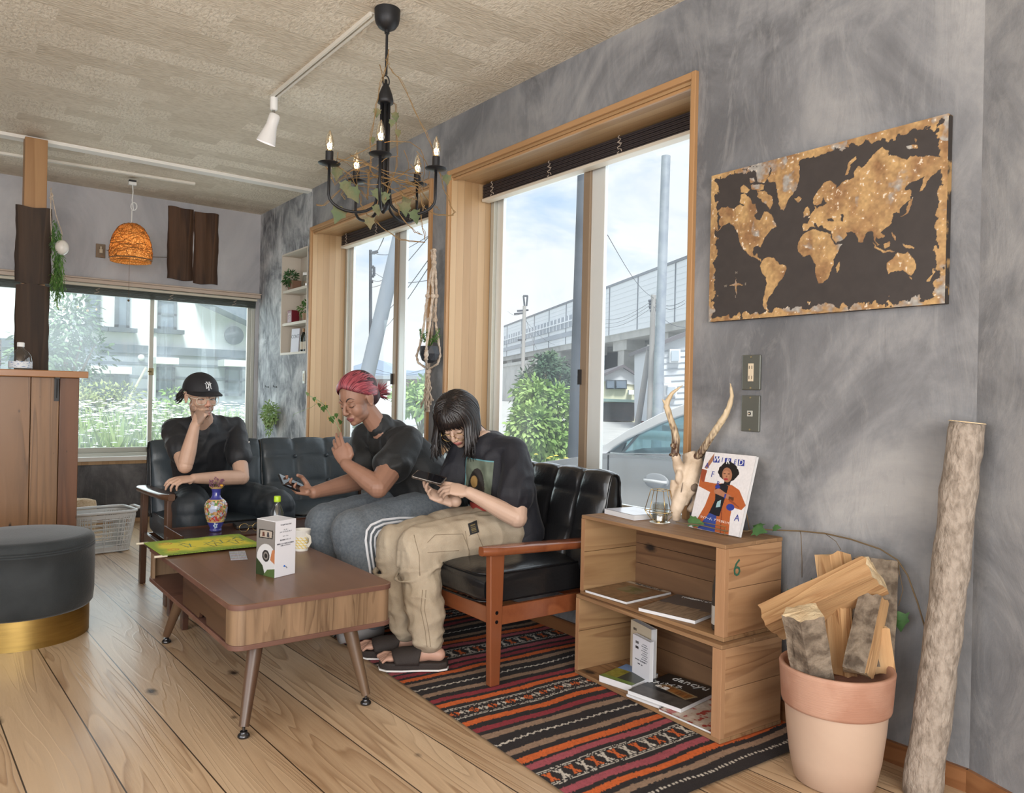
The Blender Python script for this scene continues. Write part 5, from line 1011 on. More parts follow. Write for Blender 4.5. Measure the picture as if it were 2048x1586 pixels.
# wallet and glasses
wl = onz(494, 1053, zt_); g = G(); M = frame(wl, (1,-.15,0), (.15,1,0)); g.box((-.065,-.075,.0005), (.065,.055,.018), M=M); tag(obj('notebook', g, mat('black_cover', (.012,.012,.013), .45), bevel=.004), 'thick black notebook lying on the dark side table near the vase', 'notebook')
gl = thing('eyeglasses', 'thin gold rimmed eyeglasses beside the black notebook', 'glasses', onz(500, 1063, zt_)); q = onz(501, 1064, zt_+.0); 
for s in (-1, 1): g = G(); g.tube([(q.x+.034*s+.024*math.cos(a), q.y-.0, zt_+.024+.021*math.sin(a)) for a in [2*PI*i/24 for i in range(24)]], .0013, 6, closed=True); obj('rim', g, m_gold, gl, smooth=1); g = G(); g.tube([(q.x+.058*s, q.y, zt_+.03), (q.x+.06*s, q.y+.05, zt_+.022), (q.x+.05*s, q.y+.10, zt_+.003)], .0012, 5); obj('temple', g, m_gold, gl, smooth=1)
g = G(); g.tube([(q.x-.011, q.y, zt_+.03), (q.x, q.y, zt_+.034), (q.x+.011, q.y, zt_+.03)], .0012, 5); obj('bridge', g, m_gold, gl, smooth=1)

# ---------------------------------------------------------------- on the upper crate
zc = ZC+.0006
def book(name, lab, cat, M, w, h, th, cover, parts=True, grp=None, coverfn=None, nx=80, ny=110):
    """M: origin at lower-left-bottom of the lying book; x width, y height, z thickness"""
    t_ = bpy.data.objects.new(name, None); link(t_, None, M); tag(t_, lab, cat, grp)
    g = G(); g.box((.001,.001,.0012), (w-.0005,h-.001,th-.0012)); obj('pages', g, m_paper, t_, local=True)
    cm = mat(name+'_cover', cover, .35); g = G(); g.box((0,0,0), (w,h,.0012)); g.box((0,0,0), (.0015,h,th)); obj('back_cover', g, cm, t_, local=True)
    if coverfn is None: g = G(); g.box((0,0,th-.0012), (w,h,th)); obj('front_cover', g, cm, t_, local=True)
    else:
        U, W = np.meshgrid(np.linspace(0,1,nx), np.linspace(0,1,ny)); C = coverfn(U, W); g = G(); g.v = [(a, b, th) for a, b in zip((U*w).ravel(), (W*h).ravel())]; idx = np.arange(nx*ny).reshape(ny,nx); g.f = [tuple(int(k) for k in f) for f in np.stack([idx[:-1,:-1],idx[:-1,1:],idx[1:,1:],idx[1:,:-1]],-1).reshape(-1,4)]; g.m = [0]*len(g.f)
        g.add([(0,0,th-.0012),(w,0,th-.0012),(w,h,th-.0012),(0,h,th-.0012)], [(0,3,2,1)]); obj('front_cover', g, m_gloss, t_, local=True, cols=np.concatenate([C.reshape(-1,3), np.full((4,3), .5)]))
    return t_
def flat(A, B, D): return frame(A, V(B)-V(A), V(D)-V(A))
# white book: px front-left(1210,1030) front-right(1270,1042) back
a = onz(1268, 1041, zc); b = onz(1209, 1027, zc); book('paperback_book', 'white softcover book lying at the far end of the upper crate top', 'book', flat(b, a, b+V((.16,.04,0))), (a-b).length, .155, .021, (.72,.72,.78), coverfn=lambda U, W: base(U, (.70,.71,.78)) - ((np.hypot(U-.6, W-.5) < .2)[..., None]*.12*vnoise(80,110,12,12,3,2)[..., None]))
# candle holder
hc = onz(1320, 1046, zc); hc = V((hc.x+.01, hc.y+.01, zc)); k_ = thing('candle_holder', 'gold wire geometric tealight holder on the upper crate', 'candle holder', hc); g = G(); g.lathe([(0,0),(.040,0),(.040,.0025),(0,.0025)], n=28); obj('base_plate', g, mat('white_gold', (.70,.66,.58), .3, .6), k_, local=True, smooth=.3)
R6 = lambda r, z, o=0: [V((r*math.cos(2*PI*(i+o)/6), r*math.sin(2*PI*(i+o)/6), z)) for i in range(6)]; lo, mi_, hi = R6(.030,.004), R6(.061,.045), R6(.038,.128); g = G()
for R in (mi_, hi):
    for i in range(6): g.tube([R[i], R[(i+1)%6]], .0014, 6)
for i in range(6): g.tube([lo[i], mi_[i]], .0014, 6); g.tube([mi_[i], hi[i]], .0014, 6)
obj('wire_frame', g, m_gold, k_, local=True, smooth=.5)
for x, y in ((-.013,-.006),(.014,.004)): g = G(); g.lathe([(0,.003),(.0135,.003),(.0135,.025),(.012,.025),(.012,.018),(0,.018)], (x,y,0), 20); obj('tealight_cup', g, m_gold, k_, local=True, smooth=.3)
g = G(); g.lathe([(.03,.004),(.0305,.075),(.0295,.075),(.029,.006)], n=24, cap=False); obj('glass_cylinder', g, m_jar, k_, local=True, smooth=1)
# deer skull with antlers
m_bone = mat('bone', (.62,.50,.38), .55, 0, ((.42,.31,.21), 14, .42, .7), (50, .25, 4)); m_bdk = mat('socket_shadow_bone', (.16,.12,.09), .8)
ds = 3.03; sk = lambda px, py, o=0: at(px, py, ds+o); kt = thing('deer_skull', 'deer skull with two antlers standing on the upper crate beside the magazine', 'skull', onz(1350, 1044, zc)); g = G()
g.tube([sk(1352,1042,.0), sk(1352,1020,0), sk(1362,990,.01), sk(1378,960,.03), sk(1386,930,.05), sk(1378,905,.06)], [(.014,.012),(.024,.022),(.034,.034),(.044,.044),(.042,.05),(.026,.034)], 16, side=(.8,-.6,0))
g.ell(sk(1358,955,-.0), (.016,.016,.03)); g.tube([sk(1350,908,.0), sk(1356,930,.02), sk(1366,950,.03)], [.015,.022,.03], 12); g.tube([sk(1395,915,.02), sk(1400,945,.04), sk(1402,975,.04), sk(1392,1005,.02), sk(1378,1022,.01)], [.018,.020,.022,.018,.012], 12)
g.ell(sk(1400,940,.06), (.034,.034,.036)); g.tube([sk(1370,1010,.0), sk(1378,990,.0), sk(1398,968,.0)], [.010,.014,.012], 10); g.tube([sk(1347,960,.02), sk(1345,985,.02), sk(1350,1010,.01)], [.012,.014,.012], 10)
gr = remesh(g, .0035, 4); o = obj('skull_bone', wrinkle(gr, lambda p: .0022*noise.noise(p*45)), m_bone, kt, smooth=1)
g = G(); g.ell(sk(1371,986,-.012), (.006,.005,.014)); g.tube([sk(1366,965,-.024), sk(1362,985,-.018), sk(1357,1010,-.014)], [.0012,.0024,.0012], 6); obj('nasal_cleft', g, m_bdk, kt, smooth=1)
g = G(); g.ell(sk(1389,975,-.004), (.021,.016,.018)); obj('eye_socket', g, m_bdk, kt, smooth=1)
m_ant = mat('antler', (.55,.42,.28), .5, 0, ((.10,.05,.025), 26, .45, .58, (1,1,.25)), (60, .5, 4, (1,1,.2))); m_tip = mat('antler_tip', (.62,.52,.36), .45)
def antler(parts, burr, name='antler'):
    g = G()
    for P, r in parts: g.tube(P, r, 12)
    for k in range(9): a = k*.7; g.ell(V(burr)+V((.018*math.cos(a), .018*math.sin(a), .002*math.sin(a*3))), .0065, n=8, m=5)
    g.ell(burr, (.021,.021,.009)); gr = remesh(g, .003, 2); wrinkle(gr, lambda p: .0014*noise.noise(V((p.x*150, p.y*150, p.z*40)))); B = V(burr); C = []
    for v in gr.v: p = V(v); t_ = min(1, (p-B).length/.20); n_ = noise.noise(V((p.x*190, p.y*190, p.z*38))); d_ = max(0, min(1, (1-t_)*1.25 + n_*.9 - .15)) if t_ < .93 else 0; C.append([a*(1-d_)+b*d_ for a, b in zip((.58,.46,.30), (.075,.035,.020))])
    return obj(name, gr, mat('antler_horn', (1,1,1), .5, attr=True), kt, smooth=1, cols=np.array(C))
antler([([sk(1350,905,.01), sk(1352,880,.01), sk(1349,860,.01), sk(1340,835,.0), sk(1333,812,.0), sk(1336,800,.0), sk(1344,787,.0), sk(1356,777,-.01), sk(1366,770,-.02)], [.016,.017,.014,.012,.0125,.010,.008,.005,.002]), ([sk(1335,812,0), sk(1329,805,0), sk(1324,797,0)], [.010,.006,.002]), ([sk(1352,893,0), sk(1342,890,-.01)], [.012,.008])], sk(1350,910,.01))
antler([([sk(1388,922,.03), sk(1402,905,.01), sk(1418,880,-.01), sk(1438,850,-.03), sk(1450,832,-.04), sk(1458,815,-.05), sk(1464,792,-.06), sk(1462,775,-.07), sk(1460,766,-.08)], [.017,.016,.014,.0135,.012,.010,.0085,.005,.002]), ([sk(1444,845,-.035), sk(1449,830,-.045), sk(1450,818,-.05)], [.010,.007,.002])], sk(1390,920,.03))
# magazine on its wire stand
def bil(P, A, B, C_, D):
    """inverse bilinear of point P in quad A(bl) B(br) C(tr) D(tl)"""
    u = v = .5
    for _ in range(12):
        x = (1-u)*(1-v)*A[0]+u*(1-v)*B[0]+u*v*C_[0]+(1-u)*v*D[0]-P[0]; y = (1-u)*(1-v)*A[1]+u*(1-v)*B[1]+u*v*C_[1]+(1-u)*v*D[1]-P[1]
        a = (1-v)*(B[0]-A[0])+v*(C_[0]-D[0]); b = (1-u)*(D[0]-A[0])+u*(C_[0]-B[0]); c = (1-v)*(B[1]-A[1])+v*(C_[1]-D[1]); d = (1-u)*(D[1]-A[1])+u*(C_[1]-B[1]); dt = a*d-b*c; u -= (x*d-b*y)/dt; v -= (a*y-c*x)/dt
    return (u, v)
QB = ((868,1380),(1310,1470),(1500,768),(1025,718)); m2 = lambda x, y: bil((x, y), *QB)
def wired(U, W):
    C = base(U, (.68,.66,.67)); P = lambda L, c: poly(C, U, W, [m2(*q) for q in L], c); SK = (.33,.15,.085); CO = (.40,.105,.032); BL = (.03,.045,.25)
    def E(cx, cy, rx, ry, c): P([(cx+rx*math.cos(a), cy+ry*math.sin(a)) for a in [2*PI*i/28 for i in range(28)]], c)
    for i, (x0, y0) in enumerate(((1104,760),(1212,778),(1334,793))): P([(x0,y0),(x0+60,y0+6),(x0+54,y0+62),(x0-6,y0+56)], BL)
    P([(1112,732),(1098,800),(1040,875),(1015,865),(1065,790),(1085,765)], SK); P([(985,870),(1040,885),(1015,985),(1120,1005),(1180,1005),(1270,1020),(1335,1065),(1385,1200),(1345,1240),(1265,1215),(1245,1300),(1225,1460),(905,1385),(1020,1200),(1070,1080),(960,1025)], CO)
    P([(985,870),(1040,885),(1015,985),(1000,990),(975,960)], (.27,.06,.03)); P([(1120,1020),(1190,1005),(1240,1030),(1225,1080),(1200,1150),(1150,1295),(1050,1275),(1115,1150)], (.012,.012,.016)); P([(1060,1262),(1125,1290),(1105,1435),(950,1392)], (.035,.06,.24)); P([(1135,1165),(1170,1150),(1160,1210),(1120,1215)], (.30,.45,.48))
    for k in range(46):
        a = k*2.4; E(1243+82*math.cos(a)*(.6+.4*((k*7) % 5)/5), 902+76*math.sin(a)*(.6+.4*((k*3) % 5)/5), 24, 24, (.012,.010,.010))
    P([(1208,975),(1265,980),(1250,1025),(1190,1020)], (.012,.012,.014)); E(1229,930,46,66,SK); E(1222,930,30,40,(.42,.20,.115)); E(1218,968,20,9,(.30,.03,.04)); E(1207,918,12,4,(.05,.02,.015)); E(1245,922,12,4,(.05,.02,.015)); P([(1180,880),(1230,862),(1275,885),(1275,868),(1230,845),(1185,860)], (.015,.01,.01)); E(1224,945,7,8,(.26,.11,.06))
    P([(1105,1065),(1150,1045),(1205,1085),(1262,1118),(1250,1150),(1190,1125),(1110,1090)], (.38,.17,.10)); E(1140,1035,24,16,BL); E(1250,1215,36,30,BL); P([(1205,1095),(1220,1100),(1205,1140),(1195,1135)], BL); P([(1240,1120),(1285,1130),(1280,1160),(1235,1150)], (.10,.035,.015)); P([(1170,1230),(1178,1232),(1160,1440),(1150,1438)], (.22,.05,.02)); P([(1250,1140),(1330,1215),(1325,1222),(1240,1160)], (.25,.06,.025))
    C *= (.93+.14*vnoise(U.shape[1], U.shape[0], 40, 50, 2, 2))[..., None]; return C
bl_, br_, tr_, tl_ = [(1180+x/4.405, 740+y/4.405) for x, y in QB]
Z0 = onz(*bl_, zc+.004); Z1 = onz(*br_, zc+.004); wv = Z1-Z0; ww = wv.length; nrm = V((wv.y, -wv.x, 0)).normalized(); nrm = nrm if nrm.dot(CAM-Z0) > 0 else -nrm
upv = None; best = 1e9
for i in range(40):
    a = math.radians(5+i); u_ = V((0,0,1))*math.cos(a) - nrm*math.sin(a)
    for hh in [.22+.002*k for k in range(40)]:
        p = Z0+u_*hh; d = p-CAM; cx = sum(CM[0][k]*d[k] for k in range(3)); cy = sum(CM[1][k]*d[k] for k in range(3)); cz = sum(CM[2][k]*d[k] for k in range(3)); e = (1024+FOC*cx/cz-tl_[0])**2+(793+FOC*cy/cz-tl_[1])**2
        if e < best: best = e; upv = u_; mh_ = hh
Mm = frame(Z0, wv, upv); Mb = Mm @ Matrix.Translation((0,0,-.014))
mg = book('magazine', 'magazine on a wire stand, cover showing a person in an orange coat', 'magazine', Mb, ww, mh_, .014, (.66,.65,.66), coverfn=wired, nx=240, ny=330)
mbl = mat('navy_print', (.03,.045,.25), .5)
for s, x, y, sz, mm in (('W', 1133,790,.030,m_white),('I', 1187,797,.026,mbl),('R', 1242,812,.030,m_white),('E', 1308,818,.026,mbl),('D', 1361,825,.030,m_white),('A', 1040,845,.030,mbl),('F', 1095,925,.032,mbl),('R', 1146,1008,.026,mbl),('C', 1262,1222,.022,mbl),('A', 1305,1310,.034,mbl)):
    u, v = m2(x, y); text('cover_letter', s, sz*1.0, Mm @ Matrix.Translation((u*ww, v*mh_, .0006)), mm, mg)
u, v = m2(1110, 1325); text('cover_line', 'ワイアード、アフリカにいく', .011, Mm @ Matrix.Translation((u*ww, v*mh_, .0006)) @ Matrix.Rotation(-.03, 4, 'Z'), m_white, mg)
wsd = thing('wire_stand', 'thin wire easel stand holding up the magazine on the crate', 'stand', Z0); P = lambda x, y, z: Mb @ V((x, y, z)); g = G(); g.tube([P(ww*.12,.0,-.006), P(ww*.12,-.003,.017), P(ww*.12,.026,.018), P(ww*.74,.026,.018), P(ww*.74,-.003,.017), P(ww*.74,.0,-.006)], .0014, 6); 
bp_ = P(ww*.8, mh_*.6, -.003); ft = V((bp_.x, bp_.y, zc+.002)) - nrm*.05; g.tube([P(ww*.12,0,-.006), P(ww*.3, mh_*.6,-.004), P(ww*.8, mh_*.6,-.004), P(ww*.74,0,-.006)], .0014, 6); g.tube([P(ww*.8, mh_*.6,-.004), ft], .0014, 6); obj('wire', g, m_twig, wsd, smooth=1)
# ivy vine from the crate over to the trunk
vi = thing('ivy_vine', 'thin brown ivy vine curving from the crate top over the firewood pot', 'plant', onz(1545, 1060, zc)); VX = [(1495,1062,2.36,0),(1520,1058,2.40,0),(1545,1060,2.42,0),(1600,1062,2.45,0),(1650,1067,2.46,0),(1700,1078,2.46,0),(1760,1098,2.46,0),(1795,1120,2.46,0),(1815,1150,2.45,0),(1835,1205,2.44,0),(1852,1262,2.42,0)]
g = G(); P = [onx(a, b, c) for a, b, c, _ in VX]; g.tube(P, .0026, 6); g.tube([P[3], onx(1602,1070,2.42), onx(1604,1120,2.43), onx(1604,1155,2.43)], .0012, 4); g.tube([P[7], onx(1800,1150,2.44), onx(1806,1180,2.44), onx(1797,1212,2.43)], .0012, 4); g.tube([P[4], onx(1672,1083,2.44), onx(1682,1100,2.44)], .0012, 4); g.tube([P[0], onx(1450,1062,2.30), onx(1400,1050,2.28), onx(1360,1046,2.24), onx(1352,1044,2.22)], .0022, 5); obj('stem', g, m_stem, vi, smooth=1)
for px, py, X, s, d in ((1505,1057,2.36,.06,(-.2,-1,.1)),(1525,1056,2.40,.05,(0,1,.2)),(1545,1055,2.42,.035,(-.2,-1,.3)),(1595,1180,2.43,.085,(-.3,-.8,-.5)),(1612,1168,2.43,.07,(0,-.9,-.1)),(1585,1185,2.43,.06,(-.2,.5,-1)),(1797,1222,2.43,.07,(0,-.1,-1)),(1790,1232,2.43,.05,(0,.5,-1)),(1375,1040,2.28,.055,(.3,-1,.1)),(1385,1043,2.29,.045,(.5,-1,0))):
    g = G(); g.leaf(onx(px, py, X), d, (-1,-.3,.8), s, s*.8, .3, lobes=True); obj('leaf', g, m_leafd, vi, smooth=1)

# ---------------------------------------------------------------- inside the crates
z1_ = ZR+.328+.0145+.0006; z2_ = ZR+.0145+.0006
def cov(kind):
    def f(U, W):
        ny, nx = U.shape; n = vnoise(nx, ny, 9, 12, 4, 4); n2 = vnoise(nx, ny, 40, 6, 6, 3)
        if kind == 'brown':
            C = base(U, (.22,.13,.07)); C *= (.35+1.1*n)[..., None]; poly(C, U, W, [(.25,.42),(.75,.42),(.75,.8),(.25,.8)], (.20,.17,.10)); poly(C, U, W, [(0,.9),(1,.9),(1,1),(0,1)], (.50,.44,.36)); C[(W > .42) & (W < .75) & (U > .3) & (U < .7) & (n > .5)] = (.12,.13,.05); return C
        if kind == 'grey':
            C = base(U, (.085,.085,.09)); m = (W < .45+.1*n) & (W < .62-.3*U+.2*n); C[m] = np.array((.30,.22,.15))*(.3+1.3*n2[m])[..., None] if m.any() else 0; return C
        if kind == 'green':
            C = base(U, (.04,.05,.04)); C[W > .66] = (.15,.26,.50); m = (U < .42); C[m & (W < .66)] = np.array((.22,.20,.03))*(.4+1.2*n[m & (W < .66)])[..., None]; C[(W < .14)] = np.array((.14,.22,.05)); return C
        if kind == 'dancyu':
            C = base(U, (.012,.014,.016)); m = W < .3; C[m] = np.array((.07,.065,.06))*(.5+n[m])[..., None]; poly(C, U, W, [(.15,.45),(.85,.30),(.92,.52),(.30,.62)], (.30,.22,.12)); q_ = inpoly(U, W, [(.22,.46),(.82,.34),(.87,.50),(.33,.58)]); C[q_] = np.array((.30,.12,.03))*(.3+1.2*n2[q_])[..., None]; return C
        C = base(U, (.50,.40,.32)); C[n > .62] = (.35,.05,.04); C[n < .35] = (.6,.5,.42); return C
    return f
# upper shelf: brown magazine partly on a white one, and a grey magazine
F = lambda px, py, z: onz(px, py, z)
a, b, c = F(1248,1225,z1_), F(1160,1187,z1_), F(1248,1160,z1_)
m_a = book('magazine', 'brown interior photo magazine with curled cover on the upper crate shelf', 'magazine', flat(V((2.168,2.345,z1_)), (2.178,2.10,z1_), (2.44,2.355,z1_)), .225, .270, .010, (.55,.53,.5), coverfn=cov('brown'))
g = G(); Mc = flat(V((2.168,2.335,z1_+.0106)), (2.178,2.09,z1_+.0106), (2.44,2.345,z1_+.0106)); nx, ny = 60, 40
U, W = np.meshgrid(np.linspace(0,1,nx), np.linspace(0,1,ny)); C = cov('brown')(1-W, U)
m_b = book('magazine', 'grey and sand landscape magazine nearest the open edge of the upper crate shelf', 'magazine', flat(V((2.150,2.03,z1_)), (2.195,1.80,z1_), (2.39,2.09,z1_)), .235, .285, .013, (.62,.62,.63), coverfn=cov('grey'))
text('title', 'MODERN LIVING', .022, MW[m_b.name] @ Matrix.Translation((.12,.262,.0136)), m_white, m_b); text('title', 'THE GOOD LIFE', .020, MW[m_a.name] @ Matrix.Translation((.115,.255,.0106)), m_black, m_a)
# dark bottle behind the corner cleat
dbp = V((2.225, 1.705, z1_)); db = thing('wine_bottle', 'dark bottle with white label behind the near corner of the upper crate', 'bottle', dbp); g = G(); g.lathe([(0,0),(.034,0),(.036,.004),(.036,.15),(.030,.18),(.014,.215),(.013,.27),(0,.271)], n=28); obj('bottle_body', g, mat('smoked_glass', (.05,.045,.04), .1), db, local=True, smooth=.5); g = G(); g.lathe([(.0365,.02),(.0365,.085)], n=28, cap=False); obj('label', g, mat('grey_label', (.48,.46,.42), .6), db, local=True, smooth=1)
# lower crate: standing books
def stand(lab, p, w, h, th, cover, spine, back=None, rot=0):
    M = Matrix.Translation(p) @ Matrix.Rotation(rot, 4, 'Z'); t_ = bpy.data.objects.new('standing_book', None); link(t_, None, M); tag(t_, lab, 'book')
    # width along -y (towards the viewer's right), thickness along x
    g = G(); g.box((.001,-w+.001,.001), (th-.001,-.001,h-.001)); obj('pages', g, m_paper, t_, local=True); cm = mat('bookcover', cover, .5)
    g = G(); g.box((0,-w,0), (.0012,0,h)); g.box((th-.0012,-w,0), (th,0,h)); obj('cover', g, cm, t_, local=True); g = G(); g.box((0,0,0), (th,.0012,h)); obj('spine', g, mat('bookspine', spine, .5), t_, local=True)
    return t_, M
def barcode(t_, M, x, z, w=.022, h=.010):
    g = G(); y = x; k = 0; rs = random.Random(int(z*1e4))
    while y > x-w: q = rs.uniform(.0006,.0018); g.box((-.0004,y-q,z), (0,y,z+h)); y -= q+rs.uniform(.0006,.0014)
    obj('barcode', g, m_black, t_, local=True)
TF = Matrix(((0,0,-1,0),(-1,0,0,0),(0,1,0,0),(0,0,0,1)))
t_, M = stand('tall cream coloured book standing at the back of the lower crate', V((2.335,2.245,z2_)), .150, .215, .028, (.50,.43,.32), (.50,.42,.30), rot=-.25); barcode(t_, M, -.02, .180); barcode(t_, M, -.02, .155)
for i, s in enumerate(('アラスカの詩', '旅する木')): text('spine_text', s, .013, M @ Matrix.Translation((.014,.0016,.14-.075*i)) @ Matrix(((1,0,0,0),(0,0,1,0),(0,-1,0,0),(0,0,0,1))) @ Matrix.Rotation(-PI/2, 4, 'Z') @ Matrix.Rotation(PI, 4, 'Z') if False else M @ Matrix.Translation((-.0006,-.10,.14-.03*i)) @ TF, m_stem, t_)
t_, M = stand('white paperback with barcodes standing in front of the cream book', V((2.285,2.185,z2_)), .118, .180, .018, (.66,.67,.72), (.55,.45,.45), rot=-.22); barcode(t_, M, -.02, .150); barcode(t_, M, -.02, .130)
for i in range(9): text('blurb', 'あいうえおかきくけこ' if i % 2 else 'さしすせそたち', .0045, M @ Matrix.Translation((-.0006,-.085,.158-.0085*i)) @ TF, mt, t_)
for s, z in (('定価（本体一五〇〇円＋税）', .088), ('新書版　本体', .074)): text('blurb', s, .0055, M @ Matrix.Translation((-.0006,-.055,z)) @ TF, mt, t_)
m_c = book('paperback_book', 'thick book with a blue and olive landscape cover lying in the lower crate', 'book', flat(V((2.150,2.235,z2_)), (2.175,2.085,z2_), (2.33,2.27,z2_)), .155, .185, .026, (.5,.5,.48), coverfn=cov('green'))
m_e = book('magazine', 'flat cream magazine with red print on the floor of the lower crate', 'magazine', flat(V((2.128,1.90,z2_)), (2.130,1.665,z2_), (2.40,1.905,z2_)), .235, .27, .008, (.5,.45,.38), coverfn=cov('misc'))
m_d = book('magazine', 'black food magazine lying on the lower shelf next to the landscape book', 'magazine', flat(V((2.135,2.062,z2_+.009)), (2.165,1.825,z2_+.009), (2.38,2.085,z2_+.009)), .235, .27, .015, (.6,.6,.6), coverfn=cov('dancyu'))
m_f = book('magazine', 'white magazine directly beneath the black food magazine in the lower crate', 'magazine', flat(V((2.130,2.064,z2_)), (2.145,1.915,z2_), (2.36,2.07,z2_)), .150, .25, .0085, (.6,.6,.62))
text('title', 'dancyu', .058, MW[m_d.name] @ Matrix.Translation((.125,.235,.0158)), m_white, m_d); text('title', 'スパイス', .030, MW[m_d.name] @ Matrix.Translation((.07,.16,.0158)) @ Matrix.Rotation(.3, 4, 'Z'), m_white, m_d); text('title', 'の国', .030, MW[m_d.name] @ Matrix.Translation((.07,.12,.0158)), m_white, m_d)

# ---------------------------------------------------------------- terracotta pot, firewood, trunk
PC = V((2.232, 1.283, 0)); m_terra = mat('terracotta', (.37,.185,.12), .75, 0, ((.46,.265,.185), 5, .4, .6), (90, .2, 3, (.2,.2,4))); m_glaze = mat('pale_clay', (.50,.36,.27), .45, 0, ((.45,.31,.23), 3, .4, .7))
pt_ = thing('terracotta_pot', 'large pale clay pot with terracotta rim band holding split firewood', 'pot', PC); g = G(); g.lathe([(0,.0),(.108,.0),(.117,.006),(.132,.08),(.143,.17),(.148,.232),(.148,.236),(.145,.236),(0,.236)], n=64); obj('pot_body', g, m_glaze, pt_, local=True, smooth=.4)
g = G(); g.lathe([(.148,.232),(.156,.234),(.158,.242),(.165,.34),(.166,.348),(.163,.353),(.154,.353),(.150,.345),(.143,.24),(0,.237)], n=64, cap=False); obj('rim_band', g, m_terra, pt_, local=True, smooth=.4)
m_split = wood('split_wood', (.56,.35,.17), (.32,.16,.065), 'z', 4.5, .8, 7, 0, (.62,.43,.24), None, 0, .6); m_logend = mat('log_end', (.66,.52,.33), .85, 0, ((.52,.36,.2), 22, .4, .7), (60, .6, 4)); m_barkl = mat('pale_bark', (.24,.19,.14), .9, 0, ((.09,.065,.045), 22, .4, .62), (50, .8, 5))
def log(lab, a, b, prof, roll, bark=None, seed=0, loc_=None):
    """a split log from a to b; prof = polygon (x,y) cross-section, bark = indices of side faces with bark"""
    a, b = V(a), V(b); z = (b-a); L = z.length; q_ = z.to_track_quat('Z', 'Y').to_matrix().to_4x4() @ Matrix.Rotation(roll, 4, 'Z'); M = Matrix.Translation(a) @ q_; n = len(prof); S = 14; sub_ = 5; pr2 = []; fm = []
    for i in range(n):
        A, B = prof[i], prof[(i+1) % n]
        for s in range(sub_): pr2.append((A[0]+(B[0]-A[0])*s/sub_, A[1]+(B[1]-A[1])*s/sub_)); fm.append(1 if bark and i in bark else 0)
    m = len(pr2); vs = []; 
    for k in range(S+1):
        t_ = k/S; 
        for j, (x, y) in enumerate(pr2): w_ = 1+.10*noise.noise(V((j*.9, t_*2.2, seed))) ; dz = .012*noise.noise(V((x*40, y*40, seed+k))) if k in (0, S) else 0; vs.append((x*w_, y*w_, L*t_+dz))
    g = G(); g.add(vs, [(k*m+j, k*m+(j+1)%m, (k+1)*m+(j+1)%m, (k+1)*m+j) for k in range(S) for j in range(m)]); g.m = [fm[j] for k in range(S) for j in range(m)]; vs2 = [(0,0,-.002),(0,0,L+.004)]; g.v += vs2; c0, c1 = len(g.v)-2, len(g.v)-1
    for j in range(m): g.f.append((c0, (j+1) % m, j)); g.m.append(2); g.f.append((c1, S*m+j, S*m+(j+1) % m)); g.m.append(2)
    g.v = [M @ V(v) for v in g.v]; inv = M.inverted(); o = bpy.data.objects.new('firewood_log', None); bpy.data.objects.remove(o)
    me = G(); me.v = [inv @ v for v in g.v]; me.f = g.f; me.m = g.m; ob = obj('firewood_log', me, [m_split, m_barkl, m_logend], None, local=True, smooth=.22); ob.matrix_basis = M; tag(ob, lab, 'firewood', 'split firewood in the pot'); return ob
tri = lambda r: [(-r,-r*.7),(r,-r*.6),(r*.1,r)]; wedge = lambda r: [(-r,0),(-r*.5,-r*.75),(r*.4,-r*.8),(r,-.1*r),(0,r*.8)]
dp = lambda px, py, d: at(px, py, d)
log('long split log lying diagonally across the top of the firewood', dp(1540,1245,2.56), dp(1752,1148,2.40), [(-.062,-.045),(.055,-.055),(.062,.03),(-.01,.068)], 1.35, None, 1)
log('short bark-covered log at the front left of the firewood pot', dp(1635,1350,2.33), dp(1612,1222,2.30), [(-.066,.0),(-.045,-.055),(.02,-.062),(.064,-.01),(.0,.055)], .1, (0,1,2), 2)
log('pale upright split log in the middle of the firewood pot', dp(1712,1345,2.34), dp(1745,1195,2.42), [(-.045,-.03),(.04,-.035),(.035,.03),(-.03,.04)], .2, (2,), 3)
log('thick rough log with dark bark standing upright at the back right', dp(1742,1330,2.42), dp(1752,1120,2.50), [(-.06,-.04),(.05,-.05),(.066,.0),(.04,.055),(-.05,.05)], .5, (0,1,2,3), 4)
log('upright split log showing behind the crossing log', dp(1700,1330,2.44), dp(1668,1110,2.55), [(-.045,-.03),(.045,-.035),(.04,.035),(-.04,.035)], .1, None, 5)
log('narrow brown log leaning at the right rim of the pot', dp(1775,1345,2.38), dp(1762,1255,2.40), [(-.025,-.03),(.028,-.03),(.02,.03)], .3, None, 6)
log('small dark log in the middle behind the pale upright one', dp(1690,1350,2.42), dp(1680,1215,2.48), [(-.03,-.03),(.03,-.03),(.02,.03),(-.02,.03)], .3, None, 7)
g = G(); P = [V((2.362,1.083,.0)), V((2.385,1.06,.30)), V((2.398,1.035,.62)), V((2.415,1.02,.90)), V((2.425,1.005,1.10))]; n_s = 28; Q = []; rad = []
for i in range(n_s+1):
    s = i/n_s*4; k = min(3, int(s)); Q.append(P[k].lerp(P[k+1], s-k)); rad.append(.052-.004*(i/n_s)+.002*math.sin(i*1.3))
g.tube(Q, rad, 28, side=(1,0,0)); g.v = [tuple(V(v)+V((noise.noise(V(v)*18), noise.noise(V(v)*18+V((5,5,5))), 0))*.006) for v in g.v]
m_trunk = mat('grey_trunk', (.37,.31,.255), .85, 0, ((.20,.16,.125), 60, .40, .68, (1,1,.5), 8), (70, 1.0, 6, (1,1,.5)))
tk = thing('weathered_trunk', 'pale grey tree trunk leaning upright against the wall at the right', 'tree trunk', P[0]); obj('bark', g, m_trunk, tk, smooth=.5)
g = G(); dd = (Q[-1]-Q[-2]).normalized(); g.tube([Q[-1]+dd*.001, Q[-1]+dd*.004], [.049,.047], 24, side=(1,0,0)); obj('cut_end', g, m_logend, tk)
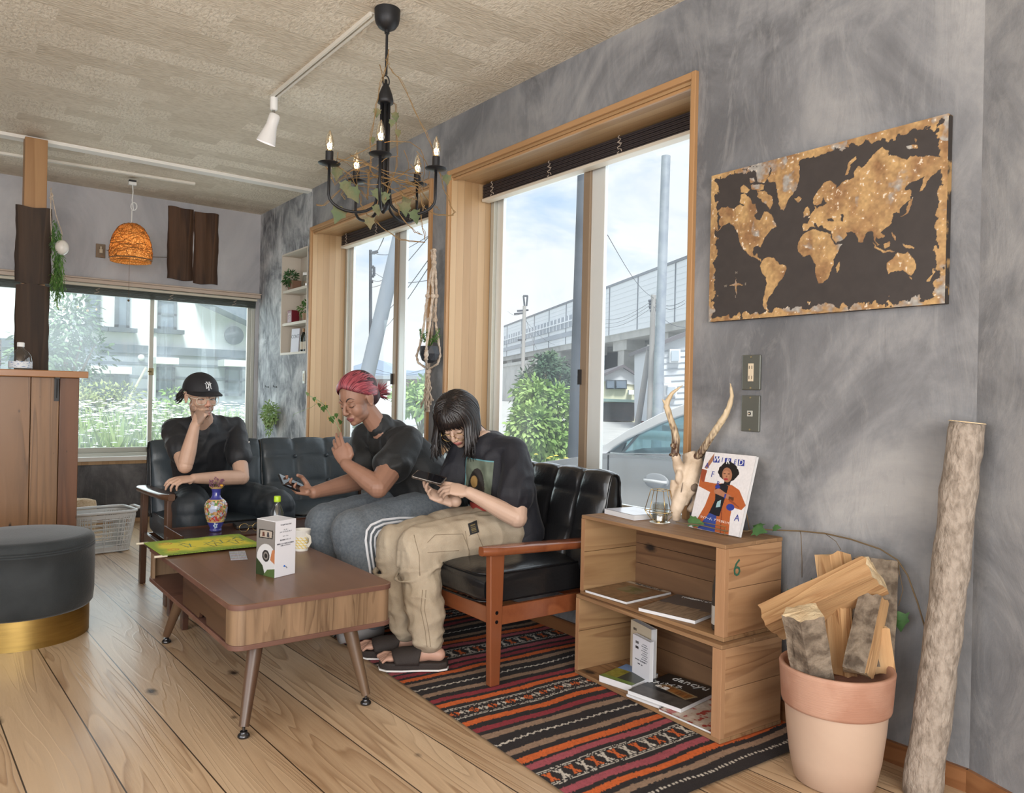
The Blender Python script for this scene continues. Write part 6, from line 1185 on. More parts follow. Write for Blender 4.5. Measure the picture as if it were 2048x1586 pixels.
# ================================================================== PEOPLE
from mathutils.bvhtree import BVHTree
def bvh_of(g): return BVHTree.FromPolygons([tuple(v) for v in g.v], g.f)
def hand(g, W, yd, zd, side, curls=((.3,.4,.3),)*4, thumb=None, s=1.0, spread=.10, spr=None):
    y = V(yd).normalized(); z = V(zd); z = (z - y*z.dot(y)).normalized(); x = y.cross(z)
    T = lambda a, b, c: V(W) + (x*(a*side) + y*b + z*c)*s
    g.tube([T(0,-.03,0), T(0,.0,0), T(.001,.03,0), T(.002,.06,0), T(.0,.088,0)], [(.024*s,.018*s),(.027*s,.0175*s),(.036*s,.0165*s),(.041*s,.0150*s),(.038*s,.0125*s)], 16, side=tuple(x))
    g.ell(T(.020,.030,-.010), (.016*s,)*3); g.ell(T(-.020,.030,-.008), (.014*s,)*3)
    bx = (.029,.0095,-.0095,-.027); by = (.086,.092,.087,.078); ln = (.074,.082,.076,.060); rr = (.0087,.0088,.0083,.0074)
    for i in range(4):
        a1, a2, a3 = curls[i % len(curls)]; p = [T(bx[i]*.85,.045,.002), T(bx[i], by[i], 0)]; ang = 0; sp = (bx[i]/.03)*spread if spr is None else spr[i]
        q = V((bx[i], by[i], 0))
        for L, da in zip((.45,.31,.24), (a1,a2,a3)):
            ang += da; d = V((math.sin(sp)*math.cos(ang), math.cos(sp)*math.cos(ang), -math.sin(ang))); q = q + d*ln[i]*L; p.append(T(*q))
        r = rr[i]*s; g.tube(p, [r*1.05, r*1.12, r*1.05, r*.95, r*.74], 10); g.ell(p[-1], r*.78, n=10, m=6); [g.ell(k_, r*1.08, n=10, m=6) for k_ in p[1:3]]
    th = thumb or [(.043,.040,-.016),(.054,.066,-.022),(.056,.090,-.022)]
    p = [T(.016,.014,-.006)] + [T(*t_) for t_ in th]; g.tube(p, [.0150*s,.0125*s,.0108*s,.0085*s], 10); g.ell(p[-1], .0088*s, n=10, m=6); g.ell(p[2], .0112*s, n=10, m=6)
def head(g, c, f, u, s=1.0, male=False):
    f = V(f).normalized(); u = V(u); u = (u-f*u.dot(f)).normalized(); x = f.cross(u); M = Matrix(((x.x,f.x,u.x,c[0]),(x.y,f.y,u.y,c[1]),(x.z,f.z,u.z,c[2]),(0,0,0,1))) @ Matrix.Scale(s, 4)
    R3 = M.to_3x3().to_4x4(); E = lambda q, r, rot=None: g.ell(M @ V(q), r, M=R3 if rot is None else R3 @ rot, n=20, m=14)
    E((0,-.016,.038), (.0745,.092,.080)); E((0,.022,.020), (.064,.060,.072)); E((0,.030,-.028), (.055,.054,.070)); E((0,.045,-.070), (.040,.038,.036) if male else (.034,.040,.034))
    E((0,.070,-.090 if male else -.086), (.019,.016,.015)); E((0,.020,-.062), (.052,.045,.036))
    for q in (-1, 1):
        E((q*.034,.058,-.024), (.024,.022,.024)) if male else E((q*.029,.046,-.030), (.030,.034,.038)); E((q*.030,.071,.023), (.020,.011,.0075) if male else (.018,.009,.006)); E((q*.031,.0690,.002), (.0150,.0125,.0118)); E((q*.011,.094,-.030), (.0085,.0095,.0072)); E((q*.047,.020,-.060), (.014,.030,.024)) if male else E((q*.028,.034,-.055), (.024,.034,.028))
        rz_ = Matrix.Rotation(q*.25, 4, 'Z'); E((q*.076,-.008,-.006), (.006,.017,.030), rz_); E((q*.081,-.016,.004), (.0045,.012,.022), rz_); E((q*.078,-.003,-.031), (.005,.008,.009), rz_)
    P = lambda *L: [M @ V(q) for q in L]
    g.tube(P((0,.076,.020),(0,.088,.002),(0,.099,-.014),(0,.103,-.026),(0,.094,-.036)), [.0075*s,.0082*s,.0092*s,.0115*s,.008*s], 12)
    E((0,.078,-.058), (.026,.014,.017)); g.tube(P((-.022,.080,-.058),(-.009,.090,-.0535),(0,.0915,-.055),(.009,.090,-.0535),(.022,.080,-.058)), [.003*s,.0052*s,.0050*s,.0052*s,.003*s], 10); g.tube(P((-.020,.080,-.061),(0,.0905,-.0665),(.020,.080,-.061)), [.003*s,.0066*s,.003*s], 10)
    return M
def face_pts(bv, M, L, off=.0008):
    out = []; d = (M.to_3x3() @ V((0,-1,0))).normalized()
    for x, z in L:
        o = M @ V((x, .2, z)); h, n, i, dist = bv.ray_cast(o, d, .25)
        if h is not None: out.append(h - d*off)
    return out
def strip(g, pts, M, w):   # flat ribbon facing forward
    up_ = (M.to_3x3() @ V((0,0,1))).normalized(); w = w if isinstance(w, list) else [w]*len(pts); vs = []
    for p, q in zip(pts, w): vs += [p - up_*q, p + up_*q]
    g.add(vs, [(2*i, 2*i+2, 2*i+3, 2*i+1) for i in range(len(pts)-1)])
def arc(x0, z0, x1, z1, h, n=10): return [(x0+(x1-x0)*i/n, z0+(z1-z0)*i/n + h*math.sin(PI*i/n)) for i in range(n+1)]
def face(body, bv, M, brow, lash, lip, browz=.027, open_=False, tilt=.004):
    for q in (-1, 1):
        g = G(); P = face_pts(bv, M, arc(q*.012, browz-.002, q*.050, browz-.001, tilt+.004)); strip(g, P, M, [.0026,.0030,.0033,.0034,.0034,.0032,.0030,.0027,.0022,.0015,.0006][:len(P)]); obj('eyebrow', g, brow, body)
        g = G(); P = face_pts(bv, M, arc(q*.0165, -.003, q*.0455, -.002, -.0045 if not open_ else .004), .0012); strip(g, P, M, [.0008]+[.0016]*9+[.0008]); obj('eyelashes', g, lash, body)
        if open_:
            g = G(); P = face_pts(bv, M, arc(q*.020, -.004, q*.042, -.004, .002), .0009); strip(g, P, M, [.0005,.0014,.002,.0024,.0026,.0026,.0026,.0024,.002,.0014,.0005]); e = obj('eye', g, mat('eye_white', (.55,.50,.47), .3), body); g = G(); P = face_pts(bv, M, arc(q*.031+.003-.0035, -.0035, q*.031+.003+.0035, -.0035, 0, 4), .0014); strip(g, P, M, [.0015,.0026,.0028,.0026,.0015]); obj('iris', g, mat('iris', (.03,.015,.01), .2), e)
        g = G(); P = face_pts(bv, M, arc(q*.018, .010, q*.046, .0085, .003), .0005); strip(g, P, M, [.0003]+[.0007]*9+[.0003]); obj('eyelid_crease', g, lash, body)
        g = G(); P = face_pts(bv, M, arc(q*.006, -.0375, q*.013, -.036, .0008, 4), .0006); strip(g, P, M, [.0008,.0016,.0018,.0014,.0006]); obj('nostril', g, lash, body)
    g = G(); n = 12
    def lr(z0f, z1f):
        vs = []; d = (M.to_3x3() @ V((0,-1,0))).normalized(); R = []
        for i in range(n+1):
            x = -.0245+.049*i/n; row = []
            for k in range(4):
                z = z0f(x)+(z1f(x)-z0f(x))*k/3; h = bv.ray_cast(M @ V((x,.2,z)), d, .25)[0]; row.append((h if h is not None else M @ V((x,.08,z))) - d*.0008)
            R.append(row)
        g.add([p for r in R for p in r], [(i*4+k, (i+1)*4+k, (i+1)*4+k+1, i*4+k+1) for i in range(n) for k in range(3)])
    e = lambda x: max(0, 1-(x/.0245)**2)
    lr(lambda x: -.0595-.0005*e(x), lambda x: -.0592+.0105*e(x)**.7-.002*math.exp(-(x/.004)**2)); lr(lambda x: -.0612-.0130*e(x)**.7, lambda x: -.0606-.0008*e(x)); obj('lips', g, lip, body, smooth=1)
    g = G(); P = face_pts(bv, M, arc(-.023,-.0600,.023,-.0600,-.0006), .0013); strip(g, P, M, .0007); obj('mouth_line', g, lash, body)
def person(name_label, cat_label, loc): return None
def limb(g, pts, rad, n=14, side=None):
    """smooth tapering limb through joints with intermediate samples"""
    P = []; R = []; k = len(pts)
    for i in range(k-1):
        a, b = V(pts[i]), V(pts[i+1])
        for s in range(5): P.append(a.lerp(b, s/5)); ra, rb = rad[i], rad[i+1]; R.append(tuple(ra[q]+(rb[q]-ra[q])*s/5 for q in (0,1)) if isinstance(ra, tuple) else ra+(rb-ra)*s/5)
    P.append(V(pts[-1])); R.append(rad[-1]); g.tube(P, R, n, side=side)
    for p, r in zip(pts, rad): g.ell(p, (r if not isinstance(r, tuple) else min(r))*1.0, n=12, m=8)
def body_obj(name, g, skin, vox, label, loc, colf=None, sm=4):
    r = remesh(g, vox, sm, .5)
    me = bpy.data.meshes.new(name); base = V(loc); me.from_pydata([tuple(V(v)-base) for v in r.v], [], r.f); me.materials.append(skin); me.polygons.foreach_set('use_smooth', [True]*len(me.polygons))
    C = np.ones((len(r.v), 3)); 
    if colf is not None: C = colf(np.array(r.v))
    ca = me.color_attributes.new('Col', 'FLOAT_COLOR', 'POINT'); c = np.ones((len(r.v), 4), dtype=np.float32); c[:, :3] = C; ca.data.foreach_set('color', c.ravel()); me.update()
    o = bpy.data.objects.new(name, me); link(o, None, Matrix.Translation(base)); tag(o, label, 'person'); return o, bvh_of(r)
def cloth(name, g, m, parent, vox=.006, sm=5, wf=None):
    r = remesh(g, vox, sm, .5)
    if wf: wrinkle(r, wf)
    o = obj(name, r, m, parent, smooth=1); return o, bvh_of(r)
def fold(amp, sc=9, st=(1,1,1), seed=0):
    def f(p):
        q = V((p.x*st[0], p.y*st[1], p.z*st[2]))*sc + V((seed, seed*2, 0)); q = q + V((noise.noise(q*.6), noise.noise(q*.6+V((3,1,2))), 0))*1.2
        return amp*((1-abs(noise.noise(q))*2.6)*.7 + .5*noise.noise(q*2.3))
    return f
def drape(name, bv, M, w, h, nx, ny, cfun, m, parent, off=.0022):
    """printed patch lying on the cloth surface, cast along -z of M"""
    U, W = np.meshgrid(np.linspace(0,1,nx), np.linspace(0,1,ny)); C = cfun(U, W).reshape(-1,3); d = (M.to_3x3() @ V((0,0,-1))).normalized(); vs = []; ok = []
    for u, v in zip(U.ravel(), W.ravel()):
        o = M @ V((u*w, v*h, 0)); hit, n, i, ds_ = bv.ray_cast(o, d, .5); ok.append(hit is not None); vs.append((hit + n*off*(1 if n.dot(d) < 0 else -1)) if hit is not None else o)
    g = G(); f = []
    for j in range(ny-1):
        for i in range(nx-1):
            q = (j*nx+i, j*nx+i+1, (j+1)*nx+i+1, (j+1)*nx+i)
            if all(ok[k] for k in q) and max((vs[q[0]]-vs[q[2]]).length, (vs[q[1]]-vs[q[3]]).length) < 14*max(w/nx, h/ny): f.append(q)
    g.add(vs, f); return obj(name, g, m, parent, smooth=1, cols=C)
def line_on(name, bv, cam_pts, m, parent, r=.0012, d=None, off=.001):
    """a seam or stripe pressed on the surface: points are aimed from the given side"""
    P = []
    for p in cam_pts:
        h, n, i, ds_ = bv.find_nearest(V(p), .2)
        if h is not None: P.append(h + n*off)
    if len(P) > 1: g = G(); g.tube(P, r, 6); return obj(name, g, m, parent, smooth=1)
def skin(name, c, c2): return mat(name, c, .48, 0, None, (140, .06, 3), attr=False, sss=.0)
def skinm(name): m = mat(name, (1,1,1), .50, 0, None, (160, .05, 3), attr=True); return m
def hairs(g, paths, r, rnd, n=5):
    for P in paths:
        k = len(P); Q = []
        for i in range(k-1):
            for s in range(3): Q.append(V(P[i]).lerp(V(P[i+1]), s/3))
        Q.append(V(P[-1])); 
        Q2 = [Q[0]] + [(Q[i-1]+Q[i]*2+Q[i+1])/4 for i in range(1, len(Q)-1)] + [Q[-1]]; K = len(Q2); g.tube(Q2, [r*(.6+.5*math.sin(PI*min(1, i/K*1.1)))*(1 if i < K-3 else (K-i)/4.) for i in range(K)], n)
# ------------------------------------------------------------------ man with the cap, far sofa
def man():
    sk = (.51,.325,.235); g = G(); Y = lambda px, py, y: ony(px, py, y)
    pel = V((1.33,4.80,.53)); ch = V((1.285,4.66,.80)); nb = V((1.262,4.575,.985)); hc = Y(402, 792, 4.44)
    rs_, ls_ = V((1.105,4.60,.925)), V((1.455,4.64,.935)); re, rw = Y(370,932,4.33), Y(390,850,4.325); le, lw = Y(484,955,4.40), Y(388,957,4.31)
    limb(g, [pel, ch, nb], [(.15,.10),(.155,.10),(.055,.05)], 20, side=tuple((ls_-rs_).normalized())); limb(g, [nb+V((0,0,-.03)), hc+V((0,.035,-.05))], [.058,.052])
    limb(g, [nb+V((-.02,.01,-.055)), rs_, rs_.lerp(re,.5), re, re.lerp(rw,.35), rw], [.035,.046,.046,.040,.040,.026]); limb(g, [nb+V((.02,.01,-.055)), ls_, ls_.lerp(le,.5), le, le.lerp(lw,.35), lw], [.035,.046,.047,.041,.042,.027])
    rh, lh = V((1.24,4.76,.52)), V((1.43,4.76,.52)); rk, lk = V((1.125,4.30,.515)), V((1.60,4.29,.50)); ra, la = V((1.13,4.315,.09)), V((1.60,4.31,.09))
    for h_, k_, a_ in ((rh,rk,ra),(lh,lk,la)): limb(g, [h_, k_, a_], [.075,.05,.032]); limb(g, [a_+V((0,.03,-.05)), a_+V((0,-.12,-.065))], [.032,.028])
    F = V((.14,-.95,-.20)); M = head(g, hc, F, (-.03,0,1), 1.02, True)
    # right hand: closed fist against the mouth; left hand resting over the armrest end
    hand(g, rw, (Y(411,813,4.30)-rw), (-.62,-.55,.35), -1, ((1.15,1.5,1.0),(1.25,1.5,1.0),(1.3,1.5,1.0),(1.3,1.5,.9)), [(.030,.045,-.030),(.020,.062,-.042),(.002,.068,-.046)], .98)
    hand(g, lw, (Y(345,962,4.29)-lw), (.05,-.35,1), 1, ((.25,.5,.4),(.35,.6,.4),(.45,.7,.5),(.5,.8,.5)), [(.030,.048,-.014),(.034,.075,-.022),(.030,.098,-.028)], .96)
    Mi = np.array(M.inverted())
    def colf(P):
        q = (Mi @ np.concatenate([P, np.ones((len(P),1))], 1).T).T[:, :3]; C = np.tile(np.array(sk), (len(P),1)); nz = np.array([noise.noise(V(p)*30) for p in P]); C *= (1+.06*nz)[:, None]
        st = (q[:,2] < -.045) & (q[:,2] > -.115) & (q[:,1] > -.02) & (np.abs(q[:,0]) < .075); up_ = ((np.abs(q[:,2]+.048) < .007) & (q[:,1] > .07)) | ((q[:,2] < -.070) & (q[:,1] > .0)) | ((np.abs(q[:,0]) > .048) & (q[:,2] > -.10)); m = st & up_; C[m] = C[m]*.55+np.array((.03,.02,.015))*.4
        C[(q[:,1] > .09) & (np.abs(q[:,2]+.025) < .02) & (np.abs(q[:,0]) < .02)] *= (1.05,.85,.82)
        return C
    b, bv = body_obj('person', g, skinm('skin_light'), .0036, 'person in black cap and clear glasses, chin on fist, on the far sofa', (1.33,4.8,0), colf)
    dk = mat('dark_hair', (.012,.009,.008), .5); face(b, bv, M, dk, dk, mat('lip_pink', (.42,.19,.15), .45), .026, True)
    # t-shirt
    sh = mat('black_tshirt', (.012,.013,.016), .62, 0, None, (300, .15, 2), sheen=.05); c = G(); sd = tuple((ls_-rs_).normalized())
    limb(c, [V((1.335,4.80,.49)), V((1.31,4.74,.66)), ch, V((1.275,4.62,.905)), V((1.268,4.59,.955))], [(.178,.125),(.175,.128),(.178,.122),(.165,.105),(.092,.074)], 24, side=sd)
    for s_, e_, in ((rs_, re), (ls_, le)): cu = s_.lerp(e_, .60); limb(c, [nb+V((0,.012,-.035)), s_+V((0,0,-.004)), s_.lerp(e_,.35), cu], [.060,.061,.062,.068])
    o, bs = cloth('tshirt', c, sh, b, .006, 5, fold(.011, 8, (1,1,.8), 1))
    q = Y(497, 888, 4.45); 
    try:
        h, n, i, ds_ = bs.ray_cast(CAM, (q-CAM).normalized(), 8); Mt = frame(h+n*.003, V((1,.3,-.1)), (0,0,1)); text('sleeve_logo', 'n', .022, Mt @ Matrix.Translation((0,.012,0)), m_white, o); text('sleeve_logo', 'brand', .011, Mt, m_white, o) if False else None
    except Exception: pass
    g = G(); cp = V(nb)+V((.0,-.035,-.012)); 
    # trousers
    pm = mat('dark_trousers', (.014,.019,.024), .6, 0, None, (240, .12, 2)); c = G(); limb(c, [V((1.33,4.82,.47)), V((1.33,4.77,.56))], [(.17,.14),(.165,.13)], 20, side=(1,0,0))
    limb(c, [rh, rh.lerp(rk,.5), rk+V((0,0,.005)), rk.lerp(ra,.5), ra+V((0,0,.03))], [.105,.098,.086,.080,.070]); limb(c, [lh, lh.lerp(lk,.5), lk+V((0,0,.005)), lk.lerp(la,.5), la+V((0,0,.03))], [.105,.100,.088,.085,.072])
    cloth('trousers', c, pm, b, .007, 4, fold(.012, 7, (1,1,.7), 4))
    for a_ in (ra, la): g = G(); g.tube([a_+V((0,.05,-.055)), a_+V((0,-.05,-.05)), a_+V((0,-.15,-.062))], [(.036,.035),(.042,.038),(.034,.026)], 14, side=(1,0,0)); obj('shoe', g, m_black, b, smooth=1)
    # cap
    R3 = M.to_3x3().to_4x4(); cm = mat('cap_cloth', (.010,.010,.013), .7, 0, None, (260, .2, 2)); g = G(); n_, m_ = 40, 14; rx, ry, rz = .088, .104, .096; c0 = (0,-.014,.030); vs = []
    for i in range(m_+1):
        ph = PI/2*i/m_
        for j in range(n_): a = 2*PI*j/n_; flat_ = 1+.03*math.cos(a-PI/2)*math.cos(ph); vs.append(M @ V((c0[0]+rx*math.cos(ph)*math.cos(a), c0[1]+ry*flat_*math.cos(ph)*math.sin(a), c0[2]-.002+rz*math.sin(ph)**.9)))
    g.add(vs, [(i*n_+j, i*n_+(j+1)%n_, (i+1)*n_+(j+1)%n_, (i+1)*n_+j) for i in range(m_) for j in range(n_)]); cp_ = obj('cap', g, cm, b, smooth=1, solid=.004)
    g = G(); nu, nv = 24, 8
    def bf(u, v, dz=0): a = PI*(.10+.80*u); x = .086*math.cos(a); y0 = -.012+.098*math.sin(a); ext = .088*math.sin(PI*u)**.55; return M @ V((x*(1+.04*v), y0+ext*v, .043+dz-.002*v - .25*(x*x)/.086*(.45+.55*v) ))
    g.grid(lambda u, v: bf(u, v), nu, nv); g.grid(lambda u, v: bf(1-u, v, -.004), nu, nv); obj('brim', g, cm, cp_, smooth=1, solid=.003)
    g = G(); g.ell(M @ V((0,-.014,.125)), (.007,.007,.004), M=R3); obj('top_button', g, cm, cp_, smooth=1)
    ml = mat('embroidery_white', (.72,.74,.76), .7)
    def dome(x, z, off=.0015): sp_ = max(0, min(1, (z-.028)/rz))**(1/.9); cp2 = 1-sp_*sp_; return M @ V((x, -.014+ry*1.03*math.sqrt(max(.01, cp2-(x/rx)**2))+off, z))
    g = G()
    for L in ([(-.017,.012),(-.011,.010),(-.011,-.012),(-.016,-.015)],[(-.013,.014),(.012,-.014)],[(.012,-.014),(.012,.010),(.017,.012)],[(-.007,.018),(.0,.003),(.0,-.020)],[(.007,.018),(.0,.003)],[(-.004,-.020),(.004,-.020)],[(-.011,.018),(-.003,.018)],[(.003,.018),(.011,.018)]):
        P_ = [dome(a_, .073+b_) for p_, q_ in zip(L, L[1:]) for a_, b_ in [(p_[0]+(q_[0]-p_[0])*s_/4, p_[1]+(q_[1]-p_[1])*s_/4) for s_ in range(5)]]; g.tube(P_, .0021, 6)
    obj('ny_monogram', g, ml, cp_, smooth=1); g = G(); Mq = M @ Matrix.Translation((.004,.098,.030)) @ Matrix.Rotation(-.25, 4, 'X'); g.tube([Mq @ V((-.010,0,.001)), Mq @ V((-.003,.0,-.003)), Mq @ V((.003,0,-.003)), Mq @ V((.010,0,.001))], [.0008,.0028,.0028,.0008], 6); obj('small_emblem', g, mat('emblem_pink', (.6,.5,.5), .6), cp_)
    # hair under the cap
    g = G(); rnd = random.Random(5); P = []
    for i in range(120):
        sx = rnd.choice((-1,-1,1)); a = rnd.uniform(-.2,1.3); st = V((sx*.078*math.cos(a*.6), -.02-.075*math.sin(a), rnd.uniform(-.01,.03))); w_ = rnd.uniform(.02,.055); P.append([M @ st, M @ (st+V((sx*.012, -.012, -.02))), M @ (st+V((sx*(.012+.012*rnd.random()), -.016-.012*rnd.random(), -w_))), M @ (st+V((sx*(.016+.016*rnd.random()), -.02-.02*rnd.random(), -w_-.008)))])
    hairs(g, P, .0035, rnd); obj('hair', g, dk, b, smooth=1)
    # clear glasses
    gm = mat('clear_frame', (.62,.57,.46), .15, 0, spec=.8); gl_ = None
    g = G()
    for q in (-1, 1):
        g.tube([M @ V((q*.034+.026*math.copysign(abs(math.cos(a))**.8, math.cos(a)), .094-.006*abs(math.cos(a)), -.006+.021*math.copysign(abs(math.sin(a))**.8, math.sin(a)))) for a in [2*PI*i/28 for i in range(28)]], .0017, 6, closed=True)
        g.tube([M @ V((q*.060,.086,.004)), M @ V((q*.074,.05,.004)), M @ V((q*.080,-.01,.006))], .0018, 6)
    g.tube([M @ V((-.009,.095,.002)), M @ V((0,.099,.005)), M @ V((.009,.095,.002))], .0017, 6); ey = obj('eyeglasses', g, gm, b, smooth=1)
man()
# ------------------------------------------------------------------ woman with red hair
def woman():
    sk = (.295,.155,.103); g = G(); X = lambda px, py, x: onx(px, py, x)
    pel = V((2.10,3.46,.55)); ch = V((1.99,3.49,.77)); nb = V((1.815,3.505,.975)); hc = X(715, 800, 1.695)
    ns, fs = V((1.895,3.36,.915)), V((1.83,3.67,.915)); ne, nw = X(756,975,1.665), X(692,928,1.575); fe, fw = X(722,960,1.74), X(627,985,1.455)
    sd = tuple((ns-fs).normalized()); limb(g, [pel, ch, nb], [(.17,.12),(.165,.115),(.06,.055)], 20, side=sd); limb(g, [nb+V((.03,0,-.035)), hc+V((.045,.0,-.045))], [.056,.049])
    limb(g, [nb+V((.04,-.03,-.07)), ns, ns.lerp(ne,.5), ne, ne.lerp(nw,.35), nw], [.04,.058,.066,.050,.046,.028]); limb(g, [nb+V((.03,.03,-.07)), fs, fs.lerp(fe,.5), fe, fe.lerp(fw,.35), fw], [.05,.060,.060,.050,.045,.029])
    nh, fh = V((2.08,3.37,.55)), V((2.10,3.58,.55)); nk, fk = V((1.57,3.255,.515)), V((1.545,3.50,.515)); na, fa = V((1.67,3.26,.10)), V((1.64,3.48,.10))
    for h_, k_, a_ in ((nh,nk,na),(fh,fk,fa)): limb(g, [h_, k_, a_], [.09,.06,.038]); limb(g, [a_+V((.03,0,-.05)), a_+V((-.12,0,-.065))], [.032,.028])
    F = V((-.86,-.30,-.42)); M = head(g, hc, F, (-.30,.0,1), 1.04)
    hand(g, nw, X(668,878,1.545)-nw, V((-.75,-.62,.1)), 1, ((.10,.20,.15),(.16,.25,.2),(.26,.35,.25),(.38,.45,.3)), [(.044,.030,-.010),(.050,.060,-.010),(.044,.088,-.012)], .98, spr=(.10,.02,-.10,-.20))
    yd = X(560,975,1.30)-fw; hand(g, fw+yd.normalized()*.005, yd, V((.15,.35,-1)), -1, ((.35,.5,.5),(.45,.6,.5),(.55,.7,.5),(.6,.8,.5)), [(.040,.035,-.030),(.046,.060,-.050),(.034,.084,-.060)], .98)
    def colf(P): C = np.tile(np.array(sk), (len(P),1)); nz = np.array([noise.noise(V(p)*25) for p in P]); C *= (1+.08*nz)[:, None]; return C
    b, bv = body_obj('person', g, skinm('skin_brown'), .0034, 'person with tied red hair, black shirt and grey striped trousers, holding out a phone', (2.1,3.46,0), colf)
    dk = mat('dark_brow', (.015,.008,.006), .6); face(b, bv, M, dk, dk, mat('lip_mauve', (.24,.085,.080), .4), .026, False, .007)
    sh = mat('black_vneck', (.009,.010,.011), .65, 0, None, (260, .15, 2), sheen=.05); c = G()
    limb(c, [V((2.13,3.46,.50)), V((2.09,3.46,.60)), ch, V((1.89,3.512,.905)), V((1.86,3.512,.945)), V((1.835,3.510,.972))], [(.205,.165),(.205,.165),(.195,.150),(.150,.115),(.092,.084),(.074,.072)], 24, side=sd)
    cu = ns.lerp(ne,.52); limb(c, [nb+V((.05,-.02,-.06)), ns, ns.lerp(ne,.3), cu], [.074,.076,.082,.090]); cu = fs.lerp(fe,.6); limb(c, [nb+V((.03,.03,-.06)), fs, cu], [.07,.075,.085])
    cloth('tshirt', c, sh, b, .006, 6, fold(.012, 7, (1,1,.9), 8))
    # V neckline skin wedge is shown by the body surface; grey trousers
    pm = mat('grey_jersey', (.105,.125,.145), .85, 0, ((.145,.165,.185), 90, .4, .6), (240, .2, 2), sheen=.1); c = G(); limb(c, [V((2.14,3.47,.50)), V((2.05,3.47,.54))], [(.19,.14),(.19,.13)], 20, side=sd)
    limb(c, [nh, nh.lerp(nk,.5), nk+V((0,0,.0)), nk.lerp(na,.45), na+V((0,0,.02))], [.130,.125,.107,.094,.070]); limb(c, [fh, fh.lerp(fk,.5), fk, fk.lerp(fa,.45), fa+V((0,0,.02))], [.130,.125,.105,.092,.070])
    o, bp = cloth('trousers', c, pm, b, .007, 5, fold(.005, 8, (1,1,.7), 2))
    wm = mat('white_stripe', (.66,.67,.70), .8)
    for L in ([(866,1040),(840,1036),(800,1036),(765,1040),(742,1050),(733,1062),(731,1080),(735,1110),(740,1140),(744,1175)],[(850,1047),(800,1043),(768,1048),(750,1056),(742,1068),(740,1085),(743,1110),(748,1140),(752,1170)],[(835,1052),(800,1050),(772,1055),(757,1063),(750,1074),(749,1090),(752,1110),(756,1140)]):
        pts = []
        for (xa,ya),(xb,yb) in zip(L, L[1:]):
            for s in range(6):
                h, n, i, ds_ = bp.ray_cast(CAM, ray(xa+(xb-xa)*s/6, ya+(yb-ya)*s/6).normalized(), 6)
                if h is not None and (not pts or (h-pts[-1]).length < .12): pts.append(h+n*.0016)
        if len(pts) > 3: g = G(); g.tube(pts, [(.0056,.0016)]*len(pts), 8, side=[tuple((pts[min(i+1,len(pts)-1)]-pts[max(i-1,0)]).normalized().cross(CAM-pts[i])) for i in range(len(pts))]); obj('white_stripe', g, wm, o, smooth=1)
    for a_ in (na, fa): g = G(); g.tube([a_+V((.05,0,-.055)), a_+V((-.05,0,-.05)), a_+V((-.16,0,-.062))], [(.036,.035),(.042,.038),(.034,.026)], 14, side=(0,1,0)); obj('shoe', g, mat('grey_shoe', (.25,.24,.24), .7), b, smooth=1)
    # hair
    hm, t, bb, oo = nt('red_hair'); bb.inputs['Roughness'].default_value = .38; t.links.new(ramp(t, noi(t, coord(t, (1,1,1)), 55, 3, .2), [(.3, (.075,.012,.020)), (.5, (.27,.030,.052)), (.72, (.50,.095,.125))]), bb.inputs['Base Color'])
    g = G(); R3 = M.to_3x3().to_4x4(); c0 = V((0,-.020,.040)); rnd = random.Random(3); P = []; ear = 1
    E = lambda d, k=1.0: c0 + V((d.x*.085*k, d.y*.106*k, d.z*.092*k))
    tie = V((0,-.128,-.035)); td = V((0,-1.0,-.62)).normalized()
    for i in range(420):
        a = rnd.uniform(-1, 1); v = rnd.random()
        # start along the hairline: forehead across to behind the ears
        st = V((math.sin(a*1.5), math.cos(a*1.5)*.95, .64-.98*abs(a)**1.3)).normalized() if v < .6 else V((rnd.uniform(-1,1), rnd.uniform(-.6,.8), rnd.uniform(.5,1))).normalized()
        pts = []; 
        for s in range(7):
            q = st.lerp(td, s/6); q = q + V((0,0,.38*math.sin(PI*s/6)*(1-abs(a)*.8))); q.normalize(); pts.append(M @ E(q, 1.0+.02*rnd.random()+(.0 if s else -.06)))
        pts.append(M @ tie); P.append(pts)
    hairs(g, P, .0046, rnd); nv1 = len(g.v)
    for k in range(120):
        d = V((rnd.gauss(0,.34), -1+rnd.gauss(0,.12), rnd.gauss(.05,.42))).normalized(); L = rnd.uniform(.045,.085); P0 = tie; pts = [M @ (P0-d*.008), M @ (P0+d*L*.5+V((0,0,.006))), M @ (P0+d*L)]; hairs(g, [pts], .0032, rnd, 4)
    nv_ = len(g.v); per = 25*5; CC = np.zeros((nv_, 3)); Mi_ = M.inverted()
    for i in range(0, nv_):
        sid = (i//(22*5)) if i < nv1 else 1000+(i-nv1)//(7*4); k_ = ((i % (22*5))/(22*5)) if i < nv1 else .6; h_ = random.Random(sid).random(); c_ = np.array((.19,.028,.042))*(1-h_)+np.array((.40,.085,.105))*h_
        if h_ < .16: c_ = np.array((.09,.016,.026))
        if i < nv1 and k_ < .16: c_ = c_*(.5+.5*k_/.16)
        CC[i] = c_
    ho = obj('hair', g, mat('red_hair_strands', (1,1,1), .36, attr=True), b, smooth=1, cols=CC)
    g = G(); gb = G(); gb.ell(M @ V((0,-.036,.046)), (.082,.090,.088), M=R3, n=24, m=16); gb.ell(M @ V((0,-.07,-.005)), (.066,.056,.060), M=R3); obj('hair_base', remesh(gb, .005, 2), mat('dark_root', (.035,.012,.014), .6), ho, smooth=1)
    g = G(); g.tube([M @ V((.016*math.cos(a), -.124+.006*math.sin(a), -.034+.016*math.sin(a))) for a in [2*PI*i/16 for i in range(16)]], .004, 6, closed=True); obj('hair_tie', g, m_black, ho, smooth=1)
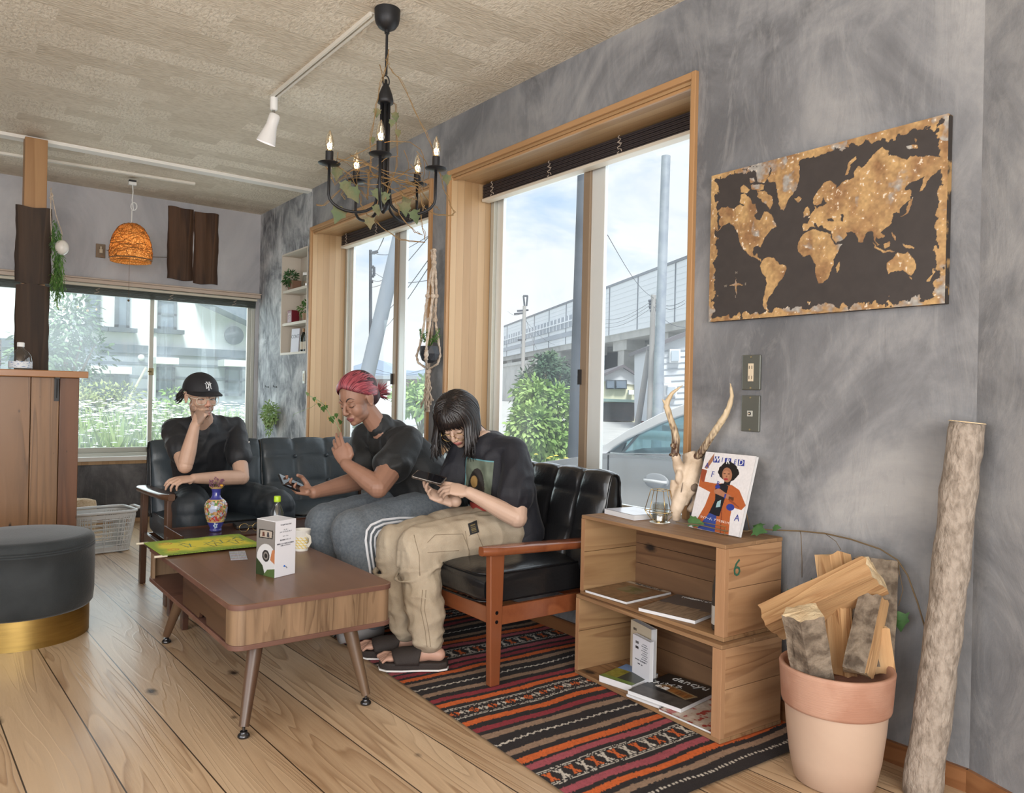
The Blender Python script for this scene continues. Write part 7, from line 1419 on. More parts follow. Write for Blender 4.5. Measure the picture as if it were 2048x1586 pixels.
    # phone
    c_ = fw + yd.normalized()*.105 + V((.0,-.012,.022)); pd = (X(590,997,1.405)-X(532,972,1.245)).normalized(); Mp = frame(c_, pd, V((.15,.75,.45)))
    ph = bpy.data.objects.new('smartphone', None); link(ph, None, Mp); tag(ph, 'black smartphone held flat over the table by the red-haired person', 'phone')
    g = G(); g.prism(rrect(-.078,-.037,.078,.037,.008), -.004, .004); obj('phone_body', g, mat('phone_black', (.012,.012,.014), .25), ph, local=True, bevel=.0015); g = G(); g.prism(rrect(-.075,-.034,.075,.034,.006), .0040, .0046); obj('screen', g, mat('phone_glass', (.008,.008,.01), .05), ph, local=True)
woman()
# ------------------------------------------------------------------ girl with long dark hair
def girl():
    sk = (.53,.36,.27); g = G(); X = lambda px, py, x: onx(px, py, x)
    pel = V((2.17,2.93,.545)); ch = V((2.15,2.93,.76)); nb = V((2.075,2.945,.945)); hc = X(916, 842, 1.985)
    ns, fs = V((2.13,2.785,.905)), V((2.07,3.09,.915)); ne, nw = X(1035,1036,2.055), X(938,985,1.885); fe, fw = V((2.00,3.12,.66)), X(912,1003,1.895)
    sd = tuple((ns-fs).normalized()); limb(g, [pel, ch, nb], [(.135,.10),(.135,.095),(.05,.045)], 20, side=sd); limb(g, [nb+V((.02,0,-.03)), hc+V((.05,-.01,-.03))], [.05,.046])
    limb(g, [nb+V((.02,-.03,-.06)), ns, ns.lerp(ne,.5), ne, ne.lerp(nw,.3), nw], [.03,.045,.048,.044,.042,.026]); limb(g, [nb+V((.02,.03,-.06)), fs, fs.lerp(fe,.5), fe, fe.lerp(fw,.3), fw], [.03,.045,.044,.040,.040,.026])
    nh, fh = V((2.13,2.845,.53)), V((2.13,3.03,.53)); nk, fk = V((1.685,2.875,.500)), V((1.685,3.065,.485)); na, fa = V((1.685,2.775,.115)), V((1.685,2.955,.115))
    fd = V((-.83,.55,0)).normalized(); fl = V((-fd.y, fd.x, 0))
    for h_, k_, a_ in ((nh,nk,na),(fh,fk,fa)):
        limb(g, [h_, k_, a_], [.075,.05,.036]); z_ = ZR+.030
        hp = a_+fd*-.045; hp.z = z_+.028; bl = a_+fd*.15; bl.z = z_+.018; limb(g, [hp, a_+V((0,0,-.04)), a_.lerp(bl,.6)+V((0,0,-.025)), bl], [.028,.032,.030,.018])
        g.ell(bl+fl*.018, (.028,.022,.014)); g.ell(bl-fl*.016, (.026,.022,.013))
        for k in range(5): t0 = bl+fl*(.033-.0165*k)*-1+fd*.005; L = (.050,.044,.040,.034,.028)[k]; r = (.0125,.0088,.0082,.0078,.0072)[k]; tip = t0+fd*L; tip.z = z_+r*.8; g.tube([t0, t0.lerp(tip,.55)+V((0,0,.006)), tip], [r,r,r*.85], 10); g.ell(tip, r*.9, n=10, m=6)
    F = V((-.60,-.42,-.68)); M = head(g, hc, F, (-.7,-.3,.75), 1.0)
    hand(g, nw, X(862,968,1.765)-nw, V((.05,-.80,.62)), 1, ((.10,.25,.2),(.45,.45,.2),(.5,.5,.3),(.55,.5,.3)), [(.040,.030,-.014),(.046,.055,-.030),(.030,.072,-.045)], .94, .05)
    hand(g, fw+V((-.03,.03,.0)), X(858,978,1.79)-fw, V((.10,.60,-.85)), -1, ((.25,.35,.3),(.45,.5,.4),(.6,.6,.4),(.7,.7,.4)), [(.040,.030,-.020),(.044,.056,-.040),(.026,.076,-.052)], .92, .05)
    def colf(P): C = np.tile(np.array(sk), (len(P),1)); nz = np.array([noise.noise(V(p)*25) for p in P]); C *= (1+.05*nz)[:, None]; m = P[:,2] < .10; C[m] *= (1.02,.88,.86); return C
    b, bv = body_obj('person', g, skinm('skin_fair'), .0034, 'person with long dark hair, beige cargo trousers and sandals, looking down at a phone', (2.17,2.93,0), colf)
    dk = mat('black_brow', (.012,.009,.008), .6); face(b, bv, M, dk, dk, mat('lip_rose', (.48,.17,.15), .4), .026, False)
    # oversized black t-shirt
    sh = mat('navy_black_tshirt', (.008,.0085,.014), .7, 0, None, (240, .15, 2), sheen=.05); c = G()
    limb(c, [V((2.20,2.91,.475)), V((2.185,2.92,.60)), ch+V((0,0,.0)), V((2.10,2.94,.885)), V((2.09,2.945,.915))], [(.185,.135),(.178,.135),(.172,.125),(.150,.10),(.09,.07)], 24, side=sd)
    cu = ns.lerp(ne,.66); limb(c, [nb+V((.02,-.03,-.04)), ns+V((0,.01,-.005)), ns.lerp(ne,.35), cu], [.062,.062,.072,.084]); cu = fs.lerp(fe,.66); limb(c, [nb+V((.02,.03,-.045)), fs, cu], [.058,.066,.082])
    limb(c, [V((2.22,2.80,.52)), V((2.19,2.74,.465))], [.06,.045])
    o, bs = cloth('tshirt', c, sh, b, .006, 5, fold(.011, 7, (1,1,.7), 6))
    def pc_(U, W):
        C = base(U, (.10,.11,.075)); n = vnoise(U.shape[1], U.shape[0], 5, 5, 3, 3); C += (W[..., None]*.05)*np.array((.6,1,.9)); C *= (.6+.8*n)[..., None]
        C[np.hypot((U-.45)/.30, (W-.40)/.42) < 1] = (.018,.014,.012); C[np.hypot((U-.36)/.13, (W-.55)/.12) < 1] = (.42,.26,.09)
        C[W < .12] = (.05,.07,.30); C[(W < .12) & (U > .25) & (U < .9)] = (.42,.06,.05); C[(W > .12) & (W < .15)] = (.012,.012,.015); e = (U < .03) | (W > .975); C[e] = (.12,.30,.34); return C
    A = CAM + ray(912, 1045)*3.2; Bx = (CAM + ray(972,1050)*3.2) - A; By = (CAM + ray(932,930)*3.2) - A; nrm = Bx.cross(By).normalized(); nrm = nrm if nrm.dot(CAM-A) > 0 else -nrm
    Mp = frame(A, Bx, By); 
    if (Mp.to_3x3() @ V((0,0,1))).dot(CAM-A) < 0: Mp = frame(A+Bx, -Bx, By)
    drape('chest_print', bs, Mp, Bx.length*1.05, By.length*1.0, 60, 110, pc_, mat('shirt_print', (1,1,1), .7, attr=True), o)
    # cargo trousers
    pm = mat('beige_cotton', (.40,.325,.235), .8, 0, ((.46,.385,.285), 14, .35, .7), (200, .2, 3)); c = G(); limb(c, [V((2.19,2.93,.50)), V((2.10,2.93,.54))], [(.165,.12),(.16,.11)], 20, side=sd)
    def leg(h_, k_, a_): limb(c, [h_, h_.lerp(k_,.5), k_+V((0,0,.0)), k_+V((.004,-.005,-.07))], [.106,.104,.088,.093]); limb(c, [k_+V((.002,0,-.05)), k_.lerp(a_,.45), k_.lerp(a_,.8), a_+V((0,0,.02))], [.080,.080,.077,.062]); c.tube([(a_+V((.056*math.cos(t_), .056*math.sin(t_), .012+.006*math.sin(5*t_)))) for t_ in [2*PI*i/24 for i in range(24)]], .011, 8, closed=True); c.tube([(k_+V((.003+.097*math.cos(t_), -.006+.094*math.sin(t_), -.095+.04*math.cos(t_)))) for t_ in [2*PI*i/32 for i in range(32)]], .0075, 8, closed=True)
    leg(nh, nk, na); leg(fh, fk, fa)
    ff = fold(.009, 8, (1,1,.8), 3); ff2 = fold(.012, 7, (.7,1,1.6), 5); o, bp = cloth('cargo_trousers', c, pm, b, .006, 3, lambda p: ff2(p) if p.z < .42 else ff(p))
    st = mat('seam_thread', (.27,.21,.145), .8)
    def seam(L):
        pts = []
        for (x0,y0),(x1,y1) in zip(L, L[1:]):
            for s in range(6):
                d = ray(x0+(x1-x0)*s/6, y0+(y1-y0)*s/6).normalized(); h, n, i, ds_ = bp.ray_cast(CAM, d, 5)
                if h is not None and (not pts or (h-pts[-1]).length < .08): pts.append(h+n*.0012)
        if len(pts) > 2: g = G(); g.tube(pts, .0013, 5); obj('seam', g, st, o, smooth=1)
    for L in ([(855,1085),(870,1070),(925,1068),(938,1100),(935,1135),(860,1140),(853,1095)],[(938,1072),(950,1062)],[(828,1070),(838,1110),(840,1160)],[(845,1180),(842,1220),(850,1260),(855,1300)],[(852,1180),(849,1220),(857,1260),(862,1300)],[(855,1105),(930,1100)],[(930,1062),(935,1090),(945,1140)],[(952,1060),(968,1100),(975,1130)]): seam(L)
    A = CAM + ray(931, 1102)*3.0; Bx = (CAM + ray(950,1097)*3.0) - A; By = (CAM + ray(930,1078)*3.0) - A; Mp = frame(A, Bx, By)
    if (Mp.to_3x3() @ V((0,0,1))).dot(CAM-A) < 0: Mp = frame(A+Bx, -Bx, By)
    def lb(U, W): C = base(U, (.012,.012,.013)); m = (U > .25) & (U < .78) & (((W*7) % 1) < .5) & (W > .15) & (W < .85); C[m] = (.16,.12,.045); return C
    drape('pocket_label', bp, Mp, Bx.length, By.length, 24, 24, lb, mat('label_cloth', (1,1,1), .8, attr=True), o, .003)
    # slide sandals
    sm = mat('dark_brown_sandal', (.028,.020,.017), .75, 0, None, (150, .2, 2)); 
    for a_ in (na, fa):
        o_ = V((a_.x, a_.y, ZR+.0008)) + fd*.055; Ms = frame(o_, fd, fl); prof_ = [(-.135,-.026),(-.140,0),(-.135,.026),(-.10,.042),(-.03,.042),(.05,.050),(.11,.048),(.142,.025),(.148,0),(.142,-.025),(.11,-.046),(.05,-.048),(-.03,-.042),(-.10,-.042)]
        g = G(); g.prism([(x*1.0, y*1.0) for x, y in prof_], .006, .034, M=Ms); sd_ = obj('sandal', g, sm, b, bevel=.006, bseg=3, smooth=.4); g = G(); g.prism([(x*1.012, y*1.015) for x, y in prof_], 0, .0065, M=Ms); obj('white_sole', g, m_white, sd_)
        g = G()
        def sf(u, v): a = PI*u; x = -.02+.095*v+.02*math.sin(a)*(1 if v > .5 else -.6); w_ = .047; h_ = .075-.028*v; return Ms @ V((x, -w_*math.cos(a)*1.05, .026+h_*math.sin(a)**.8))
        g.grid(sf, 20, 10); obj('strap', g, sm, sd_, smooth=1, solid=.006)
    # hair
    hm, t, bb, oo = nt('black_hair'); bb.inputs['Roughness'].default_value = .33; t.links.new(ramp(t, noi(t, coord(t, (1,1,.3)), 50, 3, .2), [(.3, (.006,.005,.006)), (.62, (.018,.013,.012)), (.8, (.06,.032,.022))]), bb.inputs['Base Color'])
    g = G(); R3 = M.to_3x3().to_4x4(); rnd = random.Random(12); c0 = V((0,-.014,.034)); E = lambda d, k=1.0: c0 + V((d.x*.088*k, d.y*.108*k, d.z*.096*k)); dn = V((0,0,-1)); Pn = []
    Ri = M.to_3x3().inverted(); ldn = (Ri @ dn).normalized()
    for i in range(700):
        a = rnd.uniform(-PI, PI); front = abs(a) < .80
        az = V((math.sin(a), math.cos(a), 0)); part = V((rnd.uniform(-.15,.15)+.1, rnd.uniform(-.2,.55), 1)).normalized(); pts = [M @ E(part, .98)]
        if front:
            if rnd.random() > .75: continue
            e2 = V((math.sin(a*1.2), math.cos(a*1.2)*.95, .42)).normalized(); pts += [M @ E(part.lerp(e2,.5).normalized(),1.05), M @ E(e2,1.06)]; L = rnd.uniform(.015,.05)+.05*abs(a)
            p = pts[-1]; pts += [p + (M.to_3x3() @ V((math.sin(a)*.35, .15, -1))).normalized()*L*.6, p + (M.to_3x3() @ V((math.sin(a)*.6, .0, -1))).normalized()*L]
        else:
            e1 = az.lerp(V((0,0,1)), .35).normalized(); e2 = (az + V((0,0,-.05))).normalized(); k = 1.07+.06*rnd.random()+(.05 if .9 < abs(a) < 2.3 else 0); pts += [M @ E(part.lerp(e1,.5).normalized(), k), M @ E(e1, k), M @ E(e2, k+.02)]
            p = pts[-1]; end = rnd.uniform(.845,.90) if abs(a) < 2.4 else rnd.uniform(.90,.96); side_ = (M.to_3x3() @ az).normalized(); q1 = p + dn*.05 + side_*.006 + V((0,0,0)); hang = max(.02, q1.z-end)
            pts += [q1, q1 + dn*hang*.5 + side_*rnd.uniform(-.004,.012), q1 + dn*hang + side_*rnd.uniform(-.03,.02) + (V((.075,-.02,.0)) if abs(a) > 1.9 else V((0,0,0))) + V((rnd.uniform(-.01,.01),)*3)]
        Pn.append(pts)
    hairs(g, Pn, .0060, rnd); ho = obj('hair', g, hm, b, smooth=1)
    gb = G(); gb.ell(M @ V((0,-.024,.040)), (.083,.096,.088), M=R3, n=24, m=16); obj('hair_base', remesh(gb, .005, 1), hm, ho, smooth=1)
    g = G()
    for q in (-1, 1):
        g.tube([M @ V((q*.033+.024*math.cos(a), .098-.004*abs(math.cos(a)), -.012+.021*math.sin(a))) for a in [2*PI*i/26 for i in range(26)]], .0011, 6, closed=True); g.tube([M @ V((q*.057,.092,-.006)), M @ V((q*.072,.05,.0)), M @ V((q*.077,-.005,.004))], .0011, 6)
    g.tube([M @ V((-.009,.098,-.006)), M @ V((0,.102,-.003)), M @ V((.009,.098,-.006))], .0011, 6); obj('eyeglasses', g, m_gold, b, smooth=1)
    # phone in both hands
    Ac, Bc = X(832,951,1.725), X(885,965,1.80); Mp = frame((Ac+Bc)/2+V((0,0,.006)), (Bc-Ac), V((.3,.8,.35))); ph = bpy.data.objects.new('smartphone', None); link(ph, None, Mp); tag(ph, 'phone in a glossy metallic case held in both hands by the long-haired person', 'phone')
    g = G(); g.prism(rrect(-.072,-.034,.072,.034,.009), -.006, .005); obj('phone_case', g, mat('metallic_case', (.33,.29,.25), .22, .8, ((.12,.10,.09), 40, .4, .6)), ph, local=True, bevel=.002); g = G(); g.prism(rrect(-.067,-.031,.067,.031,.007), .0050, .0056); obj('screen', g, mat('phone_glass2', (.01,.01,.012), .05), ph, local=True)
    g = G(); g.box((-.066,-.020,-.0085), (-.036,.012,-.006)); obj('camera_bump', g, m_steel, ph, local=True, bevel=.002)
girl()
# ================================================================== OUTSIDE
GZ = -.20
def mbox(g, P, th=.3):
    """extrude a quad/polygon P (world points, roughly planar) away from the viewer by th"""
    n = (P[1]-P[0]).cross(P[-1]-P[0]).normalized(); n = n if n.dot(P[0]-CAM) > 0 else -n; k = len(P); g.add(list(P) + [p+n*th for p in P], [tuple(range(k)), tuple(range(2*k-1, k-1, -1))] + [(i, i+k, (i+1)%k+k, (i+1)%k) for i in range(k)])
g = G(); g.box((3.0, -80, GZ-.1), (420, 420, GZ)); struct('ground', g, mat('pale_concrete', (.50,.50,.48), .9, 0, ((.42,.42,.41), 2, .4, .7)))  # pale ground, lightened to bounce extra light up onto the car
g = G(); g.box((-60, BY+.25, GZ-.1), (3.0, 400, GZ)); struct('ground_2', g, mat('meadow', (.26,.33,.12), .95, 0, ((.40,.42,.20), 1.5, .4, .7)))
g = G(); g.box((3.0, 9.5, GZ), (10.0, 40, GZ+.03)); struct('ground_3', g, mat('verge', (.18,.27,.09), .95, 0, ((.30,.36,.14), 2, .4, .7)))
def gblades(x0, x1, y0, y1, n, h, m, name, lab, cat, flowers=None, seed=1):
    rs = random.Random(seed); g = G(); f = G()
    for i in range(n):
        p = V((rs.uniform(x0, x1), rs.uniform(y0, y1), GZ)); d = V((rs.uniform(-.3,.3), rs.uniform(-.3,.3), 1)); hh = h*rs.uniform(.5,1.2); g.leaf(p, d, V((rs.uniform(-1,1), rs.uniform(-1,1), 0)), hh, hh*.035+.012, .15)
        if flowers and rs.random() < flowers[0]: q = p + d.normalized()*hh*1.02; f.lathe([(0,.01),(flowers[2],0)], q, 6)
    o = obj(name, g, m, None, smooth=1); tag(o, lab, cat, None, 'stuff')
    if flowers: o2 = obj('daisy_blossoms' if 'grass' in name else 'blossoms', f, flowers[1], None); tag(o2, flowers[3], 'flowers', None, 'stuff')
m_grass = mat('grass_light', (.28,.42,.12), .8, 0, ((.45,.52,.22), 3, .4, .7)); m_daisy = mat('daisy_white', (.85,.86,.84), .7); m_yfl = mat('yellow_flower', (.78,.60,.08), .7)
gblades(-3.5, 5.0, 9.2, 14.5, 6500, .98, m_grass, 'meadow_grass', 'tall green meadow grass outside the back window', 'grass', (.75, m_daisy, .040, 'mass of small white daisies in the meadow behind the back window'), 2)
gblades(3.4, 5.6, 6.0, 11, 2600, .62, m_grass, 'verge_weeds', 'green weeds outside the farther tall window', 'weeds', (.30, m_yfl, .03, 'yellow blossoms among the weeds outside the farther tall window'), 5)
# ---- house behind the back window
HY = 20.0; q = lambda px, py, d=0: ony(px, py, HY+d); hs = thing('neighbour_house', 'white and grey tiled house with round window seen through the back window', 'building', (1, HY, GZ))
m_hw = mat('house_white', (.74,.76,.78), .7); m_hg = mat('house_grey', (.26,.29,.33), .7); m_hd = mat('house_dark', (.115,.14,.17), .6); m_hwin = mat('house_glass', (.16,.20,.25), .15); m_fr = mat('house_frame', (.09,.11,.13), .5)
zb = q(250, 693).z; xl, xr_ = -6.0, q(640, 700).x
zt1 = q(300, 560).z + 1.6; g = G(); ap = q(412, 590); e1 = q(540, 668); g.prism([(xl, zb), (xr_, zb), (e1.x+.6, e1.z-.25), (ap.x, ap.z+.15), (ap.x, zt1), (xl, zt1)], HY, HY+6, 'y'); obj('upper_wall', g, m_hw, hs)
g = G(); g.box((xl, HY-.06, GZ), (xr_, HY+6, zb)); obj('lower_wall', g, m_hg, hs); g = G(); z2 = q(250, 706).z; g.box((xl, HY-.12, z2), (xr_, HY-.06, zb+.04)); obj('dark_band', g, m_hd, hs)
g = G(); a, b = q(398, 602, -.4), q(545, 670, -.4); g.prism([(a.x, a.z), (b.x, b.z), (b.x, b.z+.42), (a.x, a.z+.42)], HY-.7, HY+6, 'y'); obj('roof', g, mat('house_roof', (.15,.18,.23), .6), hs); g = G(); g.prism([(a.x, a.z+.42), (b.x, b.z+.42), (b.x, b.z+.52), (a.x, a.z+.52)], HY-.75, HY+6, 'y'); obj('roof_edge', g, m_hw, hs)
def hwin(x0, y0, x1, y1, sill=True, bars=1, mt=m_fr):
    a, b = q(x0, y1, -.1), q(x1, y0, -.1); g = G(); f = .07; Yw = HY-.10
    g.box((a.x, Yw-.03, a.z), (a.x+f, Yw+.1, b.z)); g.box((b.x-f, Yw-.03, a.z), (b.x, Yw+.1, b.z)); g.box((a.x, Yw-.03, b.z-f), (b.x, Yw+.1, b.z)); g.box((a.x, Yw-.03, a.z), (b.x, Yw+.1, a.z+f))
    if bars: zc_ = (a.z+b.z)/2; g.box((a.x, Yw-.03, zc_-.03), (b.x, Yw+.1, zc_+.03))
    if sill: g.box((a.x-.15, Yw-.16, a.z-.10), (b.x+.15, Yw+.1, a.z))
    w = obj('window', g, mt, hs); g = G(); g.box((a.x+f, Yw, a.z+f), (b.x-f, Yw+.05, b.z-f)); obj('pane', g, m_hwin, w)
hwin(171, 575, 201, 651, bars=0); hwin(230, 580, 260, 655, bars=0); hwin(315, 600, 354, 658); hwin(310, 735, 350, 785, False); hwin(450, 735, 484, 792, False); hwin(228, 745, 258, 780, False, 0)
for x0, y0, x1, y1 in ((180,734,262,746),(310,716,356,727),(446,721,489,732)): a, b = q(x0, y1, -.5), q(x1, y0, -.5); g = G(); g.box((a.x, HY-.6, a.z), (b.x, HY-.06, b.z)); obj('awning', g, m_hw, hs)
c = q(468, 671, -.05); g = G(); MY = Matrix.Rotation(PI/2, 4, 'X'); rr_ = (q(487,671).x-q(450,671).x)/2; g.lathe([(rr_*.88,0),(rr_,0),(rr_,.1),(rr_*.88,.1)], (c.x, HY-.0, c.z), 32, M=MY); w = obj('window', g, m_fr, hs); g = G(); g.lathe([(0,.0),(rr_*.9,0),(rr_*.9,.06),(0,.06)], (c.x, HY-.0, c.z), 32, M=MY); obj('pane', g, m_hwin, w)
g = G(); 
for k in range(4): zq = q(300, 728+26*k).z; g.box((xl, HY-.075, zq-.03), (xr_, HY-.06, zq+.03))
obj('tile_joints', g, m_hd, hs)
g = G(); p = q(141, 600, -.1); g.tube([(p.x, HY-.15, zb-.1), (p.x, HY-.15, zt1)], .05, 8); p = q(308, 700, -.1); g.tube([(p.x, HY-.15, GZ), (p.x, HY-.15, zt1)], .05, 8); obj('drainpipe', g, m_hw, hs); g = G(); p = q(282, 715, -.1); g.ell((p.x, HY-.12, p.z), (.075,.06,.075)); obj('vent_cap', g, m_hw, hs, smooth=1)
g = G(); a, b = ony(226, 858, 16), ony(292, 735, 16); a = b.lerp(a, (b.z-GZ)/(b.z-a.z)); g.tube([a, b], .022, 8); tag(obj('bamboo_pole', g, mat('bamboo', (.55,.52,.40), .7)), 'pale slanting pole standing in front of the grey house wall', 'pole')
def tree(name, lab, c, r, n, L, W, m, trunk=.08, seed=1, clumps=9, grp=None):
    c = V(c); t_ = thing(name, lab, 'tree' if 'bush' not in name else 'bush', (c.x, c.y, GZ), 0, grp); rs = random.Random(seed); g = G()
    for k in range(clumps):
        d = V((rs.gauss(0,1), rs.gauss(0,1), rs.gauss(0,1))).normalized(); cc = c + V((d.x*r[0]*.6, d.y*r[1]*.6, d.z*r[2]*.6)); foliage(g, cc, (r[0]*.52, r[1]*.52, r[2]*.5), n//clumps, L, W, seed*50+k, .2, .3)
    obj('crown', g, m, t_, smooth=1); g = G(); g.tube([(c.x, c.y, GZ), (c.x+.05, c.y, c.z)], [trunk, trunk*.5], 8)
    for k in range(5): a = k*1.3; g.tube([(c.x, c.y, GZ+(c.z-GZ)*.5), c+V((r[0]*.5*math.cos(a), r[1]*.5*math.sin(a), r[2]*.3))], [trunk*.5, trunk*.15], 6)
    obj('trunk', g, m_stem, t_); return t_
m_t1 = mat('tree_green', (.10,.17,.09), .8, 0, ((.20,.30,.15), 2, .4, .7)); m_t2 = mat('tree_bright', (.22,.38,.09), .8, 0, ((.38,.52,.18), 3, .4, .7)); m_t3 = mat('tree_dark', (.05,.10,.06), .8, 0, ((.10,.17,.09), 2, .4, .7)); m_t4 = mat('tree_yellow', (.30,.36,.12), .8, 0, ((.45,.45,.22), 3, .4, .7))
tree('garden_tree', 'dark green tree at the left edge of the back window view', ony(125, 720, 15), (1.0,.8,1.1), 3000, .11, .045, m_t1, .07, 1)
tree('garden_bush', 'yellow green bush in front of the grey house', ony(205, 800, 14), (.62,.6,.5), 1800, .08, .035, m_t4, .04, 2)
tree('garden_bush', 'small green bush low behind the man by the meadow', ony(352, 815, 14), (.45,.4,.35), 600, .10, .05, m_t2, .03, 3)
tree('leafy_bush', 'bright green leafy bush outside the nearer tall window', at(1078, 850, 11), (.66,.6,.64), 6500, .085, .050, m_t2, .05, 4, 14)
tree('conifer_tree', 'dark green conifer behind the bright leafy bush', at(1095, 765, 24), (.95,.9,.85), 4200, .15, .06, m_t3, .12, 5, 12)
tree('conifer_tree', 'small pale conifer top above the darker conifer', at(1098, 722, 26), (.28,.3,.35), 500, .16, .06, m_t1, .06, 6, 4)
tree('green_bush', 'green bush seen low through the farther tall window', at(842, 800, 14), (.5,.5,.5), 900, .14, .06, m_t2, .04, 7, 6)
# ---- elevated railway hall
P1, P0 = at(1370, 515, 117), at(1010, 660, 237); dr_ = V((P1.x-P0.x, P1.y-P0.y, 0)); dr_.normalize(); nr = V((dr_.y, -dr_.x, 0)); nr = nr if nr.dot(V((P0.x, P0.y, 0))) > 0 else -nr
zT, zB = P1.z, 13.2; vd = thing('viaduct_station', 'long pale panelled elevated railway hall on concrete columns', 'building', (P1.x, P1.y, GZ)); O = V((P1.x, P1.y, 0)) + dr_*30; Lv = 360
Mv = Matrix(((-dr_.x, nr.x, 0, O.x), (-dr_.y, nr.y, 0, O.y), (0, 0, 1, 0), (0, 0, 0, 1)))
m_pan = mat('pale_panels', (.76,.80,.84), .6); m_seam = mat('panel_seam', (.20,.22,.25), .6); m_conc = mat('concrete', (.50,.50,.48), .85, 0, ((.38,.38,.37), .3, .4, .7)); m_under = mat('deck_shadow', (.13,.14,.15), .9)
g = G(); g.box((0,0,zB), (Lv,14,zT), M=Mv); obj('panel_wall', g, m_pan, vd); g = G(); [g.box((x,-.12,zB), (x+.22,0,zT), M=Mv) for x in (18,33,48,62,76,90,104,118,132,150,170,192,216,244,280,320)]; g.box((0,-.2,zT-.3), (Lv,0,zT+.12), M=Mv); obj('seams', g, m_seam, vd)
g = G(); [g.box((0,-.05,z), (Lv,0,z+.05), M=Mv) for z in [zB+.9*k for k in range(1, 10)]]; obj('panel_joints', g, mat('joint_grey', (.62,.66,.70), .6), vd)
g = G(); g.box((70,-.3,zB+3.6), (Lv,-.05,zB+6.2), M=Mv); g.box((70,-.3,zB+1.6), (Lv,-.05,zB+2.6), M=Mv); wb = obj('window_band', g, mat('band_glass', (.25,.29,.35), .3), vd); g = G(); [g.box((x,-.42,zB+3.6), (x+.35,-.3,zB+6.2), M=Mv) for x in range(72, 340, 3)]; g.box((70,-.45,zB+4.8), (Lv,-.3,zB+5.1), M=Mv); obj('mullions', g, m_pan, wb)
g = G(); g.box((0,.5,zB-1.2), (Lv,14,zB), M=Mv); obj('deck', g, m_conc, vd)
for x in (26,40,58,78,100,124,150,180,215,255,300): g = G(); g.box((x,1.5,GZ), (x+3.0,4.5,zB-1.2), M=Mv); g.box((x-2,1.2,zB-3.0), (x+5,4.8,zB-1.2), M=Mv); g.box((x,9,GZ), (x+3.0,12,zB-1.2), M=Mv); obj('column', g, m_conc, vd)
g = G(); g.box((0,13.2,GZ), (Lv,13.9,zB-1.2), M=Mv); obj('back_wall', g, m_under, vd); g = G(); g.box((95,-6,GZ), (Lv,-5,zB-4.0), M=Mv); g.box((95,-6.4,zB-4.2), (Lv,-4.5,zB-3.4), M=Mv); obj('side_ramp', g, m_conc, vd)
# ---- houses by the viaduct
def H(px, py, d): return at(px, py, d)
hy = thing('yellow_house', 'pale yellow two storey house with dark gable roof below the railway', 'building', H(1250, 850, 45)); m_ye = mat('house_yellow', (.72,.70,.52), .7); m_rf = mat('dark_roof', (.13,.12,.13), .6)
g = G(); mbox(g, [H(1205,752,45), H(1290,770,45), H(1290,845,45), H(1205,845,45)], 8); obj('wall', g, m_ye, hy); g = G(); mbox(g, [H(1205,752,44.9), H(1247,733,44.9), H(1295,765,44.9), H(1290,768,44.9), H(1290,772,44.9), H(1205,762,44.9)], 8); obj('gable', g, m_hw, hy)
g = G(); mbox(g, [H(1198,752,44.5), H(1247,729,44.5), H(1300,764,44.5), H(1300,768,44.5), H(1247,735,44.5), H(1198,757,44.5)], 9); obj('roof', g, m_rf, hy); g = G(); mbox(g, [H(1205,797,43.8), H(1280,800,43.8), H(1278,805,43.8), H(1205,803,43.8)], 1.2); obj('carport_roof', g, mat('green_roof', (.20,.29,.27), .6), hy); g = G(); mbox(g, [H(1207,806,44.6), H(1270,806,44.6), H(1268,842,44.6), H(1207,842,44.6)], .3); obj('carport', g, mat('carport_dark', (.07,.07,.07), .8), hy)
for x0, y0, x1, y1 in ((1212,760,1230,778),(1231,760,1254,778),(1270,760,1290,778)): g = G(); mbox(g, [H(x0,y0,44.7), H(x1,y0,44.7), H(x1,y1,44.7), H(x0,y1,44.7)], .3); w = obj('window', g, m_fr, hy); g = G(); mbox(g, [H(x0+2,y0+2,44.6), H(x1-2,y0+2,44.6), H(x1-2,y1-2,44.6), H(x0+2,y1-2,44.6)], .08); obj('pane', g, m_hwin, w)
g = G(); mbox(g, [H(1258,780,44.4), H(1268,780,44.4), H(1268,789,44.4), H(1258,789,44.4)], .5); obj('air_conditioner', g, m_hw, hy)
hg = thing('grey_house', 'light grey sided house at the right edge of the nearer tall window', 'building', H(1360, 850, 33)); g = G(); mbox(g, [H(1328,688,33), H(1400,660,33), H(1400,850,33), H(1328,850,33)], 8); obj('wall', g, mat('grey_siding', (.60,.63,.67), .7), hg)
g = G(); mbox(g, [H(1322,683,32.6), H(1400,652,32.6), H(1400,662,32.6), H(1322,691,32.6)], 9); obj('roof', g, m_rf, hg)
for x0, y0, x1, y1 in ((1340,698,1361,725),(1331,771,1354,793)): g = G(); mbox(g, [H(x0,y0,32.7), H(x1,y0,32.7), H(x1,y1,32.7), H(x0,y1,32.7)], .3); w = obj('window', g, m_hw, hg); g = G(); mbox(g, [H(x0+3,y0+3,32.6), H(x1-3,y0+3,32.6), H(x1-3,y1-3,32.6), H(x0+3,y1-3,32.6)], .08); obj('pane', g, mat('pale_glass', (.42,.48,.54), .2), w)
g = G(); mbox(g, [H(1329,754,32.2), H(1342,754,32.2), H(1342,766,32.2), H(1329,766,32.2)], .5); obj('air_conditioner', g, m_hw, hg)
g = G(); 
for k in range(12): mbox(g, [H(1329,702+12*k,32.95), H(1400,698+12*k,32.95), H(1400,699+12*k,32.95), H(1329,703+12*k,32.95)], .05)
obj('siding_lines', g, mat('siding_line', (.36,.39,.43), .7), hg)
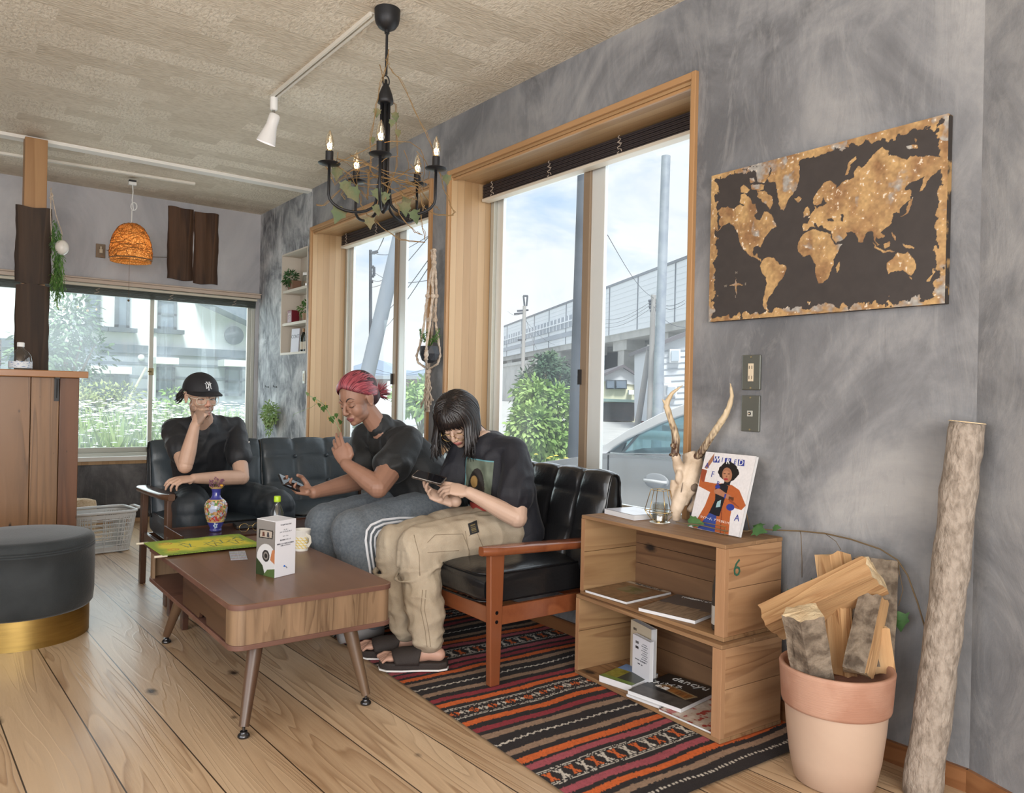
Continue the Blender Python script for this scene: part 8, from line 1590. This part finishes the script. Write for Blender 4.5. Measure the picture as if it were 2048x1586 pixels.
g = G(); mbox(g, [H(1282,802,40), H(1330,798,40), H(1330,850,40), H(1282,850,40)], 2); tag(obj('red_shed', g, mat('faded_red', (.36,.11,.09), .8)), 'small faded red shed between the two houses outside', 'shed')
# ---- poles and wires
def pole(name, lab, px0, py0, px1, py1, d, r, m, extra=None, grp=None):
    a = H(px1, py1, d); b = H(px0, py0, d); k = (GZ-b.z)/(a.z-b.z); foot = b.lerp(a, k); t_ = thing(name, lab, 'pole', foot, 0, grp); g = G(); g.tube([foot, b], [r, r*.85], 14); obj('shaft', g, m, t_, smooth=.3)
    if extra: extra(t_)
    return t_
m_pg = mat('galvanised', (.30,.34,.40), .5, .3, ((.38,.42,.47), 4, .4, .6)); m_pd = mat('dark_pole', (.055,.065,.085), .6); m_pc = mat('concrete_pole', (.33,.32,.31), .8)
pole('steel_pole', 'tall galvanised grey pole rising past the right pane of the near window', 1332, 312, 1314, 850, 14, .095, m_pg)
pole('dark_utility_pole', 'thick dark utility pole behind the left pane of the near window', 1171, 200, 1148, 905, 9.5, .080, m_pd)
def arms(L, d):
    def f(t_):
        for x0, y0, x1, y1 in L: g = G(); g.tube([H(x0,y0,d), H(x1,y1,d)], .06, 6); obj('crossarm', g, m_pd, t_)
    return f
pole('utility_pole', 'distant wooden utility pole with many insulators left of the galvanised pole', 1307, 590, 1299, 840, 34, .13, m_pc, arms([(1297,602,1315,600),(1298,608,1314,606),(1298,615,1313,613),(1300,622,1312,620)], 34))
pole('utility_pole', 'distant utility pole with antenna frame above the conifer', 1049, 612, 1045, 760, 48, .13, m_pc, arms([(1034,622,1057,620),(1028,628,1050,626),(1035,680,1052,679),(1049,612,1047,592),(1053,612,1055,592),(1046,592,1056,592)], 48))
pole('leaning_prop_pole', 'slanting grey prop pole beside the wooden utility pole', 1300, 690, 1277, 838, 36, .15, m_pc)
pole('slanted_pole', 'broad slanting grey steel pole crossing the view of the farther tall window', 800, 470, 738, 735, 11, .115, mat('slate_pole', (.26,.30,.36), .6))
pole('utility_pole', 'distant utility pole with transformer at the left edge of the farther tall window', 741, 500, 741, 770, 30, .07, m_pd, arms([(739,507,756,503),(739,534,748,534),(748,534,748,552),(739,552,748,552),(739,563,746,563)], 30))
pole('utility_pole', 'thin dark pole beyond the station in the farther tall window', 797, 745, 797, 810, 60, .09, m_pd)
wires = [((741,505,30),(860,470,18)),((741,540,30),(860,560,20)),((741,500,30),(770,470,14)),((742,640,30),(860,515,14)),((742,675,30),(860,530,14)),((742,560,30),(805,520,20)),((742,575,30),(860,470,14)),((742,735,40),(860,745,40)),((742,745,40),(860,735,40)),((1307,600,34),(1210,640,50)),((1307,606,34),(1210,648,50)),((1307,613,34),(1210,656,50)),((1307,596,34),(1215,470,18)),((1312,600,34),(1370,600,30)),((1312,606,34),(1370,607,30)),((1307,612,34),(1370,655,28)),((1047,625,48),(1015,622,60)),((1050,630,48),(1075,700,60)),((1050,640,48),(1110,690,70))]
g = G()
for a, b in wires: A, B = H(*a), H(*b); g.tube([A.lerp(B, s/8)+V((0,0,-.25*math.sin(PI*s/8))) for s in range(9)], .010, 4)
tag(obj('overhead_wires', g, m_pd), 'thin overhead wires strung between the utility poles', 'wires', None, 'stuff')
# ---- station, mountains, guard rail beyond the farther window
sb = thing('station_building', 'low brown station building with pale stair front below the hills', 'building', H(775, 800, 70)); g = G(); mbox(g, [H(690,757,70), H(870,757,70), H(870,812,70), H(690,812,70)], 8); obj('wall', g, mat('station_brown', (.30,.23,.20), .8), sb); g = G(); mbox(g, [H(690,751,69), H(870,751,69), H(870,758,69), H(690,758,69)], 9); obj('roof', g, mat('station_roof', (.26,.29,.32), .6), sb)
g = G(); mbox(g, [H(775,762,69), H(785,762,69), H(790,790,69), H(772,790,69)], 1); mbox(g, [H(690,780,69), H(870,780,69), H(870,784,69), H(690,784,69)], .5); obj('stair_front', g, m_hw, sb)
for nm, L, d, c in (('hills', [(640,760),(680,740),(720,728),(745,716),(765,722),(790,738),(830,742),(870,735),(900,760),(900,790),(640,790)], 380, (.30,.38,.50)),): g = G(); mbox(g, [H(x,y,d) for x, y in L], 30); struct(nm, g, mat('hazy_hill', c, 1.0))
def parked(px, py, d, L, lab):
    a = H(px, py, d); g = G(); M = Matrix.Translation((a.x, a.y, GZ)) @ Matrix.Rotation(.7, 4, 'Z'); pr2 = [(-L/2,.25),(-L/2,.85),(-L*.36,.95),(-L*.22,1.42),(L*.18,1.45),(L*.30,.98),(L*.48,.85),(L/2,.3)]; t_ = thing('parked_car', lab, 'car', (a.x, a.y, GZ)); g.prism(pr2, -.8, .8, 'y', M=M); obj('body', g, m_hw, t_, bevel=.05); g = G(); g.prism([(-L*.33,.97),(-L*.21,1.38),(L*.16,1.40),(L*.26,.99)], -.82, .82, 'y', M=M); obj('windows', g, m_hwin, t_)
    for x in (-L*.3, L*.3):
        for s in (-1, 1): g = G(); g.lathe([(0,-.1),(.3,-.1),(.3,.1),(0,.1)], n=16, M=M @ Matrix.Translation((x, .72*s, .3)) @ Matrix.Rotation(PI/2, 4, 'X')); obj('wheel', g, m_black, t_)
parked(783, 810, 26, 4.0, 'nearer white car parked beyond the farther tall window'); parked(800, 803, 40, 4.0, 'farther white car parked near the station building')
gr_ = thing('guard_rail', 'white pipe guard rail behind the parked white car', 'guard rail', (6.6, 5, GZ)); g = G(); z1r, z2r = .74, .35; 
for z in (z1r, z2r): g.tube([(6.6, 2.0, z), (6.6, 6.35, z)], .055, 12)
obj('pipe', g, m_aluw, gr_, smooth=.3)
for y in (2.4, 4.4, 6.3): g = G(); g.tube([(6.6, y, GZ), (6.6, y, z1r+.08)], .06, 12); obj('post', g, m_aluw, gr_, smooth=.3)
# ---- white car right outside the near window
car = thing('white_car', 'white hatchback car parked right outside the nearer tall window', 'car', (4.75, 3.1, GZ)); m_car = mat('pearl_white_paint', (.88,.89,.92), .25, 0, coat=.8); x0, x1 = 3.95, 5.62
low = [(5.30,.02),(5.36,.22),(5.33,.42),(5.20,.53),(4.85,.62),(4.45,.69),(4.20,.735),(4.02,.755),(3.30,.80),(2.40,.84),(1.55,.88),(1.05,.90),(.92,.80),(.88,.40),(.92,.02)]
S = 12; g = G(); rows = [(x0+.02,.90),(x0,.96)] ; xs = [(x0+.09,.93),(x0+.02,.985),(x0,1.0),(x0+.0,1.0),(x1,1.0),(x1-.02,.985),(x1-.09,.93)]
vs = []; n = len(low)
for x, k in xs:
    for y, z in low: cz = .35; vs.append((x, 3.1+(y-3.1)*k, cz+(z-cz)*k))
g.add(vs, [(i*n+j, i*n+(j+1)%n, (i+1)*n+(j+1)%n, (i+1)*n+j) for i in range(len(xs)-1) for j in range(n)] + [tuple(range(n)), tuple((len(xs)-1)*n+j for j in range(n-1, -1, -1))]); obj('lower_body', g, m_car, car, smooth=.25, bevel=.01)
out = [(4.42,.71),(4.15,.80),(3.90,.93),(3.60,1.055),(3.34,1.14),(3.05,1.20),(2.7,1.245),(2.3,1.25),(1.9,1.22),(1.5,1.13),(1.1,.95),(1.0,.88)]; inn = [(1.15,.88),(1.25,.93),(1.55,1.06),(1.9,1.15),(2.3,1.18),(2.7,1.175),(3.05,1.13),(3.34,1.07),(3.60,.985),(3.90,.865),(4.05,.79),(4.12,.745)]
for s_, (xa, xb) in enumerate(((x0+.03, x0+.09), (x1-.09, x1-.03))): g = G(); g.prism(out + inn, xa, xb, 'x'); g.prism([(2.52,.84),(2.60,.84),(2.58,1.18),(2.52,1.18)], xa+.005, xb, 'x'); obj('window_frame', g, m_car, car, smooth=.25, bevel=.006)
g = G(); n = len(out); top = out[3:-2]; g.add([(x0+.09, y, z-.003) for y, z in top] + [(x1-.09, y, z-.003) for y, z in top], [(i, i+1, i+1+len(top), i+len(top)) for i in range(len(top)-1)]); obj('roof', g, m_car, car, smooth=1, solid=.03)
m_cg = glass_mat('car_glass', .10, (.68,.80,.82), .10); g = G(); g.prism([(4.12,.745)] + inn[::-1][1:] + [], x0+.055, x0+.062, 'x'); obj('side_glass', g, m_cg, car); g = G(); g.prism([(4.12,.745)] + inn[::-1][1:], x1-.062, x1-.055, 'x'); obj('side_glass', g, m_cg, car)
g = G(); g.add([(x0+.1,4.42,.71),(x1-.1,4.42,.71),(x1-.12,3.60,1.055),(x0+.12,3.60,1.055)], [(0,1,2,3)]); obj('windscreen', g, m_cg, car, solid=.006); g = G(); g.prism([(4.13,.735),(3.94,.835),(3.98,.75)], x0+.045, x0+.070, 'x'); g.tube([(x0+.05, 3.97, .755), (x0+.05, 3.80, .915)], .011, 6); obj('quarter_trim', g, mat('trim_grey', (.10,.13,.15), .5), car)
m_int = mat('car_interior', (.22,.26,.28), .8); g = G(); g.prism([(4.15,.45),(4.12,.74),(3.85,.80),(3.65,.74),(3.6,.45)], x0+.12, x1-.12, 'x'); obj('dashboard', g, m_int, car, bevel=.02); 
for xx in (x0+.42, x1-.42): g = G(); g.box((xx-.25, 2.75, .2), (xx+.25, 3.25, .48)); g.box((xx-.24, 2.62, .45), (xx+.24, 2.78, 1.0)); g.box((xx-.13, 2.63, 1.0), (xx+.13, 2.75, 1.14)); obj('seat', g, m_int, car, bevel=.04)
g = G(); g.tube([(x1-.45+.18*math.cos(a), 3.58+.05*math.sin(a), .80+.17*math.sin(a)) for a in [2*PI*i/24 for i in range(24)]], .014, 8, closed=True); obj('steering_wheel', g, m_black, car, smooth=1)
hq = onx(1308, 962, x0); g = G(); hy0, hy1 = onx(1290,962,x0).y, onx(1334,962,x0).y; g.tube([(x0-.004, hy0, hq.z), (x0-.030, hy0-.03, hq.z), (x0-.034, (hy0+hy1)/2, hq.z+.002), (x0-.030, hy1+.02, hq.z), (x0-.004, hy1, hq.z)], [(.012,.014)]*5, 10, side=(0,0,1)); obj('door_handle', g, m_car, car, smooth=1)
g = G(); g.ell((x0+.004, (hy0+hy1)/2, hq.z), (.006,.115,.055)); obj('handle_recess', g, mat('recess', (.48,.50,.54), .4), car, smooth=1); g = G(); g.box((x0-.002, 4.06, .1), (x0+.01, 4.065, .74)); g.box((x0-.002, 2.55, .1), (x0+.01, 2.555, .82)); obj('door_gap', g, m_black, car); g = G(); g.box((x0+.008, 1.4, .748), (x0+.024, 4.05, .762)); obj('belt_trim', g, mat('chrome_trim', (.6,.62,.65), .2, .8), car)
for yy in (1.7, 4.55):
    for xx in (x0+.09, x1-.09): g = G(); g.lathe([(0,-.09),(.2,-.09),(.31,-.08),(.31,.08),(.2,.09),(0,.09)], (xx, yy, GZ+.31), 28, M=Matrix.Rotation(PI/2, 4, 'Y')); obj('wheel', g, m_black, car, smooth=.3)
mq = (x0-.08, 3.98, .86); g = G(); g.ell(mq, (.09,.05,.06)); g.tube([(x0+.04, 3.98, .80), mq], .02, 8)
# ================================================================== WORLD, LIGHTS, CAMERA
wd = bpy.data.worlds.new('World'); SC.world = wd; wd.use_nodes = True; t = wd.node_tree; bg = t.nodes['Background']
tc = N(t, 'ShaderNodeTexCoord'); mp = N(t, 'ShaderNodeMapping'); mp.inputs['Scale'].default_value = (1, 1, 2.3); t.links.new(tc.outputs['Generated'], mp.inputs[0])
cl = noi(t, mp.outputs[0], 4.2, 9, .5, .58); sep = N(t, 'ShaderNodeSeparateXYZ'); t.links.new(tc.outputs['Generated'], sep.inputs[0])
grad = ramp(t, sep.outputs[2], [(0, (.74,.82,.92)), (.25, (.50,.66,.88)), (.8, (.36,.54,.84))])
c = mix(t, ramp(t, cl, [(.34, 0.), (.52, 1.)]), grad, (.93,.94,.96))
c = mix(t, ramp(t, noi(t, mp.outputs[0], 6, 6, .3), [(.35, .25), (.6, 0.)]), c, (.70,.76,.85))
t.links.new(c, bg.inputs[0]); bg.inputs[1].default_value = SKY
def light(kind, name, loc, energy, col=(1,1,1), size=1, size_y=None, rot=None, aim=None, ang=None, spread=None):
    l = bpy.data.lights.new(name, kind); l.energy = energy; l.color = col
    if kind == 'AREA':
        l.shape = 'RECTANGLE'; l.size = size; l.size_y = size_y or size
        if spread: l.spread = spread
    elif kind == 'SUN': l.angle = ang or .1
    else: l.shadow_soft_size = size
    o = bpy.data.objects.new(name, l); COL.objects.link(o); o.location = loc
    if aim is not None: o.rotation_euler = (V(aim)-V(loc)).to_track_quat('-Z', 'Y').to_euler()
    if rot: o.rotation_euler = rot
    return o
light('SUN', 'sun', (0, 0, 10), 4.6, (1, .97, .93), aim=(.30, .70, 10-1.0), ang=.25)
# added area lamps standing in for daylight: front and left openings, windows in view
light('AREA', 'front_fill', (-.5, -2.55, 1.45), 190, (1, .985, .96), 2.9, 2.2, aim=(.2, 3, 1.3))
light('AREA', 'side_fill', (-2.15, .2, 1.5), 105, (.97, .98, 1), 4.6, 1.9, aim=(2, .8, 1.3))
light('AREA', 'window_fill', (3.0, 3.04, 1.5), 15, (.86, .93, 1), 1.75, 1.8, aim=(0, 3.04, 1.2))
light('AREA', 'window_fill_far', (3.0, 5.13, 1.5), 15, (.86, .93, 1), 1.75, 1.8, aim=(0, 5.13, 1.2))
light('AREA', 'back_fill', (1.4, 7.42, 1.3), 24, (.88, .94, 1), 2.0, 1.3, aim=(1.2, 0, 1.0))
cam = bpy.data.cameras.new('Camera'); co = bpy.data.objects.new('Camera', cam); COL.objects.link(co)
r, dn, f = (V(x) for x in CM); up = -dn
co.matrix_world = Matrix(((r.x, up.x, -f.x, 0), (r.y, up.y, -f.y, 0), (r.z, up.z, -f.z, 1.15), (0, 0, 0, 1)))
cam.sensor_width = 36; cam.lens = 36*FOC/2048; cam.sensor_fit = 'HORIZONTAL'; cam.clip_start = .02; cam.clip_end = 1000
SC.camera = co
SC.view_settings.view_transform = 'Standard'; SC.view_settings.look = 'None'; SC.view_settings.gamma = 1; SC.view_settings.exposure = EXPO; SC.view_settings.use_curve_mapping = False
SC.cycles.use_denoising = True; SC.cycles.max_bounces = 6; SC.cycles.transparent_max_bounces = 12; SC.cycles.diffuse_bounces = 4; SC.cycles.sample_clamp_indirect = 4; SC.cycles.caustics_reflective = False; SC.cycles.caustics_refractive = False
SC.cycles.use_adaptive_sampling = True
